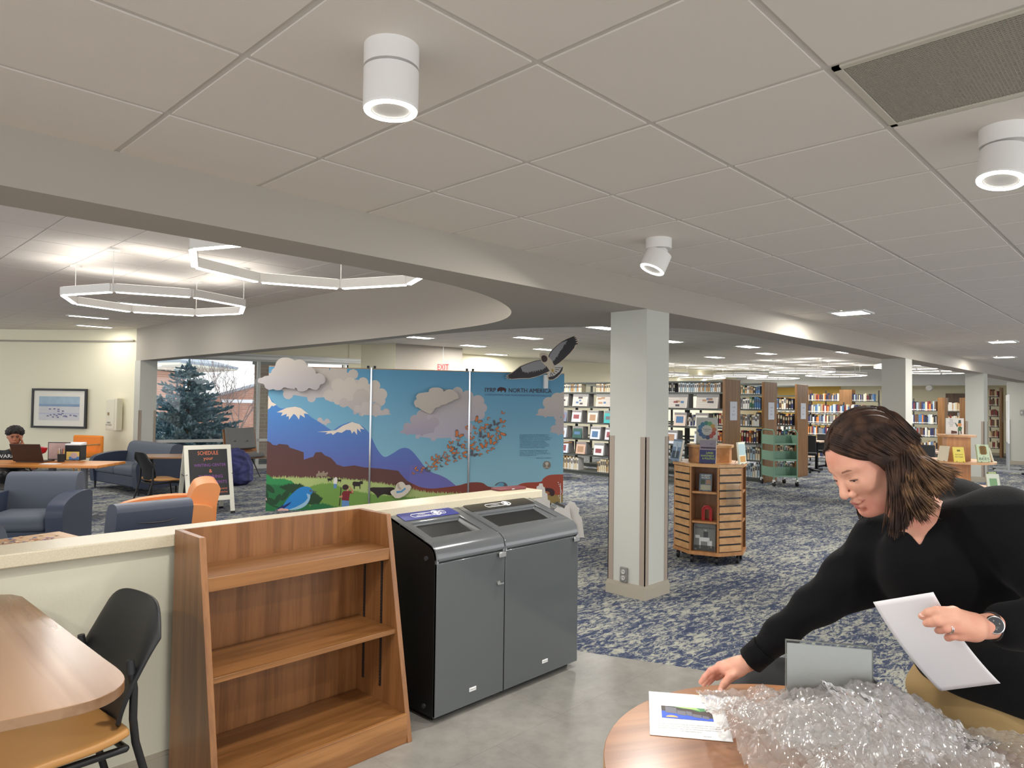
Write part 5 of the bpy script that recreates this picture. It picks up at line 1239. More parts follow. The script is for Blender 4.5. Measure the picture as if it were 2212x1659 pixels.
# cut-outs standing off the panels
def cutout(i, pts, off, th, mt, name, par, face=None, edge=None):
    M, L = panel_M(i); q = [tr2loc(i, u, v) for u, v in pts]
    b = MB(); b.prism(q, off, off+th, edge or mat('foam_board_edge', (226, 216, 200), .6), M)
    return b.build(name, mt, par), M
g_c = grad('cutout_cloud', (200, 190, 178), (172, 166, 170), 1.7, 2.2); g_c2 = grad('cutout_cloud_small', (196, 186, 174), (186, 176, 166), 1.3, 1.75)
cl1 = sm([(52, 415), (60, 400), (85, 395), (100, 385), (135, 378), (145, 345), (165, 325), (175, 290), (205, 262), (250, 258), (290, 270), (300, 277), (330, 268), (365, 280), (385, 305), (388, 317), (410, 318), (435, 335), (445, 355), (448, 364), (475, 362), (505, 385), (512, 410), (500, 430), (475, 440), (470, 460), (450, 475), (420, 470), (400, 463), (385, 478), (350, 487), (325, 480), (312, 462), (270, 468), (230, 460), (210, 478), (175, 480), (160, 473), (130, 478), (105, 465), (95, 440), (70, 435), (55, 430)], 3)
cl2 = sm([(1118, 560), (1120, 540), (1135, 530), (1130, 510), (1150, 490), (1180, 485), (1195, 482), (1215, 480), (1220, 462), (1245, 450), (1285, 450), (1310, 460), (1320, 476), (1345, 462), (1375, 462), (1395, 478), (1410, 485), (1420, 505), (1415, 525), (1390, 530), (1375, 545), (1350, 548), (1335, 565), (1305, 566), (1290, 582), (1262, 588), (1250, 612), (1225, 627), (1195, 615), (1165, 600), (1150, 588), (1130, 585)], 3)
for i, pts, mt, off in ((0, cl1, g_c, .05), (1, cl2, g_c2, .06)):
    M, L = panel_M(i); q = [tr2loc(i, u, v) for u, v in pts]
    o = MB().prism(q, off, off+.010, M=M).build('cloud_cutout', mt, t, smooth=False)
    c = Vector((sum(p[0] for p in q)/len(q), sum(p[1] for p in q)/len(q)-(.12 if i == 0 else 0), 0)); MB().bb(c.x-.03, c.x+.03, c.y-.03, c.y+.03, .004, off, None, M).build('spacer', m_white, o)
# cowboy hat cut-out
hat = sm([(975, 1175), (968, 1160), (980, 1148), (1000, 1138), (1008, 1110), (1025, 1094), (1045, 1090), (1060, 1098), (1072, 1112), (1095, 1110), (1108, 1122), (1104, 1140), (1085, 1165), (1060, 1185), (1030, 1200), (1000, 1200)], 4)
M, L = panel_M(1); q = [tr2loc(1, u, v) for u, v in hat]
ho = MB().prism(q, .05, .058, M=M).build('hat_cutout', P_('hat_cream', (216, 206, 190)), t)
MB().flat([tr2loc(1, u, v) for u, v in [(1008, 1152), (1040, 1150), (1068, 1128), (1072, 1140), (1045, 1162), (1010, 1168)]], .0585, M=M).build('hat_band', P_('hat_band', (92, 150, 196)), ho)
MB().flat([tr2loc(1, u, v) for u, v in sm([(1012, 1110), (1022, 1100), (1030, 1120), (1042, 1140), (1030, 1142), (1016, 1132)], 3)], .0585, M=M).build('hat_crease', P_('hat_crease', (178, 164, 148)), ho)
MB().bb(q[0][0]+.08, q[0][0]+.11, q[0][1], q[0][1]+.03, .006, .05, None, M).build('spacer', m_white, ho)
# hawk
hk = thing('hawk_cutout', 'flat hawk cutout with outspread wings mounted above the right mural panel', 'bird cutout', (0, 0, 0))
M, L = panel_M(2)
def hl(pts): return [tr2loc(2, u, v) for u, v in pts]
body = sm([(1968, 220), (1975, 208), (1992, 206), (2012, 212), (2026, 232), (2048, 258), (2064, 290), (2072, 318), (2066, 334), (2050, 340), (2036, 330), (2015, 300), (1998, 285), (1976, 260), (1980, 244), (1970, 238)], 3)
lw = [(1998, 258), (1975, 252), (1930, 262), (1880, 280), (1835, 300), (1800, 330), (1775, 348), (1745, 362), (1760, 364), (1742, 376), (1762, 374), (1748, 386), (1775, 380), (1768, 386), (1830, 380), (1900, 378), (1960, 362), (2010, 340), (2040, 325)]
rw = [(2020, 240), (2030, 215), (2045, 190), (2080, 155), (2110, 130), (2150, 108), (2188, 92), (2205, 88), (2196, 98), (2214, 96), (2200, 108), (2222, 106), (2204, 120), (2226, 120), (2208, 134), (2228, 140), (2205, 150), (2198, 170), (2170, 205), (2130, 245), (2095, 275), (2068, 290)]
rw = [(min(p[0], 2230), p[1]) for p in rw]
tail = [(2030, 330), (2070, 290), (2100, 284), (2124, 296), (2122, 320), (2108, 345), (2085, 368), (2058, 386), (2030, 388), (2024, 360)]
def grow_(pts, g):
    cx = sum(p[0] for p in pts)/len(pts); cy = sum(p[1] for p in pts)/len(pts); return [(x+g*(x-cx)/max(1, math.hypot(x-cx, y-cy)), y+g*(y-cy)/max(1, math.hypot(x-cx, y-cy))) for x, y in pts]
hb = MB(); rim = mat('foam_rim', (222, 206, 182), .6)
for q in (lw, rw, tail, body): hb.prism(hl(grow_(q, 5)), .060, .070, rim, M)
bo = hb.build('backing_board', rim, hk)
k1, k2, k3 = P_('feather_grey', (150, 148, 150)), P_('feather_dark', (50, 46, 50)), P_('feather_pale', (206, 200, 192))
MB().flat(hl(lw), .0705, M=M).build('left_wing', k2, hk); MB().flat(hl(rw), .0705, M=M).build('right_wing', k2, hk); MB().flat(hl(tail), .0706, M=M).build('tail', k3, hk); MB().flat(hl(body), .0712, M=M).build('bird_body', P_('breast', (206, 192, 170)), hk)
dt = MB()
dt.flat(hl(tuft([(1850, 330), (1880, 336), (1930, 326), (1990, 312), (2010, 300)], -16, 10, 4)+[(2000, 268), (1975, 256), (1930, 266), (1880, 284), (1838, 304)]), .0708, k1, M)
dt.flat(hl(tuft([(2052, 262), (2080, 230), (2105, 190), (2150, 120)], -10, 9, 5)+[(2110, 134), (2080, 160), (2048, 194), (2034, 218), (2026, 246)]), .0708, k1, M)
for i in range(6): dt.flat(hl([(2038+i*3, 345-i*8), (2044+i*13, 378-i*14), (2047+i*13, 374-i*14), (2041+i*3, 342-i*8)]), .0709, k2, M)
dt.flat(hl([(2026, 370), (2062, 362), (2100, 332), (2118, 300), (2124, 300), (2120, 322), (2106, 346), (2084, 368), (2058, 386), (2030, 388)]), .07085, k2, M)
dt.flat(hl(sm([(1976, 236), (1982, 225), (1998, 222), (2014, 232), (2018, 252), (2008, 266), (1990, 268), (1980, 256)], 3)), .0715, P_('hood', (62, 40, 36)), M)
dt.flat(hl([(2045, 312), (2060, 318), (2062, 334), (2050, 336)]), .0715, P_('feet_yellow', (190, 150, 60)), M)
dt.build('feather_pattern', None, hk)
MB().bb(1.12, 1.18, 1.80, 2.0, .004, .06, None, M).build('spacer', m_white, hk)
# white cut-out shapes and stone standing behind the bin
p = C(1168, 1098, 9.0)
w1 = thing('plant_cutout', 'white stepped cutout standing low in front of the right mural panel', 'cutout', (p.x, p.y, 0), math.atan2(R_.y, R_.x))
zc_ = lambda v, d: CAMH-(v-876)/FPX*d
MB().prism([(-.12, 0), (-.12, .25), (-.10, .34), (-.085, .35), (-.08, .42), (-.06, .43), (-.055, .5), (-.03, .51), (-.02, .54), (.02, .54), (.03, .50), (.05, .49), (.06, .42), (.085, .41), (.09, .33), (.12, .32), (.12, 0)], 0, .012, axis='y').build('board', mat('cutout_white', (226, 222, 216), .6), w1)
p = C(1222, 1130, 8.2)
w2 = thing('animal_cutout', 'white ragged-edged foam cutouts leaning behind the wider bin', 'cutout', (p.x, p.y, 0), math.atan2(R_.y, R_.x)-.1)
cw_ = mat('cutout_white', (226, 222, 216), .6)
MB().prism([(-.30, 0), (-.32, .28), (-.24, .33), (-.16, .30), (-.10, .36), (-.02, .34), (.0, .38), (.04, .36), (.06, .24), (.10, .18), (.12, 0)], 0, .012, axis='y').build('front_board', cw_, w2)
MB().prism([(-.02, 0), (.0, .36), (.04, .42), (.10, .41), (.13, .36), (.16, .34), (.15, .28), (.19, .22), (.22, 0)], .05, .062, axis='y').build('rear_board', cw_, w2)
# ================================================================ book hall
m_steel = mat('shelf_steel', (92, 96, 92), .45, .3); m_steeld = mat('shelf_steel_dark', (58, 60, 58), .5, .2)
oakp = wood('oak_panel', (146, 104, 60), (122, 84, 46), 'z', .9)
BC = [('cream', (222, 208, 176)), ('white', (226, 224, 218)), ('navy', (42, 50, 92)), ('black', (34, 34, 38)), ('dark red', (128, 40, 44)), ('tan', (186, 150, 104)), ('blue', (74, 116, 160)), ('green', (62, 100, 80)), ('brown', (100, 70, 50)), ('grey', (130, 130, 132)), ('orange', (216, 126, 52)), ('teal', (66, 140, 150)), ('pale blue', (170, 190, 200)), ('purple', (104, 64, 112)), ('yellow', (220, 190, 80))]
bmesh_cache = {}
def book_mesh(ci):
    if ci not in bmesh_cache:
        q = MB(); c = mat('spine_'+BC[ci][0].replace(' ', '_'), BC[ci][1], .5); wl_ = mat('call_label', (232, 230, 224), .6)
        # unit book: x thickness, y depth (spine at y=0), z height
        q.bb(0, 1, 0, .02, 0, 1, c); q.bb(0, .1, 0, 1, 0, 1, c); q.bb(.9, 1, 0, 1, 0, 1, c); q.bb(.1, .9, .02, .97, .015, .985, mat('page_block', (226, 220, 202), .8)); q.bb(.2, .8, -.004, 0, .05, .13, wl_); q.bb(.2, .8, -.003, 0, .55, .85, mat('spine_title', (190, 180, 150), .5) if BC[ci][0] in ('navy', 'black', 'dark red', 'green', 'brown', 'purple', 'teal') else mat('spine_title_dark', (80, 76, 80), .5))
        o = q.build('book', None); bmesh_cache[ci] = o.data; bpy.data.objects.remove(o)
    return bmesh_cache[ci]
NB = [0]
def shelf_books(org, xd, yd, length, hmax, where, group, pal, seed, fill=1.0, hmin=.17, thin=(.03, .05), stuff=None):
    """row of upright books from org along xd (unit), spines facing -yd"""
    random.seed(seed); s = 0; rz = math.atan2(xd.y, xd.x)
    while s < length:
        th = random.uniform(*thin); h = random.uniform(hmin, hmax); ci = random.choice(pal); dpt = random.uniform(.15, .2)
        if random.random() > fill: s += th*2; continue
        if s+th > length: break
        if stuff is not None:
            M = Matrix.Translation(org+xd*s) @ Matrix.Rotation(rz, 4, 'Z')
            c = mat('spine_'+BC[ci][0].replace(' ', '_'), BC[ci][1], .5)
            stuff.bb(0, th*.94, 0, dpt, 0, h, c, M); stuff.bb(.006, th*.8, -.003, 0, .015, .04, mat('call_label', (232, 230, 224), .6), M)
        else:
            o = bpy.data.objects.new('book', book_mesh(ci)); COL.objects.link(o); o.location = org+xd*s; o.rotation_euler = (random.uniform(-.01, .01), 0, rz); o.scale = (th*.95, dpt, h)
            tag(o, '%s-spined book %s' % (BC[ci][0], where), 'book', group); NB[0] += 1
        s += th
LV = [.085, .445, .795, 1.155, 1.51, 1.83]
def stack(x, y0, y1, label, panel=True):
    """steel range running along y with its open face towards -x"""
    t = thing('book_stack', label, 'bookshelf', (x, y0, 0)); L = y1-y0
    n = max(1, round(L/.92)); st = L/n
    for k in range(n+1):
        MB().bb(.27, .32, k*st-.02, k*st+.02, 0, 2.05).build('upright', m_steeld, t)
    for z in LV:
        q = MB(); q.bb(.0, .60, 0, L, z-.022, z, m_steel); q.bb(-.004, .0, 0, L, z-.026, z+.006, m_steel); q.build('shelf', m_steel, t)
    MB().bb(.02, .58, 0, L, 2.03, 2.06, m_steel).build('canopy_top', m_steel, t); MB().bb(.01, .59, 0, L, 0, .063, m_steel).build('kick_plate', m_steel, t)
    if panel:
        q = MB().bb(-.01, .61, -.06, 0, 0, 2.085).build('oak_end_panel', oakp, t, bevel=.004)
        s = MB().bb(.17, .46, -.066, -.06, 1.30, 1.66).build('range_sign', mat('sign_plate', (222, 226, 236), .4), q)
        tb = MB()
        for i, w_ in enumerate(('A - BF', 'to', 'BJ - D')): text_mesh(w_, Matrix.Translation((.32, -.0665, 1.55-.07*i)) @ Matrix.Rotation(pi/2, 4, 'X'), .045, m_dmetal, tb)
        tb.build('sign_lettering', m_dmetal, s)
    return t
Yp = 6.335
s1 = stack(12.3, Yp, 12.0, 'first steel range with newspapers and magazines, nearest the mural screen')
s2 = stack(14.0, Yp, 11.0, 'second steel range with an oak end panel behind the green book cart')
s3 = stack(15.7, Yp, 10.5, 'third steel range with the oak end panel closest to the woman')
Xn, Yd = Vector((0, -1, 0)), Vector((1, 0, 0))      # along the face seen from the room: left to right is -y
pal_cream = [0, 0, 0, 5, 1, 12, 0]; pal_mix = [2, 3, 4, 1, 6, 0, 3, 9, 1, 5, 7]; pal_pale = [12, 1, 0, 12, 0, 1]; pal_dark = [3, 3, 2, 8, 4, 11, 6, 9, 1]
def row(sx, y_hi, y_lo, lv, hmax, where, group, pal, seed, **k): shelf_books(Vector((sx+.015, y_hi, LV[lv]+.001)), Xn, Yd, y_hi-y_lo, hmax, where, group, pal, seed, **k)
g1 = 'books on the first steel range'
row(12.3, 10.45, 9.75, 5, .19, 'on the first range top shelf left of the pillar', g1, pal_cream, 1, thin=(.038, .055)); row(12.3, 9.35, 8.8, 5, .19, 'on the first range top shelf touching the pillar', g1, pal_cream, 2, thin=(.038, .055))
row(12.3, 10.5, 9.8, 0, .30, 'on the first range bottom shelf left of the pillar', g1, pal_cream, 3, hmin=.22, thin=(.03, .06)); row(12.3, 9.3, 8.8, 0, .30, 'on the first range bottom shelf touching the pillar', g1, pal_cream, 4, hmin=.22, thin=(.038, .055))
row(12.3, 8.35, 7.35, 5, .19, 'on the first range top shelf right of the pillar', g1, [9, 9, 2, 3, 0, 9], 5, thin=(.035, .045)); row(12.3, 7.3, Yp+.03, 5, .195, 'on the first range top shelf beside its oak panel', g1, [1, 12, 0, 1, 5, 12, 6], 6, thin=(.035, .05))
row(12.3, 7.25, 6.9, 3, .25, 'on the magazine shelf behind the round emblem poster', g1, pal_dark, 7, thin=(.03, .04))
g2 = 'books on the second steel range'
for lv, hm, pal, sd_, th in ((5, .19, pal_mix, 11, (.04, .06)), (4, .27, pal_mix, 12, (.04, .06)), (3, .27, pal_mix, 13, (.035, .06)), (2, .27, [10, 3, 2, 10, 4, 8, 14, 1], 14, (.045, .065)), (1, .29, pal_pale, 15, (.05, .065)), (0, .29, pal_pale, 16, (.045, .06))):
    row(14.0, 7.50, Yp+.03, lv, hm, 'on the second range %s shelf' % ('bottom', 'second lowest', 'third lowest', 'fourth lowest', 'second highest', 'top')[lv], g2, pal, sd_, hmin=hm*.72, thin=th)
g3 = 'books on the third steel range'
for lv, hm, pal, sd_, th in ((5, .19, [2, 1, 6, 9, 7, 2], 21, (.045, .065)), (4, .28, [2, 1, 6, 8, 8, 3, 0], 22, (.045, .065)), (3, .28, [2, 11, 11, 8, 9, 0, 3], 23, (.045, .065)), (2, .27, pal_dark, 24, (.045, .065)), (1, .27, pal_cream, 25, (.045, .065)), (0, .27, pal_pale, 26, (.045, .065))):
    row(15.7, 7.25, Yp+.03+(.4 if lv == 5 else 0), lv, hm, 'on the third range %s shelf' % ('bottom', 'second lowest', 'third lowest', 'fourth lowest', 'second highest', 'top')[lv], g3, pal, sd_, hmin=hm*.72, thin=th)
# face-out newspapers and magazines on the first range
def periodical(y, lv, w_, h, kind, label, c, seed, mag=True, name=None):
    t = thing(name or ('magazine' if mag else 'newspaper_stack'), label, 'magazine' if mag else 'newspaper', (12.28, y, LV[lv]+.012)); z = Matrix.Rotation(rad(9), 4, 'Y')
    MB().bb(-.004, .02 if mag else .06, -w_/2, w_/2, 0, h, None, z).build('sheaf', mat('paper_'+kind, c, .6), t)
    ar = MB(); random.seed(seed); x = -.0055
    inks = [mat('ink_%d' % i, cc, .6) for i, cc in enumerate([(70, 66, 74), (150, 80, 84), (84, 120, 160), (176, 140, 110), (110, 110, 116)])]
    ar.bb(x-.0006, x, -w_*.42, w_*.42, h*.84, h*.92, random.choice(inks), z)
    if mag: ar.bb(x-.0006, x, -w_*.3, w_*.32, h*random.uniform(.15, .3), h*random.uniform(.5, .72), random.choice(inks), z)
    else:
        for k in range(4): a = random.uniform(-w_*.42, w_*.2); b0 = random.uniform(.1, .6)*h; ar.bb(x-.0006, x, a, a+w_*random.uniform(.12, .3), b0, b0+h*.14, random.choice(inks), z)
        for k in range(9): ar.bb(x-.0004, x, -w_*.42, w_*(-.1 if k % 2 else .4), h*(.08+.08*k), h*(.088+.08*k), inks[4], z)
    ar.build('front_print', None, t)
    MB().bb(.03, .22, -w_/2-.02, w_/2+.0, 0, h*.97).build('stacked_issues', mat('issue_grey', (150, 148, 146), .7), t)
NW, MG = (214, 206, 196), (226, 224, 220)
for y, lb in ((10.35, 'leftmost newspaper stack, beside the mural edge'), (9.78, 'newspaper stack with a purple picture, left of the pillar'), (9.12, 'newspaper stack touching the pillar on its left'), (8.05, 'newspaper stack just right of the pillar'), (7.32, 'newspaper stack above the emblem poster'), (6.66, 'newspaper stack beside the first oak panel')):
    periodical(y, 4, .42 if y > 9 else .46, .29, 'news', lb, NW, int(y*10), False)
mags = [(10.3, 3, (120, 130, 156), 'blue-grey magazine beside the mural edge, middle shelf'), (9.88, 3, MG, 'white magazine left of the armour cover'), (9.42, 3, (232, 224, 208), 'magazine with a golden suit picture, left of the pillar'), (8.98, 3, (70, 178, 178), 'turquoise magazine touching the pillar'),
        (10.3, 2, (196, 206, 220), 'checked blue magazine beside the mural edge'), (9.85, 2, (52, 92, 84), 'dark green car magazine left of the pillar'), (9.35, 2, (222, 226, 240), 'plain white journal left of the pillar'), (8.95, 2, (226, 220, 226), 'journal with a purple title touching the pillar'),
        (10.25, 1, (214, 222, 238), 'pale blue magazine low beside the mural edge'), (9.75, 1, (214, 180, 158), 'magazine with orange drawing, low left of the pillar'), (9.25, 1, (236, 236, 236), 'white magazine with a line drawing, low left of the pillar'), (8.86, 1, (74, 50, 50), 'dark wood-toned magazine low against the pillar'),
        (8.05, 3, (86, 140, 200), 'blue skyline magazine right of the pillar'), (7.25, 3, (226, 206, 190), 'red and white magazine behind the emblem poster'), (6.78, 3, (230, 226, 214), 'white magazine with brown picture beside the first oak panel'),
        (8.05, 2, (206, 90, 70), 'red magazine low right of the pillar'), (7.45, 2, (226, 230, 238), 'white journal left of the emblem poster'), (6.8, 2, (228, 232, 238), 'white journal right of the emblem poster'), (8.05, 1, (40, 46, 62), 'dark blue magazine with a white triangle right of the pillar')]
for i, (y, lv, c, lb) in enumerate(mags): periodical(y, lv, .26, .27, 'm%d' % i, lb, c, 50+i)
# reading desk in front of the first range
t = thing('reading_desk', 'wood-topped desk in front of the first range beside the mural edge', 'table', (11.2, 9.6, 0)); MB().bb(-.3, .3, -.25, 1.0, .74, .77).build('tabletop', woodd, t); MB().bb(-.03, .03, .3, .36, 0, .74).build('leg', m_dmetal, t)
# far ranges beyond the gap: individual books nearest, the rest one object
def far_range(x, y_hi, y_lo, label, levels, seed, top=1.66, panels=(), stuff=True, pal=None, sd=.30):
    t = thing('far_book_range', label, 'bookshelf', (x, y_lo, 0)); L = y_hi-y_lo
    for z in levels: MB().bb(0, .3, 0, L, z-.02, z).build('shelf', m_steel, t)
    n = max(1, round(L/.9))
    for k in range(n+1): MB().bb(.26, .30, k*L/n-.015, k*L/n+.015, 0, top).build('upright', m_steeld, t)
    for a, b_, z1 in panels: MB().bb(-.02, .32, a-y_lo, b_-y_lo, 0, z1).build('oak_end_panel', oakp, t)
    bk_ = MB()
    for i, z in enumerate(levels):
        if z < top-.1: shelf_books(Vector((x+.01, y_hi-.02, z)), Xn, Yd, L-.04, .25, '', None, pal or [2, 3, 4, 1, 9, 0, 9, 1, 8, 3, 12, 2, 6, 5, 10], seed+i, stuff=bk_, hmin=.17, thin=(.025, .05))
    o = bk_.build('book_rows', None); o['kind'] = 'stuff'; tag(o, 'rows of many small coloured books on the '+label, 'books')
far_range(20.6, 8.9, 6.1, 'low steel range seen behind the woman', (.12, .45, .78, 1.12, 1.42), 100, 1.72)
far_range(23.3, 9.3, 6.9, 'taller oak-ended steel range seen above the low one', (1.0, 1.35, 1.78), 120, 2.12, panels=((8.95, 9.3, 2.14), (7.6, 7.98, 2.14)))
far_range(20.4, 5.2, 4.55, 'oak-ended steel range between the second and third pillars', (.5, .85, 1.18, 1.52), 140, 1.84, panels=((4.42, 4.58, 1.86),))
far_range(22.0, 4.75, 4.35, 'farther oak-ended range right of the second pillar', (.5, .85, 1.18, 1.52), 150, 1.88, panels=((4.28, 4.42, 1.88),), pal=[0, 5, 1, 4])
far_range(27.6, 4.72, 4.42, 'narrow brown bookcase at the far right doorway', (.3, .65, 1.0, 1.35, 1.7, 2.0), 160, 2.2, panels=((4.36, 4.42, 2.3),), pal=[8, 0, 4, 5])
# doors on the far wall
for i, (y0, y1) in enumerate(((5.45, 6.15), (4.0, 4.28))):
    o = MB().bb(28.5, 28.56, y0, y1, 0, 2.12, wood('door_brown', (112, 82, 54), (90, 64, 42), 'z', .6)).build('door_%d' % (i+1)); struct(o)
    MB().bb(28.48, 28.5, y0+.08, y0+.34, 1.15, 1.45, mat('sign_plate', (222, 226, 236), .4)).build('door_notice', None, o)
# smoke detector on far wall band
o = MB().cyl((26.98, 6.3, 2.28), (26.90, 6.3, 2.28), .12, .09, n=20).build('ceiling_dome', m_white, smooth=True); tag(o, 'small round white fixture on the far bulkhead between pillars', 'fixture')
# tables with office chairs far away
def far_set(x, y, label, lab2, lab3, n=2, rz=0):
    t = thing('far_table', label, 'table', (x, y, 0), rz); MB().bb(-.35, .35, -.6, .6, .71, .74).build('tabletop', mat('far_table_top', (176, 146, 128), .5), t)
    for s in (-.4, .4): MB().bb(-.03, .03, s-.03, s+.03, .05, .71).bb(-.3, .3, s-.04, s+.04, 0, .05).build('leg', m_dmetal, t)
    for k in range(n):
        c = thing('office_chair', (lab2, lab3)[k], 'chair', (x-.75+.1*k, y+.35-.75*k, 0), rad(-90+20*k), 'black office chairs at the far tables')
        MB().bb(-.22, .22, -.25, -.20, .50, .90).build('backrest', m_shell, c, bevel=.02, seg=3); MB().bb(-.23, .23, -.23, .23, .42, .48).build('seat', m_seatblack, c, bevel=.015)
        MB().cyl((0, 0, .06), (0, 0, .42), .03, n=8).build('column', m_dmetal, c)
        q = MB()
        for j in range(5): q.cyl((0, 0, .10), (.28*cos(j*1.257), .28*sin(j*1.257), .05), .02, n=6).ball((.28*cos(j*1.257), .28*sin(j*1.257), .03), .03, 6)
        q.build('star_base', m_dmetal, c)
far_set(17.7, 7.0, 'pale table with black chairs left of the woman', 'left black office chair at the table left of the woman', 'right black office chair at the table left of the woman')
far_set(19.0, 7.0, 'farther pale table behind the first one, left of the woman', 'left chair at the farther table by the low range', 'right chair at the farther table by the low range')
far_set(15.6, 4.05, 'pale table behind the round book display', 'black office chair beside the second pillar', 'black office chair behind the round book display')
# whiteboard on wheels
p = C(2177, 930, 17.6); t = thing('mobile_whiteboard', 'white mobile board on a wheeled stand at the far right', 'whiteboard', (p.x, p.y, 0), math.atan2(p.y, p.x)+.03)
MB().bb(-.75, .75, -.015, .015, .75, 1.95).build('board', mat('whiteboard', (238, 240, 240), .3), t)
for x in (-.6, .6): q = MB().bb(x-.02, x+.02, -.02, .02, .06, 1.8).bb(x-.03, x+.03, -.3, .3, .05, .1).build('leg', mat('alu', (170, 172, 174), .4, .4), t); MB().ball((x, -.28, .03), .035, 8).ball((x, .28, .03), .035, 8).build('caster', m_black, q)
# ---------------------------------------------------------------- green book cart
m_sage = mat('sage_green', (124, 160, 138), .45)
p = CZ(1678, 1046, 0)+D_*-.12
t = thing('book_cart', 'sage green three-shelf book cart in front of the second oak panel', 'book cart', (p.x, p.y, 0), rad(-40))
W_, D2 = .24, .26
for s in (-1, 1):
    e = MB(); e.tube([(s*W_, -D2, .12), (s*W_, -D2, 1.06), (s*W_*.98, -D2+.05, 1.11), (s*W_, D2-.05, 1.11), (s*W_, D2, 1.06), (s*W_, D2, .12)], .014, 8); e.build('end_frame', m_sage, t, smooth=True)
    for z in (.20, .52, .84): MB().bb(*sorted((s*W_, s*(W_+.004))), -D2, D2, z-.02, z+.17).build('end_panel', m_sage, t)
for z in (.20, .52, .84):
    MB().bb(-W_, W_, -D2, D2, z-.01, z).bb(-W_, W_, -.004, .004, z, z+.16).bb(-W_, W_, -D2-.004, -D2, z-.02, z+.015).bb(-W_, W_, D2, D2+.004, z-.02, z+.015).build('tray', m_sage, t)
for x in (-1, 1):
    for y in (-1, 1):
        c = (x*W_, y*D2, .05); q = MB().cyl((c[0]-.015, c[1], .05), (c[0]+.015, c[1], .05), .05, n=18).build('caster', m_black, t, smooth=True); MB().bb(c[0]-.02, c[0]+.02, c[1]-.02, c[1]+.02, .07, .13).build('fork', m_white, q)
# ---------------------------------------------------------------- slatted octagonal display unit
ok_l = wood('maple_slat', (206, 160, 108), (190, 142, 92), 'x', .8); ok_e = wood('maple_edge', (186, 134, 84), (168, 116, 70), 'z', .8)
v1, v2 = Vector((6.46, 3.74, 0)), Vector((6.46, 3.40, 0))
v1, v2 = CZ(1489, 1196.5, .09), CZ(1552, 1203, .09); v1.z = v2.z = 0
sd_ = (v2-v1); SL = sd_.length; xd = sd_.normalized(); outw = Vector((xd.y, -xd.x, 0))
if outw.dot(D_) > 0: outw = -outw
cen = (v1+v2)/2-outw*(SL*(1+2**.5)/2)
rz = math.atan2(xd.y, xd.x)
t = thing('display_kiosk', 'octagonal maple slat-wall book display on casters right of the nearest pillar', 'display stand', (cen.x, cen.y, 0), rz)
ap = SL*(1+2**.5)/2; Rr = SL/2/sin(pi/8)
def octo(r, off=0): return [(r*cos(pi/8+k*pi/4+off), r*sin(pi/8+k*pi/4+off)) for k in range(8)]
ZB, ZT = .09, .965
MB().prism(octo(Rr+.006), ZB, ZB+.035).build('base_board', ok_e, t); MB().prism(octo(Rr+.012), ZT, ZT+.032).build('top_board', ok_l, t)
for k in range(8):
    a = -pi/2+k*pi/4           # k=0 faces the viewer (local -y)
    M = Matrix.Rotation(k*pi/4, 4, 'Z') @ Matrix.Translation((0, -ap, 0))
    H0, H1 = ZB+.035, ZT
    if k % 2 == 0:
        q = MB()
        for s in (-1, 1): q.bb(*sorted((s*SL/2, s*(SL/2-.022))), 0, .02, H0, H1, None, M)
        q.build('frame_rail', ok_e, t)
        n = MB(); n.bb(-SL/2+.02, SL/2-.02, .20, .21, H0, H1, None, M); n.bb(-SL/2+.012, -SL/2+.022, .0, .21, H0, H1, None, M); n.bb(SL/2-.022, SL/2-.012, .0, .21, H0, H1, None, M); n.build('niche', wood('niche_wood', (150, 102, 64), (130, 86, 52), 'z', .8), t)
        for z in (H0+.29, H0+.585): MB().bb(-SL/2+.02, SL/2-.02, .005, .205, z-.01, z+.01, None, M).build('niche_shelf', ok_e, t)
    else:
        q = MB(); nsl = 11; hh = (H1-H0)/nsl
        for j in range(nsl): q.bb(-SL/2+.01, SL/2-.01, 0, .012, H0+j*hh+.0085, H0+(j+1)*hh-.0085, None, M)
        q.build('slat_panel', ok_l, t); MB().bb(-SL/2+.012, SL/2-.012, .012, .016, H0, H1, None, M).build('slat_backing', m_black, t)
for k in range(8):
    x, y = octo(Rr-.05)[k]; MB().cyl((x-.012, y, .04), (x+.012, y, .04), .04, n=14).build('caster', m_black, t, smooth=True)
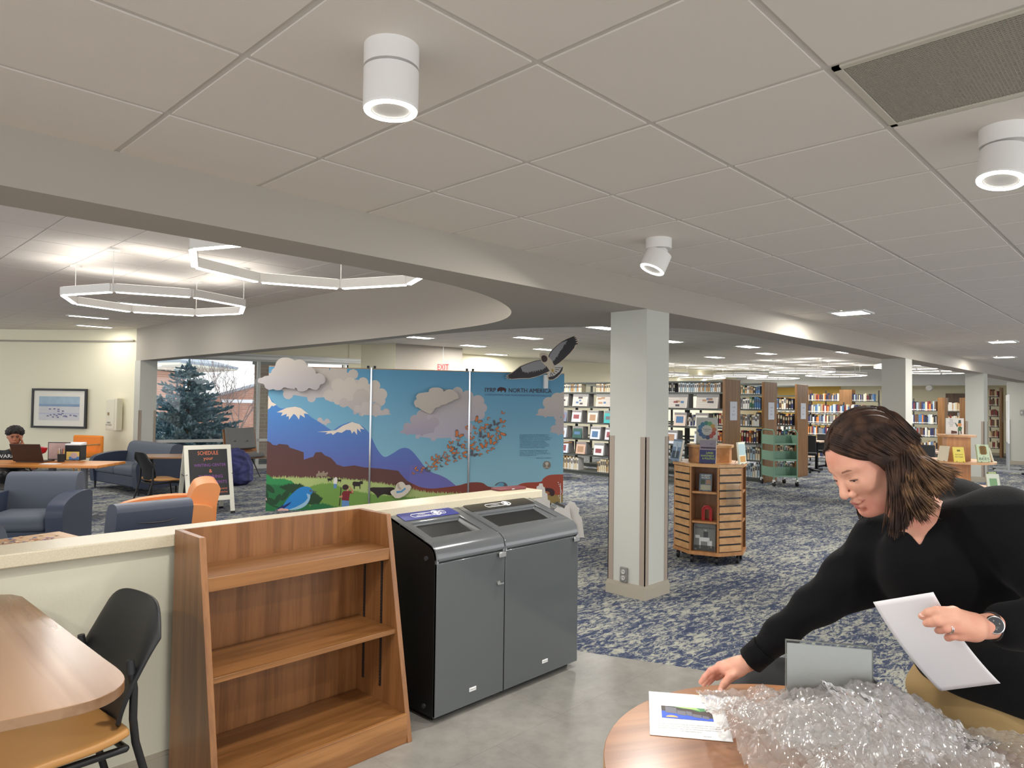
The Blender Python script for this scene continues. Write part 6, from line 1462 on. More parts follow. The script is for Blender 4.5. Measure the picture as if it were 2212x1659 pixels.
# upper drum
MB().prism(octo(Rr*.60), ZT+.032, ZT+.185).build('drum', wood('maple_drum', (196, 142, 90), (178, 122, 74), 'x', .8), t); MB().prism(octo(Rr*.66), ZT+.185, ZT+.21).build('drum_top', ok_l, t)
TM = Matrix.Translation(cen) @ Matrix.Rotation(rz, 4, 'Z')
def on_kiosk(x, y, z): return TM @ Vector((x, y, z))
def standing_book(label, pos, yaw, w_, h, th, cover, lines, lean=.22, art_=None, name='book', easel=True):
    t = thing(name, label, 'book', pos, yaw); T = Matrix.Rotation(lean, 4, 'X') if False else Matrix.Rotation(-lean, 4, 'X')
    c = mat('cover_%s' % label.split()[0]+str(int(w_*1000)), cover, .3, coat=.3)
    MB().bb(-w_/2, w_/2, 0, th, 0, h, None, T).build('cover', c, t, bevel=.001)
    MB().bb(-w_/2+.004, w_/2+.0006, .003, th-.003, .004, h-.004, None, T).build('pages', mat('page_block', (226, 220, 202), .8), t)
    tb = MB()
    for (s, x, y, sz, col, st_) in lines: text_mesh(s, T @ Matrix.Translation((x, -.0008, y)) @ Matrix.Rotation(pi/2, 4, 'X'), sz, mat('ink_'+'_'.join(map(str, col)), col, .5), tb, stretch=st_)
    if art_:
        for (x0, x1, z0, z1, col) in art_: tb.bb(x0, x1, -.0005, 0, z0, z1, mat('ink_'+'_'.join(map(str, col)), col, .5), T)
    if tb.v: tb.build('cover_print', None, t)
    if easel: MB().tube([(-w_*.3, -.02, .012), (-w_*.3, -.005, 0.003), (-w_*.25, .07, .004), (-w_*.2, h*.45*sin(lean)+.02, h*.45)], .0025, 6).tube([(w_*.3, -.02, .012), (w_*.3, -.005, .003), (w_*.25, .07, .004), (w_*.2, h*.45*sin(lean)+.02, h*.45)], .0025, 6).build('wire_easel', m_black, t)
    return t
zt = ZT+.034
o = standing_book('grey and navy book titled LAND INVESTMENT & POLITICS on the octagonal display', on_kiosk(.02, -ap+.05, zt), rz, .16, .235, .02, (46, 50, 96), [('LAND', .02, .105, .03, (176, 196, 70), .07), ('INVESTMENT', .0, .075, .026, (176, 196, 70), .13), ('& POLITICS', .01, .048, .026, (176, 196, 70), .12)], .2, [(-.08, .08, .135, .235, (128, 120, 132)), (-.07, .075, .15, .165, (70, 60, 70)), (.02, .05, .19, .205, (190, 176, 180))])
o = standing_book('silver-blue mountain photo book at the left end of the octagonal display', on_kiosk(-.33, -.20, zt), rz-.75, .15, .23, .03, (116, 138, 160), [], .22, [(-.06, .06, .03, .11, (60, 74, 84)), (-.07, .07, .15, .21, (180, 198, 214)), (-.005, .01, .04, .19, (214, 224, 232))])
o = standing_book('pale narrow book with a painted scene at the right end of the octagonal display', on_kiosk(.35, -.16, zt), rz+1.25, .15, .22, .02, (222, 222, 200), [], .1, [(-.06, .06, .02, .08, (200, 150, 80)), (-.07, .07, .09, .2, (170, 196, 200))])
# emblem poster in acrylic on the drum
pz_ = on_kiosk(-.03, -.02, ZT+.212)
t = thing('emblem_poster', 'white poster with a ring of coloured circles standing on the octagonal display', 'poster', pz_, rz)
MB().bb(-.108, .108, 0, .002, 0, .275).build('poster_sheet', mat('poster_white', (232, 228, 220), .4), t); MB().bb(-.112, .112, -.004, -.002, 0, .285).bb(-.112, .112, .004, .006, 0, .285).bb(-.112, .112, -.05, .05, 0, .003).build('acrylic_holder', m_acr, t)
cols = [(68, 150, 140), (124, 184, 120), (222, 176, 96), (226, 130, 96), (206, 84, 76), (206, 84, 84), (70, 84, 120), (84, 120, 170), (70, 116, 176), (60, 110, 176), (92, 150, 196), (70, 140, 176)]
ar = MB()
for i, c in enumerate(cols):
    a = pi/2-i*pi/6+.1; ar.cyl((.074*cos(a), -.0008-.0001*i, .145+.074*sin(a)), (.074*cos(a), 0, .145+.074*sin(a)), .023, n=18, mt=mat('dot_%d' % i, c, .5))
text_mesh('Celebrate', Matrix.Translation((0, -.0009, .155)) @ Matrix.Rotation(pi/2, 4, 'X'), .02, m_dmetal, ar); text_mesh('together', Matrix.Translation((0, -.0009, .138)) @ Matrix.Rotation(pi/2, 4, 'X'), .014, m_dmetal, ar)
ar.build('circle_emblem', None, t)
# niche contents
o = standing_book('grey-blue book titled SHEEP WORLD in the upper niche of the octagonal display', on_kiosk(.0, -ap+.06, ZB+.035+.595), rz, .125, .175, .015, (92, 108, 124), [('SHEEP', 0, .155, .026, (230, 226, 210), .09), ('WORLD', 0, .133, .024, (230, 226, 210), .085)], .2, [(-.048, -.004, .07, .115, (60, 70, 50)), (.004, .052, .07, .115, (150, 120, 96)), (-.048, .052, .01, .062, (160, 156, 136))])
o = MB().tube([(-.045, 0, 0), (-.045, 0, .115), (-.02, 0, .142), (.02, 0, .142), (.045, 0, .115), (.045, 0, 0)], .009, 8).bb(-.05, .05, 0, .09, 0, .002).bb(-.045, -.022, -.001, .001, 0, .13).bb(.022, .045, -.001, .001, 0, .13).bb(-.03, .03, -.001, .001, .11, .14).build('bookend', mat('bookend_red', (168, 36, 36), .35), smooth=True); o.matrix_world = TM @ Matrix.Translation((.015, -ap+.08, ZB+.035+.301)); tag(o, 'red metal bookend in the middle niche of the octagonal display', 'bookend')
o = standing_book('large grey book titled Sheepherders in the bottom niche of the octagonal display', on_kiosk(-.005, -ap+.05, ZB+.037), rz, .215, .265, .012, (112, 114, 112), [('Sheepherders', 0, .225, .034, (30, 32, 32), .19)], .08, [(-.10, .10, .045, .052, (70, 72, 70)), (-.10, .10, .0, .045, (60, 60, 58)), (-.05, .05, .09, .13, (200, 202, 200)), (-.05, -.035, .02, .09, (200, 202, 200)), (.03, .045, .02, .09, (200, 202, 200)), (.04, .075, .03, .10, (205, 206, 204)), (-.09, -.045, .12, .15, (196, 198, 196)), (-.01, .035, .13, .19, (60, 62, 64)), (.0, .022, .19, .21, (150, 150, 148)), (-.095, -.075, .005, .022, (220, 220, 220))], easel=False)
# acrylic pocket on the right slatted side
o = MB().bb(-.07, .09, -.022, -.019, 0, .20).bb(-.07, .09, -.022, .0, 0, .003).build('brochure_holder', m_acr); o.matrix_world = TM @ Matrix.Rotation(pi/4, 4, 'Z') @ Matrix.Translation((0, -ap, .60)); tag(o, 'empty clear brochure pocket hung on the right slatted side of the octagonal display', 'brochure holder')
# ---------------------------------------------------------------- round tiered display
p = C(2066, 1000, 9.6)
t = thing('round_display', 'round tiered maple book display behind the woman', 'display stand', (p.x, p.y, 0), .4)
mt_ = wood('maple_round', (222, 170, 118), (206, 152, 102), 'x', .5)
for r, z in ((.46, .875), (.235, 1.225), (.50, .52)): MB().cyl((0, 0, z-.028), (0, 0, z), r, n=48).build('tier', mt_, t, smooth=True)
MB().bb(-.14, .14, -.14, .14, .06, 1.197).build('core', wood('maple_core', (206, 148, 92), (188, 130, 78), 'z', .8), t); MB().cyl((0, 0, 0), (0, 0, .06), .3, n=30).build('base', m_dmetal, t)
def rd(u, z, fr): q = p-D_*fr*.40*cos(0); x = (u-2066)/FPX*9.0; return Vector((p.x, p.y, z))+R_*x-D_*math.sqrt(max(0, (.44*fr)**2-min(x*x, .18)))
yw = math.atan2(R_.y, R_.x)
o = standing_book('yellow paperback on the round tiered display', rd(2034, .876, .95), yw-.05, .145, .20, .012, (228, 206, 50), [("don't worry", 0, .10, .024, (60, 56, 20), .10), ('bee happy', 0, .07, .024, (60, 56, 20), .10)], .2, [(-.02, .02, .14, .165, (120, 110, 30))])
o = standing_book('pale green book titled THE BEES on the round tiered display', rd(2093, .876, .85), yw+.05, .17, .235, .028, (196, 216, 180), [('THE', 0, .075, .018, (40, 60, 40), None), ('BEES', 0, .042, .05, (30, 52, 44), .14)], .2, [(-.05, .05, .11, .21, (150, 120, 60)), (-.035, .035, .10, .22, (140, 108, 50))])
o = standing_book('cream book seen edge-on at the left of the round tiered display', rd(2008, .876, .95), yw-1.2, .14, .21, .02, (232, 218, 190), [], .25)
o = standing_book('pale green book seen edge-on at the right of the round tiered display', rd(2126, .876, .95), yw+1.15, .15, .19, .02, (190, 204, 170), [], .25)
o = standing_book('white and green book on the lowest tier of the round display', rd(2104, .521, 1.1), yw, .17, .21, .02, (206, 212, 190), [], .2, [(-.05, .05, .05, .15, (120, 160, 110))])
o = standing_book('yellow and green book on the lowest tier of the round display', rd(2126, .521, 1.0), yw+.4, .16, .22, .02, (150, 170, 80), [], .2, [(-.0, .07, .02, .12, (230, 196, 60))])
t = thing('table_poster', 'white poster with a small hatted figure on top of the round display', 'poster', Vector((p.x, p.y, 1.226))-R_*.02, yw)
MB().bb(-.125, .125, 0, .003, 0, .225).build('poster_sheet', mat('poster_white', (232, 228, 220), .4), t)
ar = MB()
for i, s in enumerate(('Many', 'Small', 'Interesting', 'Things', 'Here')): text_mesh(s, Matrix.Translation((-.05, -.0008, .205-.022*i)) @ Matrix.Rotation(pi/2, 4, 'X'), .02, mat('ink_110', (110, 116, 130), .6), ar)
def blob(pts, c): ar.prism(pts, -.0012, -.0004, mat('fig_%d' % c[0], c, .6), axis='y')
blob([(.045, .155), (.085, .155), (.083, .20), (.053, .20)], (56, 84, 80)); blob([(.065+.03*cos(k*pi/8), .135+.024*sin(k*pi/8)) for k in range(16)], (226, 150, 84)); blob([(.04, .05), (.09, .05), (.1, .1), (.07, .115), (.045, .1)], (70, 110, 80)); blob([(.03, .1), (.0, .16), (.008, .165), (.045, .12)], (60, 100, 84)); blob([(.045, .0), (.06, .0), (.06, .05), (.045, .05)], (64, 70, 66)); blob([(.08, .01), (.095, .01), (.09, .05), (.075, .05)], (64, 70, 66)); blob([(-.05, .01), (.03, .015), (.028, .045), (-.05, .055)], (96, 60, 50))
ar.build('printed_figure', None, t)
# ================================================================ people
def skin_mat(name, rgb, red):
    m = mat(name, rgb, .5, spec=.35); nt = m.node_tree; L = nt.links.new; b = nt.nodes['Principled BSDF']
    b.inputs['Subsurface Weight'].default_value = .12; b.inputs['Subsurface Radius'].default_value = (.02, .008, .005); b.inputs['Subsurface Scale'].default_value = .5
    tc = nt.nodes.new('ShaderNodeTexCoord'); n = nt.nodes.new('ShaderNodeTexNoise'); n.inputs['Scale'].default_value = 14; n.inputs['Detail'].default_value = 4
    r = nt.nodes.new('ShaderNodeValToRGB'); r.color_ramp.elements[0].position = .38; r.color_ramp.elements[1].position = .68
    r.color_ramp.elements[0].color = (*lin(rgb), 1); r.color_ramp.elements[1].color = (*lin(red), 1)
    L(tc.outputs['Object'], n.inputs['Vector']); L(n.outputs['Fac'], r.inputs['Fac']); L(r.outputs['Color'], b.inputs['Base Color'])
    n3 = nt.nodes.new('ShaderNodeTexNoise'); n3.inputs['Scale'].default_value = 420; bp = nt.nodes.new('ShaderNodeBump'); bp.inputs['Strength'].default_value = .12; bp.inputs['Distance'].default_value = .001
    L(tc.outputs['Object'], n3.inputs['Vector']); L(n3.outputs['Fac'], bp.inputs['Height']); L(bp.outputs['Normal'], b.inputs['Normal'])
    return m
m_skin = skin_mat('skin_fair', (214, 160, 136), (204, 138, 118))
m_knit = mat('black_knit', (11, 11, 13), .9, bump=.5, bscale=420, spec=.15, sheen=.03)
m_khaki = mat('khaki_cotton', (166, 138, 92), .85, bump=.35, bscale=500, var=.06, vscale=5)
m_hair = bpy.data.materials.new('hair_brown'); m_hair.use_nodes = True
def _hair(m, c0, c1):
    nt = m.node_tree; L = nt.links.new; b = nt.nodes['Principled BSDF']; b.inputs['Roughness'].default_value = .6; b.inputs['Specular IOR Level'].default_value = .12
    tc = nt.nodes.new('ShaderNodeTexCoord'); n = nt.nodes.new('ShaderNodeTexNoise'); n.inputs['Scale'].default_value = 28; n.inputs['Detail'].default_value = 5
    r = nt.nodes.new('ShaderNodeValToRGB'); r.color_ramp.elements[0].position = .4; r.color_ramp.elements[1].position = .66
    r.color_ramp.elements[0].color = (*lin(c0), 1); r.color_ramp.elements[1].color = (*lin(c1), 1); L(tc.outputs['Object'], n.inputs['Vector']); L(n.outputs['Fac'], r.inputs['Fac']); L(r.outputs['Color'], b.inputs['Base Color'])
_hair(m_hair, (44, 33, 29), (74, 54, 43))
m_hairl = m_hair.copy(); m_hairl.name = 'hair_brown_light'; [e_.__setattr__('color', (*lin(c_), 1)) for e_, c_ in zip([n_ for n_ in m_hairl.node_tree.nodes if n_.type == 'VALTORGB'][0].color_ramp.elements, ((60, 45, 37), (118, 90, 66)))]
RR, UU, FF = _X.copy(), _U.copy(), _F.copy()
def V(r, d, u): return RR*r+FF*d+UU*u           # right, away, up offsets

woman = thing('person', 'woman in a black V-neck sweater and khaki trousers leaning over the round table with papers', 'person', (C(2110, 1470, 2.0).x, C(2110, 1470, 2.0).y, 0))
WI = Matrix.Translation(-woman.location)
# head frame: forward, side (towards camera), up
ya = rad(13)
hf = (V(-.80, 0, -.60)*cos(ya)+V(0, -1, 0)*sin(ya)).normalized()
hu = V(-.60, 0, .80).normalized(); hs = hu.cross(hf).normalized()
if hs.dot(FF) > 0: hs = -hs
HS = 1.02
HO = C(1871, 986, 1.80)
def H(x, y, z): return HO+(hf*x+hs*y+hu*z)*HS
Mh = Matrix((hf, hs, hu)).transposed()
def hr(a, b_, c): return (a*HS, b_*HS, c*HS)
b = SDF()
b.ell(H(-.012, 0, .020), hr(.094, .074, .084), .02, Mh)
b.ell(H(.022, 0, .018), hr(.072, .066, .066), .02, Mh)
b.ell(H(.028, 0, -.030), hr(.062, .058, .080), .025, Mh)
b.ell(H(.060, 0, -.084), hr(.034, .034, .030), .03, Mh)
b.ell(H(.088, 0, -.104), hr(.017, .021, .016), .02, Mh)
for s in (-1, 1):
    b.ell(H(.062, s*.036, -.030), hr(.026, .024, .026), .022, Mh)                      # cheek
    b.cap(H(.020, s*.054, -.062), H(.070, s*.024, -.104), .016*HS, .014*HS, .028)      # jaw line
    b.cap(H(.080, s*.014, .020), H(.066, s*.048, .018), .010*HS, .009*HS, .014)        # brow
    b.ell(H(.093, s*.031, -.003), hr(.013, .016, .0105), .010, Mh, sub=True)           # eye socket
    b.ell(H(.0745, s*.031, -.004), hr(.0150, .0155, .0130), .004, Mh)                  # eyeball volume and lids
    b.cap(H(.0870, s*.020, -.0045), H(.0835, s*.043, -.0035), .0026, .0024, .003)
    b.ell(H(.000, s*.072, -.012), hr(.016, .007, .028), .006, Mh)                      # ear
[b.ell(H(.082, s*.017, -.026), hr(.016, .013, .020), .014, Mh) for s in (-1, 1)]
b.cap(H(.086, 0, .010), H(.112, 0, -.030), .0075*HS, .0095*HS, .010)                   # nose bridge
b.ell(H(.113, 0, -.037), hr(.0112, .0105, .0098), .007, Mh)
for s in (-1, 1):
    b.ell(H(.100, s*.0125, -.042), hr(.0105, .0075, .0085), .005, Mh)
    b.ell(H(.104, s*.0065, -.0500), hr(.0045, .003, .003), .003, Mh, sub=True)
b.cap(H(.096, 0, -.050), H(.096, 0, -.062), .007, .007, .010)
b.ell(H(.0985, 0, -.0660), hr(.0090, .022, .0062), .005, Mh); b.ell(H(.0975, 0, -.0790), hr(.0090, .018, .0072), .005, Mh)
b.ell(H(.106, 0, -.0722), hr(.009, .019, .0020), .003, Mh, sub=True)
b.cap(H(.097, .020, -.0725), H(.091, .026, -.0735), .0018, .0015, .002, sub=True)
b.ell(H(.096, 0, -.091), hr(.006, .018, .004), .006, Mh, sub=True)
# neck, chest, shoulders
SR, SL_, PV = C(1905, 1165, 1.90), C(2165, 1135, 1.66), C(2120, 1480, 2.02)
mid = (SR+SL_)/2
NKa, NKb = H(-.035, 0, -.055), mid+V(-.035, -.01, .015)
b.cap(NKa, NKb, .052, .056, .03); b.cap(H(.01, 0, -.085), mid+V(-.045, -.005, -.03), .026, .026, .03)
Mt = Matrix((((SL_-SR).normalized()), Vector(((SL_-SR).normalized().cross((mid-PV).normalized()))).normalized(), (mid-PV).normalized())).transposed()
def torso(S_, e):
    S_.cap(SR+V(.03, 0, 0), SL_+V(-.04, 0, 0), .056+e, .058+e, .05)
    S_.ell(mid+(PV-mid)*.28, (.158+e, .102+e, .18+e), .06, Mt)
    S_.ell(mid+V(-.025, -.045, -.085), (.10+e, .055+e, .09+e), .05, Mt)
    S_.cap(mid+V(0, .02, -.1), PV+V(0, 0, .12), .09+e, .10+e, .08)
torso(b, 0)
# arms inside the sleeves keep the body one surface
EL, WR_ = C(1755, 1308, 1.93), C(1625, 1424, 2.005)
b.chain([SR, EL, WR_], [.045, .036, .026], .03)
ELL, WL = C(2330, 1330, 1.50), C(2143, 1352, 1.515)
b.chain([SL_, ELL, WL], [.045, .036, .027], .03)
# ---- right hand, reaching to the card
def chain_px(pts, rs, k=.006, kk=.004):
    P = [C(*p) for p in pts]
    for i in range(len(P)-1): b.cap(P[i], P[i+1], rs[i], rs[i+1], k if i == 0 else kk)
def hand(palm, fingers):
    for a, c, r1, r2 in palm: b.cap(C(*a), C(*c), r1, r2, .012)
    for pts, rs in fingers: chain_px(pts, rs, .008, .004)
hand([((1612, 1433, 2.00), (1590, 1437, 1.995), .024, .020), ((1600, 1440, 1.99), (1566, 1447, 1.985), .021, .015), ((1598, 1434, 2.0), (1556, 1440, 2.005), .020, .015), ((1600, 1434, 2.02), (1560, 1441, 2.03), .018, .013), ((1602, 1438, 2.03), (1570, 1448, 2.05), .016, .012)],
     [([(1556, 1440, 1.995), (1535, 1449, 1.985), (1522, 1463, 1.98), (1513.5, 1474, 1.98)], [.0105, .0092, .0082, .0070]),
      ([(1558, 1441, 2.012), (1540, 1453, 2.01), (1528, 1468, 2.00), (1520, 1479, 2.0)], [.0105, .0092, .0082, .0070]),
      ([(1562, 1443, 2.03), (1548, 1456, 2.03), (1538, 1467, 2.02), (1531, 1476, 2.015)], [.0100, .0088, .0080, .0066]),
      ([(1570, 1449, 2.05), (1560, 1458, 2.05), (1553, 1463, 2.045), (1547, 1466.5, 2.04)], [.0090, .0080, .0072, .0060]),
      ([(1598, 1449, 1.985), (1577, 1463, 1.96), (1564, 1478, 1.945), (1556, 1491, 1.935)], [.0165, .0125, .0105, .0078])])
# ---- left hand holding the sheet
hand([((2122, 1354, 1.51), (2100, 1353, 1.50), .026, .024), ((2105, 1345, 1.495), (2060, 1324, 1.485), .020, .0125), ((2105, 1352, 1.49), (2063, 1338, 1.475), .020, .013), ((2105, 1360, 1.49), (2066, 1356, 1.475), .020, .0125), ((2105, 1368, 1.495), (2073, 1372, 1.485), .017, .0115)],
     [([(2060, 1322, 1.485), (2024, 1319.5, 1.475), (2006, 1323, 1.485), (1991, 1331, 1.50)], [.0118, .0098, .0088, .0074]),
      ([(2062, 1338, 1.475), (2026, 1341.5, 1.468), (2012, 1345, 1.478), (2001, 1347, 1.49)], [.0118, .0100, .0090, .0078]),
      ([(2065, 1356, 1.475), (2042, 1357, 1.470), (2032, 1360, 1.480), (2026, 1362.5, 1.492)], [.0112, .0094, .0086, .0074]),
      ([(2072, 1371, 1.485), (2056, 1373.5, 1.480), (2049, 1377, 1.488), (2047, 1379, 1.496)], [.0100, .0084, .0078, .0068]),
      ([(2108, 1358, 1.52), (2080, 1352, 1.535), (2052, 1350, 1.545), (2034, 1352, 1.545)], [.0150, .0115, .0100, .0080])])
lo = Vector((9, 9, 9)); hi = Vector((-9, -9, -9))
for p in (C(1500, 1500, 2.1), C(1500, 1500, 1.9), C(2380, 1380, 1.4), C(2380, 1000, 1.7), C(1800, 870, 1.95), C(1800, 870, 1.6), C(2180, 1560, 2.2), C(1900, 1100, 2.1)):
    for i in range(3): lo[i] = min(lo[i], p[i]-.06); hi[i] = max(hi[i], p[i]+.06)
body = b.build('body', m_skin, lo, hi, .0030, woman, smooth_it=2, inv=WI)
HB = body
# ---- face colour details
def onface(o_pts, r, mt, name, par=body):
    q = MB(); q.tube([WI @ p for p in o_pts], r, 6); return q.build(name, mt, par, smooth=True)
m_lip = mat('lips', (176, 100, 94), .45); m_brow = mat('eyebrow', (134, 94, 74), .9); m_eye = mat('eye_white', (210, 196, 188), .2); m_iris = mat('iris', (60, 48, 40), .15); m_lash = mat('lashes', (48, 32, 30), .6)
for s in (-1, 1):
    q = MB().ball(tuple(WI @ H(.0765, s*.031, -.0050)), .0110*HS, 16).build('eye', m_eye, body, smooth=True)
    MB().ball(tuple(WI @ H(.0850, s*.0325, -.0096)), .0052, 10).build('iris', m_iris, q, smooth=True)
    onface([H(.0895, s*.018, -.0075), H(.0915, s*.026, -.0065), H(.0905, s*.036, -.0066), H(.0850, s*.046, -.0085)], [.0007, .0014, .0015, .0008], m_lash, 'eyelashes')
    onface([H(.0925, s*.011, .0145), H(.0918, s*.022, .0195), H(.0865, s*.036, .0205), H(.0740, s*.051, .0140)], [.0018, .0030, .0028, .0012], m_brow, 'eyebrow')
    if s == 1: pass
def lipmesh(z, dz, x, w, name):
    vs = []; n = 14
    for j in range(5):
        for i in range(n+1):
            u = i/n*2-1; vs.append(WI @ H(x-.020*u*u+.0018*sin(pi*j/4), u*w, z+dz*(j/4-.5)*(1-u*u*.85)+(-.0012*u*u)))
    fs = [(j*(n+1)+i, j*(n+1)+i+1, (j+1)*(n+1)+i+1, (j+1)*(n+1)+i) for j in range(4) for i in range(n)]
    return MB().add(vs, fs).build(name, m_lip, body, smooth=True)
lipmesh(-.0665, .0075, .1078, .0235, 'upper_lip'); lipmesh(-.0790, .0085, .1068, .0205, 'lower_lip')
# ---- sweater
w = SDF()
torso(w, .013)
w.ell(SR+V(.01, 0, -.005), (.072, .068, .072), .04); w.ell(SL_+V(.02, .01, -.01), (.088, .085, .088), .04)
Mt = Matrix((((SL_-SR).normalized()), Vector(((SL_-SR).normalized().cross((mid-PV).normalized()))).normalized(), (mid-PV).normalized())).transposed()
w.ell(mid+(PV-mid)*.26+V(-.03, -.07, -.02), (.15, .085, .12), .06, Mt)          # bust
w.ell(mid+(PV-mid)*.55+V(.03, 0, 0), (.165, .130, .22), .08, Mt)
w.ell(mid+(PV-mid)*.84+V(.035, -.01, .01), (.185, .145, .17), .08, Mt)
w.cap(mid+V(.10, .08, .03), PV+V(.14, .05, .15), .10, .11, .08)                  # back
w.chain([SR+V(0, 0, -.01), (SR+EL)/2+V(.004, 0, -.006), EL+V(.0, 0, -.002), (EL+WR_)/2, WR_+V(.018, 0, .014)], [.070, .060, .048, .044, .036], .03)
w.cap(SR+V(.05, 0, -.10), EL+V(.05, 0, .0), .060, .030, .05)
w.chain([SL_, ELL, WL+V(.045, .01, -.004)], [.085, .060, .048], .04)
w.cap(WL+V(.10, .01, -.01), WL+V(.035, .004, -.004), .048, .041, .02)
nk = mid+V(-.035, -.02, .035)
w.cap(H(-.02, 0, -.05), nk+V(.015, .035, .0), .060, .046, .010, sub=True)
def vplane(p, q, inside):      # upright plane through the neckline edge p-q
    a_, c_, o_ = C(*p), C(*q), C(p[0], p[1], 1.2); n_ = (c_-a_).cross(o_-a_).normalized()
    return (a_, -n_ if (inside-a_).dot(n_) > 0 else n_)
vin = C(1995, 1125, 1.72)
w.cut([vplane((1922, 1112, 1.71), (1988, 1179, 1.71), vin), vplane((1988, 1179, 1.71), (2030, 1098, 1.71), vin), vplane((2030, 1098, 1.71), (2034, 1040, 1.71), vin), (mid+V(0, .0, 0), V(0, 1, 0))], .004)
def folds(g):
    return .0022*np.sin(g[..., 0]*38+g[..., 2]*52)*np.sin(g[..., 1]*30+g[..., 2]*24)
for p in (C(2400, 1600, 1.5), C(2330, 1050, 2.2), C(1580, 1480, 2.1)):
    for i in range(3): lo[i] = min(lo[i], p[i]-.08); hi[i] = max(hi[i], p[i]+.08)
w.cut([(PV+V(0, 0, -.02), V(.26, 0, 1)), (PV+V(-.30, 0, 0), V(-1, 0, 0))], .006)
sweater = w.build('sweater', m_knit, lo, hi, .0050, woman, disp=folds, smooth_it=3, inv=WI)
# cuffs
def cuff(a, c, r, par, name='cuff'):
    q = MB(); ax = (c-a); q.cyl(WI @ a, WI @ c, r*1.02, r, n=36, caps=False); o = q.build(name, m_knit, par, smooth=True); s = o.modifiers.new('s', 'SOLIDIFY'); s.thickness = .004; return o
dR = (WR_-EL).normalized(); cuff(WR_-dR*.05, WR_+dR*.006, .039, sweater)
# necklace with small hexagon pendant
pc_ = C(1976, 1110, 1.672)
q = MB(); q.tube([WI @ (pc_+V(.011*cos(k*pi/3), 0, .011*sin(k*pi/3))*.45) for k in range(6)], .0007, 5, closed=True); q.tube([WI @ p for p in [p_-FF*.012 for p_ in spline([C(1950, 1068, 1.70), C(1962, 1095, 1.69), pc_+V(0, 0, .005), C(1992, 1085, 1.70), C(2004, 1060, 1.72)], 6)]], .0005, 4)
q.build('necklace', mat('gold', (214, 170, 96), .25, .9), body)
# ---- hair: scalp cap volume plus long strands
HH = lambda x, y, z: H(x, y, z-.020)
h = SDF()
h.ell(HH(-.020, 0, .052), hr(.100, .083, .086), .02, Mh)
h.ell(HH(-.050, 0, .000), hr(.078, .080, .085), .03, Mh)
for s in (1, -1):
    h.chain([HH(.035, s*.060, .045), HH(.005, s*.078, .0), HH(-.02, s*.080, -.06)], [.018, .022, .026], .02)
h.plane(HH(.066, 0, .080), (hf*.86+hu*-.30), .012)
h.ell(HH(.072, .02, -.010), hr(.060, .070, .072), .010, Mh, sub=True); h.ell(HH(.072, -.02, -.010), hr(.060, .070, .072), .010, Mh, sub=True)
def strandy(g):
    return .0022*np.sin(g[..., 0]*260+g[..., 1]*190+g[..., 2]*60)
hlo = Vector((min(HH(a, b__, c)[0] for a in (-.2, .15) for b__ in (-.13, .13) for c in (-.2, .17)), min(HH(a, b__, c)[1] for a in (-.2, .15) for b__ in (-.13, .13) for c in (-.2, .17)), min(HH(a, b__, c)[2] for a in (-.2, .15) for b__ in (-.13, .13) for c in (-.2, .17))))
hhi = Vector((max(HH(a, b__, c)[0] for a in (-.2, .15) for b__ in (-.13, .13) for c in (-.2, .17)), max(HH(a, b__, c)[1] for a in (-.2, .15) for b__ in (-.13, .13) for c in (-.2, .17)), max(HH(a, b__, c)[2] for a in (-.2, .15) for b__ in (-.13, .13) for c in (-.2, .17))))
hair = h.build('hair', m_hair, hlo, hhi, .0042, woman, disp=strandy, smooth_it=1, inv=WI)
random.seed(77)
def locks(starts, mids, ends, n, r0, jit, name, mt=None, curl=.0):
    """bundle of tapering strands interpolated between guide curves"""
    q = MB()
    for k in range(n):
        t_ = random.random(); i = min(int(t_*(len(starts)-1)), len(starts)-2) if len(starts) > 1 else 0; f = t_*(len(starts)-1)-i if len(starts) > 1 else 0
        def L2(a): return a[i]*(1-f)+a[i+1]*f if len(a) > 1 else a[0]
        j = lambda s: Vector((random.gauss(0, s), random.gauss(0, s), random.gauss(0, s)))
        o_ = j(jit*.6); pts = [L2(starts)+o_*.5]+[L2(m)+o_+j(jit*.35) for m in mids]+[L2(ends)+o_*1.4+j(jit)]
        sp = spline(pts, 5); N = len(sp); cut = random.uniform(.93, 1.0); sp = sp[:max(4, int(N*cut))]; N = len(sp)
        q.tube([WI @ p for p in sp], [r0*(.6+.5*sin(pi*min(1, a/(N-1)+.25)))*(1 if a < N-1 else .15) for a in range(N)], 5)
    return q.build(name, mt or m_hair, hair, smooth=True)
# crown strands from the parting over the near side of the head down to nape
part = [HH(.070, .004, .098), HH(.030, .004, .128), HH(-.030, .004, .138), HH(-.080, .004, .115), HH(-.11, .004, .075)]
side = [HH(.052, .064, .050), HH(.022, .085, .050), HH(-.03, .088, .06), HH(-.08, .070, .06), HH(-.118, .045, .03)]
low = [HH(-.008, .078, -.002), HH(-.014, .086, -.02), HH(-.05, .088, -.02), HH(-.09, .078, -.02), HH(-.122, .05, -.03)]
e1 = [C(1925, 1060, 1.71), C(1935, 1075, 1.70), C(1955, 1070, 1.70), C(1975, 1055, 1.71), C(2000, 1040, 1.74)]
locks(part, [[a*.55+c*.45+(a-HO).normalized()*.012 for a, c in zip(part, side)], side], low, 420, .0026, .003, 'crown_strands')
locks([HH(.072, -.004, .098), HH(.03, -.006, .128), HH(-.03, -.006, .138), HH(-.08, -.004, .115)], [[HH(.055, -.05, .075), HH(.02, -.065, .085), HH(-.03, -.07, .09), HH(-.08, -.06, .07)]], [HH(.030, -.078, .02), HH(.0, -.086, .02), HH(-.05, -.088, .02), HH(-.1, -.07, 0)], 160, .0026, .003, 'far_crown_strands')
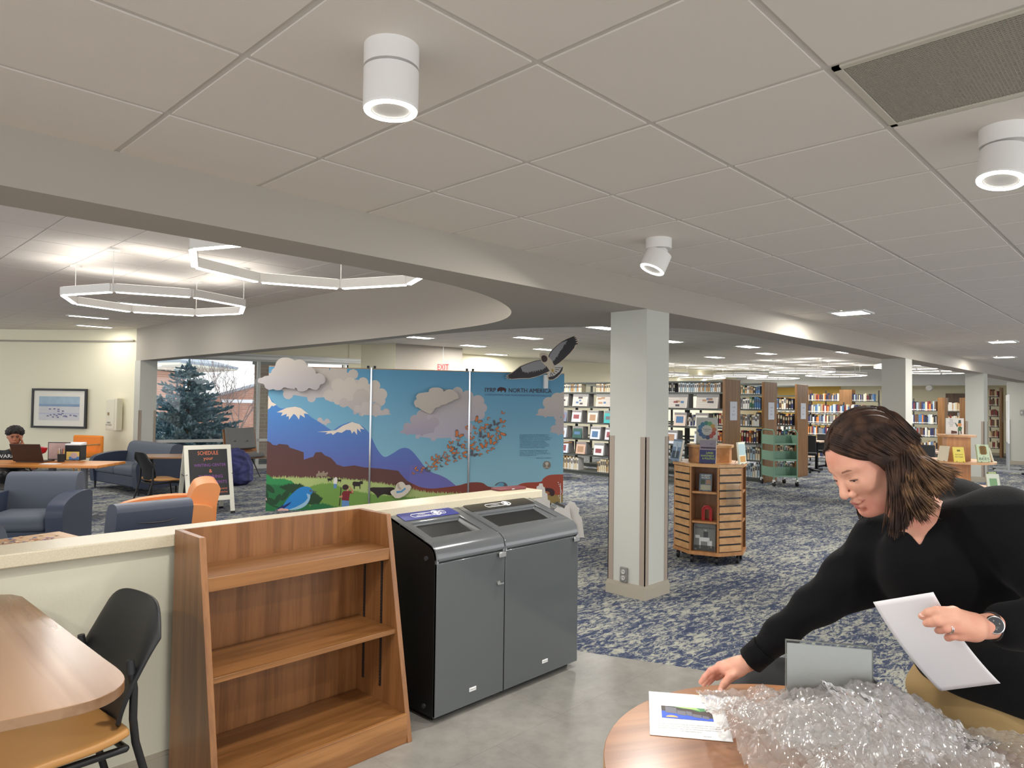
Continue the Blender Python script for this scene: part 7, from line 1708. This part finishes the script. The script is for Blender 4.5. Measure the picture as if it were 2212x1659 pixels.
# near curtain falling in front of the ear to the chest
locks([HH(.010, .080, .02), HH(-.02, .088, .01), HH(-.05, .088, .0)], [[C(1922, 1020, 1.70), C(1940, 1015, 1.69), C(1962, 1010, 1.70)], [C(1928, 1075, 1.68), C(1944, 1075, 1.67), C(1966, 1070, 1.67)]], [C(1922, 1166, 1.68), C(1944, 1160, 1.67), C(1962, 1130, 1.66)], 380, .0026, .0055, 'near_curtain')
# swept back over the shoulder
locks([HH(-.04, .085, .01), HH(-.08, .075, .0), HH(-.115, .045, .02)], [[C(1962, 1000, 1.71), C(1975, 985, 1.73), C(1985, 975, 1.76)], [C(1985, 1030, 1.69), C(2005, 1010, 1.70), C(2015, 1000, 1.73)]], [C(2022, 1088, 1.67), C(2054, 1056, 1.67), C(2074, 1024, 1.70)], 430, .0025, .0075, 'swept_back_locks', m_hairl)
locks([HH(-.03, .085, -.02), HH(-.07, .07, -.03)], [[C(1950, 1040, 1.68), C(1972, 1030, 1.69)], [C(1962, 1080, 1.65), C(1990, 1065, 1.65)]], [C(1992, 1132, 1.66), C(2032, 1100, 1.66)], 190, .0022, .007, 'loose_locks', m_hairl)
# far side falling beneath the chin
locks([HH(.025, -.070, -.01), HH(-.01, -.08, -.02)], [[HH(.040, -.072, -.06), HH(.005, -.08, -.07)]], [C(1858, 1124, 1.88), C(1885, 1118, 1.88)], 130, .0026, .006, 'far_side_locks')
# ---- trousers, belt line and shoes
tr_ = SDF(); HR, HL = PV+V(-.065, .03, -.03), PV+V(.11, -.05, -.03)
tr_.ell(PV+V(.02, 0, -.01), (.17, .14, .15), .06)
gz = lambda p, z: Vector((p.x, p.y, z))
KR, KL = C(2068, 1780, 2.10), C(2262, 1790, 1.93)
AR, AL = gz(KR+V(.0, .06, 0), .09), gz(KL+V(.05, .03, 0), .09); KR, KL = gz(KR, .47), gz(KL, .47)
tr_.chain([HR, KR, AR], [.118, .078, .055], .04); tr_.chain([HL, KL, AL], [.118, .078, .055], .04)
tr_.plane(PV+V(0, 0, .10), V(0, 0, 1), .01)
def wr(g): return .004*np.sin(g[..., 2]*46+g[..., 0]*22)*np.cos(g[..., 1]*26)
tlo = Vector((min(AR.x, AL.x, PV.x)-.25, min(AR.y, AL.y, PV.y)-.25, .02)); thi = Vector((max(AR.x, AL.x, PV.x)+.28, max(AR.y, AL.y, PV.y)+.25, PV.z+.2))
tr_.build('trousers', m_khaki, tlo, thi, .009, woman, disp=wr, smooth_it=2, inv=WI)
for a_ in (AR, AL):
    s = SDF(); fwd = (-R_*.9-D_*.3).normalized(); s.cap(gz(a_, .045)-fwd*.04, gz(a_, .035)+fwd*.13, .042, .034, .03).cap(gz(a_, .10), gz(a_, .05), .042, .04, .02); s.plane(gz(a_, .003), (0, 0, -1), .002)
    s.build('shoe', m_black, gz(a_, 0)-Vector((.25, .25, .01)), gz(a_, .2)+Vector((.25, .25, 0)), .009, woman, inv=WI)
# ---- watch and ring
wc = C(2148, 1350, 1.492); wn_ = (V(-.18, -1, .30)).normalized(); wxx = V(1, 0, -.1)
Mw = frame_from(WI @ wc, wxx, wn_)
q = MB().lathe([(.0, -.004), (.0185, -.004), (.0195, .0), (.0185, .0045), (.0165, .0052), (.0160, .004)], 40, M=Mw).build('watch', m_chrome, woman, smooth=True)
MB().cyl((0, 0, .0035), (0, 0, .0045), .0162, n=36, M=Mw).build('watch_face', mat('watch_glass', (16, 16, 18), .12), q, smooth=True)
tb = MB(); text_mesh('12:01', Mw @ Matrix.Translation((.001, -.005, .0048)), .006, mat('watch_digits', (120, 118, 110), .4), tb)
for k in range(4): tb.cyl((.009*cos(k*1.5+.4), .009*sin(k*1.5+.4), .0046), (.009*cos(k*1.5+.4), .009*sin(k*1.5+.4), .0048), .0016, n=8, mt=mat('watch_digits', (120, 118, 110), .4), M=Mw)
tb.build('watch_dial_marks', None, q)
ax = (C(2105, 1353, 1.50)-C(2165, 1352, 1.52)).normalized(); e1_ = ax.cross(Vector((0, 0, 1))).normalized(); e2_ = ax.cross(e1_); cc = C(2149, 1353, 1.515)
vs = []; n = 32
for k in range(n):
    a_ = 2*pi*k/n; p = cc+(e1_*cos(a_)*.0275+e2_*sin(a_)*.031)
    for o_ in (-.010, .010): vs.append(WI @ (p+ax*o_))
st = MB().add(vs, [(2*k, 2*k+1, (2*k+3) % (2*n), (2*k+2) % (2*n)) for k in range(n)]).build('watch_strap', mat('strap_dark', (44, 40, 38), .6), q, smooth=True); sm_ = st.modifiers.new('s', 'SOLIDIFY'); sm_.thickness = .003
ra, rb_ = C(2065, 1356, 1.475), C(2042, 1357, 1.470); rc = ra*.35+rb_*.65; ax = (rb_-ra).normalized(); e1_ = ax.cross(Vector((0, 0, 1))).normalized(); e2_ = ax.cross(e1_)
for o_ in (-.0018, .0014):
    MB().tube([WI @ (rc+ax*o_+(e1_*cos(2*pi*k/24)+e2_*sin(2*pi*k/24))*.0108) for k in range(24)], .0011, 6, closed=True).build('ring', m_chrome, body, smooth=True)
# fingernails
for p, nrm_ in ((C(1556.5, 1490, 1.928), V(-.15, -.9, .45)), (C(1993, 1330, 1.494), V(-.5, -.6, .7))):
    Mn = frame_from(WI @ (p+nrm_.normalized()*.0040), V(.6, 0, .8), nrm_); MB().ball((0, 0, 0), (.0052, .0062, .0016), 10, M=Mn).build('fingernail', mat('nail', (228, 178, 162), .3), body, smooth=True)
# sheet held in her left hand
sheet('paper_sheet', 'blank white sheet held in her left hand above the table', 'paper', [C(1886, 1300.5, 1.66), C(2016, 1279, 1.505), C(2161, 1476, 1.50), C(2031, 1493, 1.63)], .0004, m_paper, bend=-.012, axis=1, nx=14, ny=20)

# ---------------------------------------------------------------- the student
m_skin2 = skin_mat('skin_tan', (176, 118, 88), (160, 96, 70)); m_tee = mat('black_tee', (17, 17, 20), .85, bump=.3, bscale=300); m_hair2 = mat('black_hair', (24, 18, 20), .7, bump=1, bscale=50)
sd0 = 9.75
stu = thing('person', 'student in a black T-shirt resting his head on one hand behind the laptop', 'person', (C(30, 1010, sd0).x, C(30, 1010, sd0).y, 0)); SI = Matrix.Translation(-stu.location)
vr = (C(30, 960, 1)-Vector((0, 0, CAMH))); vr.z = 0; vr.normalize(); rr = Vector((vr.y, -vr.x, 0))     # away, right for him
def Q(u, v, dd=0): return C(u, v, sd0)+vr*dd
hc = Q(32, 943)
b2 = SDF(); b2.ell(hc+Vector((0, 0, .01)), (.084, .092, .105), .02); b2.ell(hc-vr*.035+Vector((0, 0, -.055)), (.055, .055, .065), .03); b2.ell(hc-vr*.098+Vector((0, 0, -.035)), (.014, .014, .020), .012)
b2.ell(hc-vr*.088+Vector((0, 0, -.078)), (.022, .014, .010), .01)
for s in (-1, 1): b2.ell(hc+rr*s*.080, (.015, .02, .028), .008); b2.ell(hc-vr*.09+rr*s*.03+Vector((0, 0, -.008)), (.014, .012, .008), .01, sub=True)
b2.cap(hc+vr*.02-Vector((0, 0, .08)), Q(38, 985, .08), .05, .055, .03)
shl, shr = Q(-8, 985, .08), Q(70, 984, .08)
b2.cap(shl, shr, .055, .055, .04); b2.cap(Q(33, 985, .08), Q(35, 1050, .08), .11, .12, .06)
hp = hc+rr*.085-vr*.045+Vector((0, 0, -.05))
b2.chain([shr, Q(72, 1000, -.22)-Vector((0, 0, .04)), hp-Vector((0, 0, .05))], [.045, .036, .026], .02)
for k in range(4): b2.chain([hp-Vector((0, 0, .03))+vr*(.018*k-.02), hp+Vector((0, 0, .03))+vr*(.02*k-.025)-rr*.01, hp+Vector((0, 0, .062))+vr*(.02*k-.02)-rr*.03], [.012, .010, .009], .006)
b2.chain([hp-Vector((0, 0, .045)), hp-vr*.03-Vector((0, 0, .01)), hp-vr*.045+Vector((0, 0, .02))-rr*.02], [.014, .012, .010], .008)
b2.chain([shl, Q(-30, 1010, -.2), Q(5, 1000, -.32)], [.045, .036, .03], .02)
lo = Vector((min(stu.location.x-.6, 9), stu.location.y-.7, .55)); hi = Vector((stu.location.x+.65, stu.location.y+.6, 1.5))
bo2 = b2.build('body', m_skin2, lo, hi, .0075, stu, inv=SI)
s2 = SDF(); s2.cap(shl, shr, .075, .075, .05); s2.cap(Q(33, 992, .06), Q(34, 1050, .08), .155, .16, .06); s2.chain([shr, Q(74, 1000, -.10)-Vector((0, 0, .03))], [.075, .058], .03); s2.chain([shl, Q(-24, 1008, -.12)], [.075, .06], .03)
s2.cap(Q(34, 972, .02), Q(34, 984, -.02), .055, .03, .02, sub=True)
s2.build('shirt', m_tee, lo, hi, .012, stu, inv=SI)
h2 = SDF(); h2.ell(hc+vr*.02+Vector((0, 0, .065)), (.112, .112, .092), .02); h2.ell(hc-vr*.055+Vector((0, 0, .078)), (.090, .07, .050), .03); h2.ell(hc-vr*.095+Vector((0, 0, -.02)), (.085, .06, .070), .01, sub=True)
h2.build('hair', m_hair2, hc-Vector((.2, .2, .2)), hc+Vector((.2, .2, .2)), .007, stu, disp=lambda g: .009*np.sin(g[..., 0]*95)*np.sin(g[..., 1]*90)*np.sin(g[..., 2]*85), inv=SI)
for s in (-1, 1): MB().tube([SI @ (hc-vr*.092+rr*(s*.03-.016)+Vector((0, 0, .008))), SI @ (hc-vr*.094+rr*(s*.03+.016)+Vector((0, 0, .010)))], .005, 6).build('eyebrow', m_hair2, bo2); MB().tube([SI @ (hc-vr*.088+rr*(s*.03-.012)+Vector((0, 0, -.012))), SI @ (hc-vr*.088+rr*(s*.03+.012)+Vector((0, 0, -.012)))], .004, 6).build('eyelashes', m_hair2, bo2)
MB().tube([SI @ (hc-vr*.096+rr*-.02+Vector((0, 0, -.078))), SI @ (hc-vr*.10+Vector((0, 0, -.079))), SI @ (hc-vr*.096+rr*.02+Vector((0, 0, -.078)))], .004, 6).build('mouth', mat('lips_dark', (140, 80, 70), .5), bo2)
tb = MB(); text_mesh('WARRIOR', frame_from(SI @ (Q(24, 984, 0)-vr*.135), rr, -vr+Vector((0, 0, .25))), .07, m_white, tb); tb.build('shirt_print', m_white, stu)
j2 = SDF(); pel = Vector((stu.location.x, stu.location.y, .50))+vr*.08; j2.ell(pel, (.18, .15, .14), .05)
for s in (-1, 1): k_ = pel+rr*s*.12-vr*.42; j2.chain([pel+rr*s*.09, k_, Vector((k_.x, k_.y, .08))+vr*.05], [.085, .065, .05], .04)
j2.build('trousers', m_black, pel-Vector((.6, .6, .5)), pel+Vector((.6, .6, .2)), .015, stu, inv=SI)
for s in (-1, 1): k_ = pel+rr*s*.12-vr*.37; MB().ball(tuple(SI @ Vector((k_.x, k_.y, .045))-Vector((0, 0, 0))), (.06, .12, .045), 12).build('shoe', mat('shoe_light', (210, 208, 204), .5), stu, smooth=True)
t = thing('study_chair', 'black chair the student sits on behind the honey-coloured table', 'chair', (pel.x, pel.y, 0), math.atan2(-vr.y, -vr.x)-pi/2)
MB().bb(-.22, .22, -.22, .22, .36, .40).build('seat', m_seatblack, t, bevel=.01); MB().bb(-.22, .22, -.26, -.23, .45, .80).build('backrest', m_shell, t, bevel=.01)
for x in (-.19, .19):
    for y in (-.24, .19): MB().cyl((x, y, 0), (x, y, .40 if y > 0 else .6), .012, n=8).build('leg', m_frame, t)
# ================================================================ bubble wrap heap
m_wrap = bpy.data.materials.new('bubble_film'); m_wrap.use_nodes = True; nt = m_wrap.node_tree; nt.nodes.clear(); L = nt.links.new
_o = nt.nodes.new('ShaderNodeOutputMaterial'); _t = nt.nodes.new('ShaderNodeBsdfTransparent'); _t.inputs[0].default_value = (.97, .97, .97, 1)
_g = nt.nodes.new('ShaderNodeBsdfGlossy'); _g.inputs['Roughness'].default_value = .06; _g.inputs[0].default_value = (1, 1, 1, 1)
_d = nt.nodes.new('ShaderNodeBsdfTranslucent'); _d.inputs[0].default_value = (.93, .93, .92, 1); _d2 = nt.nodes.new('ShaderNodeBsdfDiffuse'); _d2.inputs[0].default_value = (.93, .93, .92, 1)
_f = nt.nodes.new('ShaderNodeLayerWeight'); _f.inputs[0].default_value = .36
_a = nt.nodes.new('ShaderNodeMixShader'); _a.inputs[0].default_value = .5; L(_d.outputs[0], _a.inputs[1]); L(_d2.outputs[0], _a.inputs[2])
_b = nt.nodes.new('ShaderNodeMixShader'); _b.inputs[0].default_value = .29; L(_t.outputs[0], _b.inputs[1]); L(_a.outputs[0], _b.inputs[2])
_r = nt.nodes.new('ShaderNodeMapRange'); _r.inputs['To Min'].default_value = .06; _r.inputs['To Max'].default_value = .6; L(_f.outputs['Fresnel'], _r.inputs['Value'])
_c = nt.nodes.new('ShaderNodeMixShader'); L(_r.outputs[0], _c.inputs[0]); L(_b.outputs[0], _c.inputs[1]); L(_g.outputs[0], _c.inputs[2]); L(_c.outputs[0], _o.inputs[0])
def wrap_sheet(label, org, ex, ey, W, D, hgt, nx, ny, seed, crum=.02, pitch=.0235, edge_r=.02, bub=.0055, drop=None):
    """crumpled film: hgt(x, y) gives the height over the table in metres"""
    vs = []; off = Vector((seed*3.1, seed*1.7, 0)); ex, ey = Vector(ex).normalized(), Vector(ey).normalized()
    for j in range(ny+1):
        for i in range(nx+1):
            x, y = (i/nx-.5)*W, (j/ny-.5)*D
            rag = mnoise.noise(Vector((x*9, y*9, seed)))*edge_r
            X = x+rag*(abs(i/nx-.5)*2)**3+.012*mnoise.noise(Vector((x*14, y*14, seed+9))); Y = y+rag*(abs(j/ny-.5)*2)**3+.012*mnoise.noise(Vector((x*14, y*14, seed+19)))
            z = hgt(x, y)
            p = Vector((x, y, 0))*11+off; cr = 0; am = 1.0
            for o_ in range(3): cr += am*(1-2*abs(mnoise.noise(p))); p = p*2.1; am *= .5
            z += crum*(cr-.7)
            # hexagonal bubbles
            ry = y/(pitch*.866); r0 = round(ry); best = 9
            for rr_ in (r0-1, r0, r0+1):
                sx = .5*pitch if rr_ % 2 else 0; cx = round((x-sx)/pitch)*pitch+sx; d2 = math.hypot(x-cx, y-rr_*pitch*.866); best = min(best, d2)
            k = best/(pitch*.46); z += bub*math.sqrt(max(0, 1-k*k)) if k < 1 else 0
            q = org+ex*X+ey*Y; vs.append((q.x, q.y, max(org.z+.002, org.z+z) if drop is None or not drop(x, y) else org.z+z))
    fs = [(j*(nx+1)+i, j*(nx+1)+i+1, (j+1)*(nx+1)+i+1, (j+1)*(nx+1)+i) for j in range(ny) for i in range(nx)]
    o = MB().add(vs, fs).build('bubble_wrap', m_wrap, smooth=True, autos=False); tag(o, label, 'bubble wrap'); return o
c0 = CZ(1730, 1640, TZ); exw, eyw = R_, D_
def bump2(x, y, cx, cy, sx, sy): return math.exp(-((x-cx)/sx)**2-((y-cy)/sy)**2)
def h_main(x, y): return .040+.10*bump2(x, y, .0, -.02, .26, .24)+.045*bump2(x, y, .13, .06, .12, .12)+.03*bump2(x, y, -.19, -.05, .10, .12)+.02*bump2(x, y, -.10, .17, .08, .06)
wrap_sheet('large crumpled clear bubble wrap heap on the round table in front of the sign holder', Vector((c0.x, c0.y, TZ+.001))+R_*.085+D_*-.05, exw, eyw, .56, .54, h_main, 240, 216, 3, .022)
wrap_sheet('upper layer of clear bubble wrap lying over the large heap', Vector((c0.x, c0.y, TZ+.03))+R_*.10+D_*-.06, exw+eyw*.35, eyw-exw*.35, .46, .34, lambda x, y: .055+.06*bump2(x, y, -.02, .0, .2, .14), 190, 140, 7, .020, bub=.005)
c2 = CZ(2070, 1640, TZ)
wrap_sheet('flat clear bubble wrap sheet spread toward the woman at the right table edge', Vector((c2.x, c2.y, TZ+.001))+D_*-.02, exw+eyw*-.25, eyw+exw*.25, .46, .36, lambda x, y: .008+.012*bump2(x, y, 0, 0, .2, .1), 180, 140, 12, .009, bub=.005)
# upright flap sticking up from the heap
vs = []; n = 46; m_ = 30; random.seed(4)
A0, A1 = C(1768, 1468, 1.60), C(1850, 1560, 1.52); B0, B1 = C(1905, 1512, 1.58), C(1905, 1575, 1.50)
for j in range(m_+1):
    for i in range(n+1):
        u, v = i/n, j/m_; p = (A0*(1-u)+B0*u)*(1-v)+(A1*(1-u)+B1*u)*v
        p = p+FF*(.012*mnoise.noise(Vector((u*5, v*4, 2)))+.005*abs(sin(u*19)*sin(v*14)))+UU*(.008*mnoise.noise(Vector((u*9, v*6, 5)))); vs.append(p)
fs = [(j*(n+1)+i, j*(n+1)+i+1, (j+1)*(n+1)+i+1, (j+1)*(n+1)+i) for j in range(m_) for i in range(n)]
o = MB().add(vs, fs).build('bubble_wrap', m_wrap, smooth=True, autos=False); tag(o, 'small bubble wrap flap standing up in front of the blank white sign', 'bubble wrap')
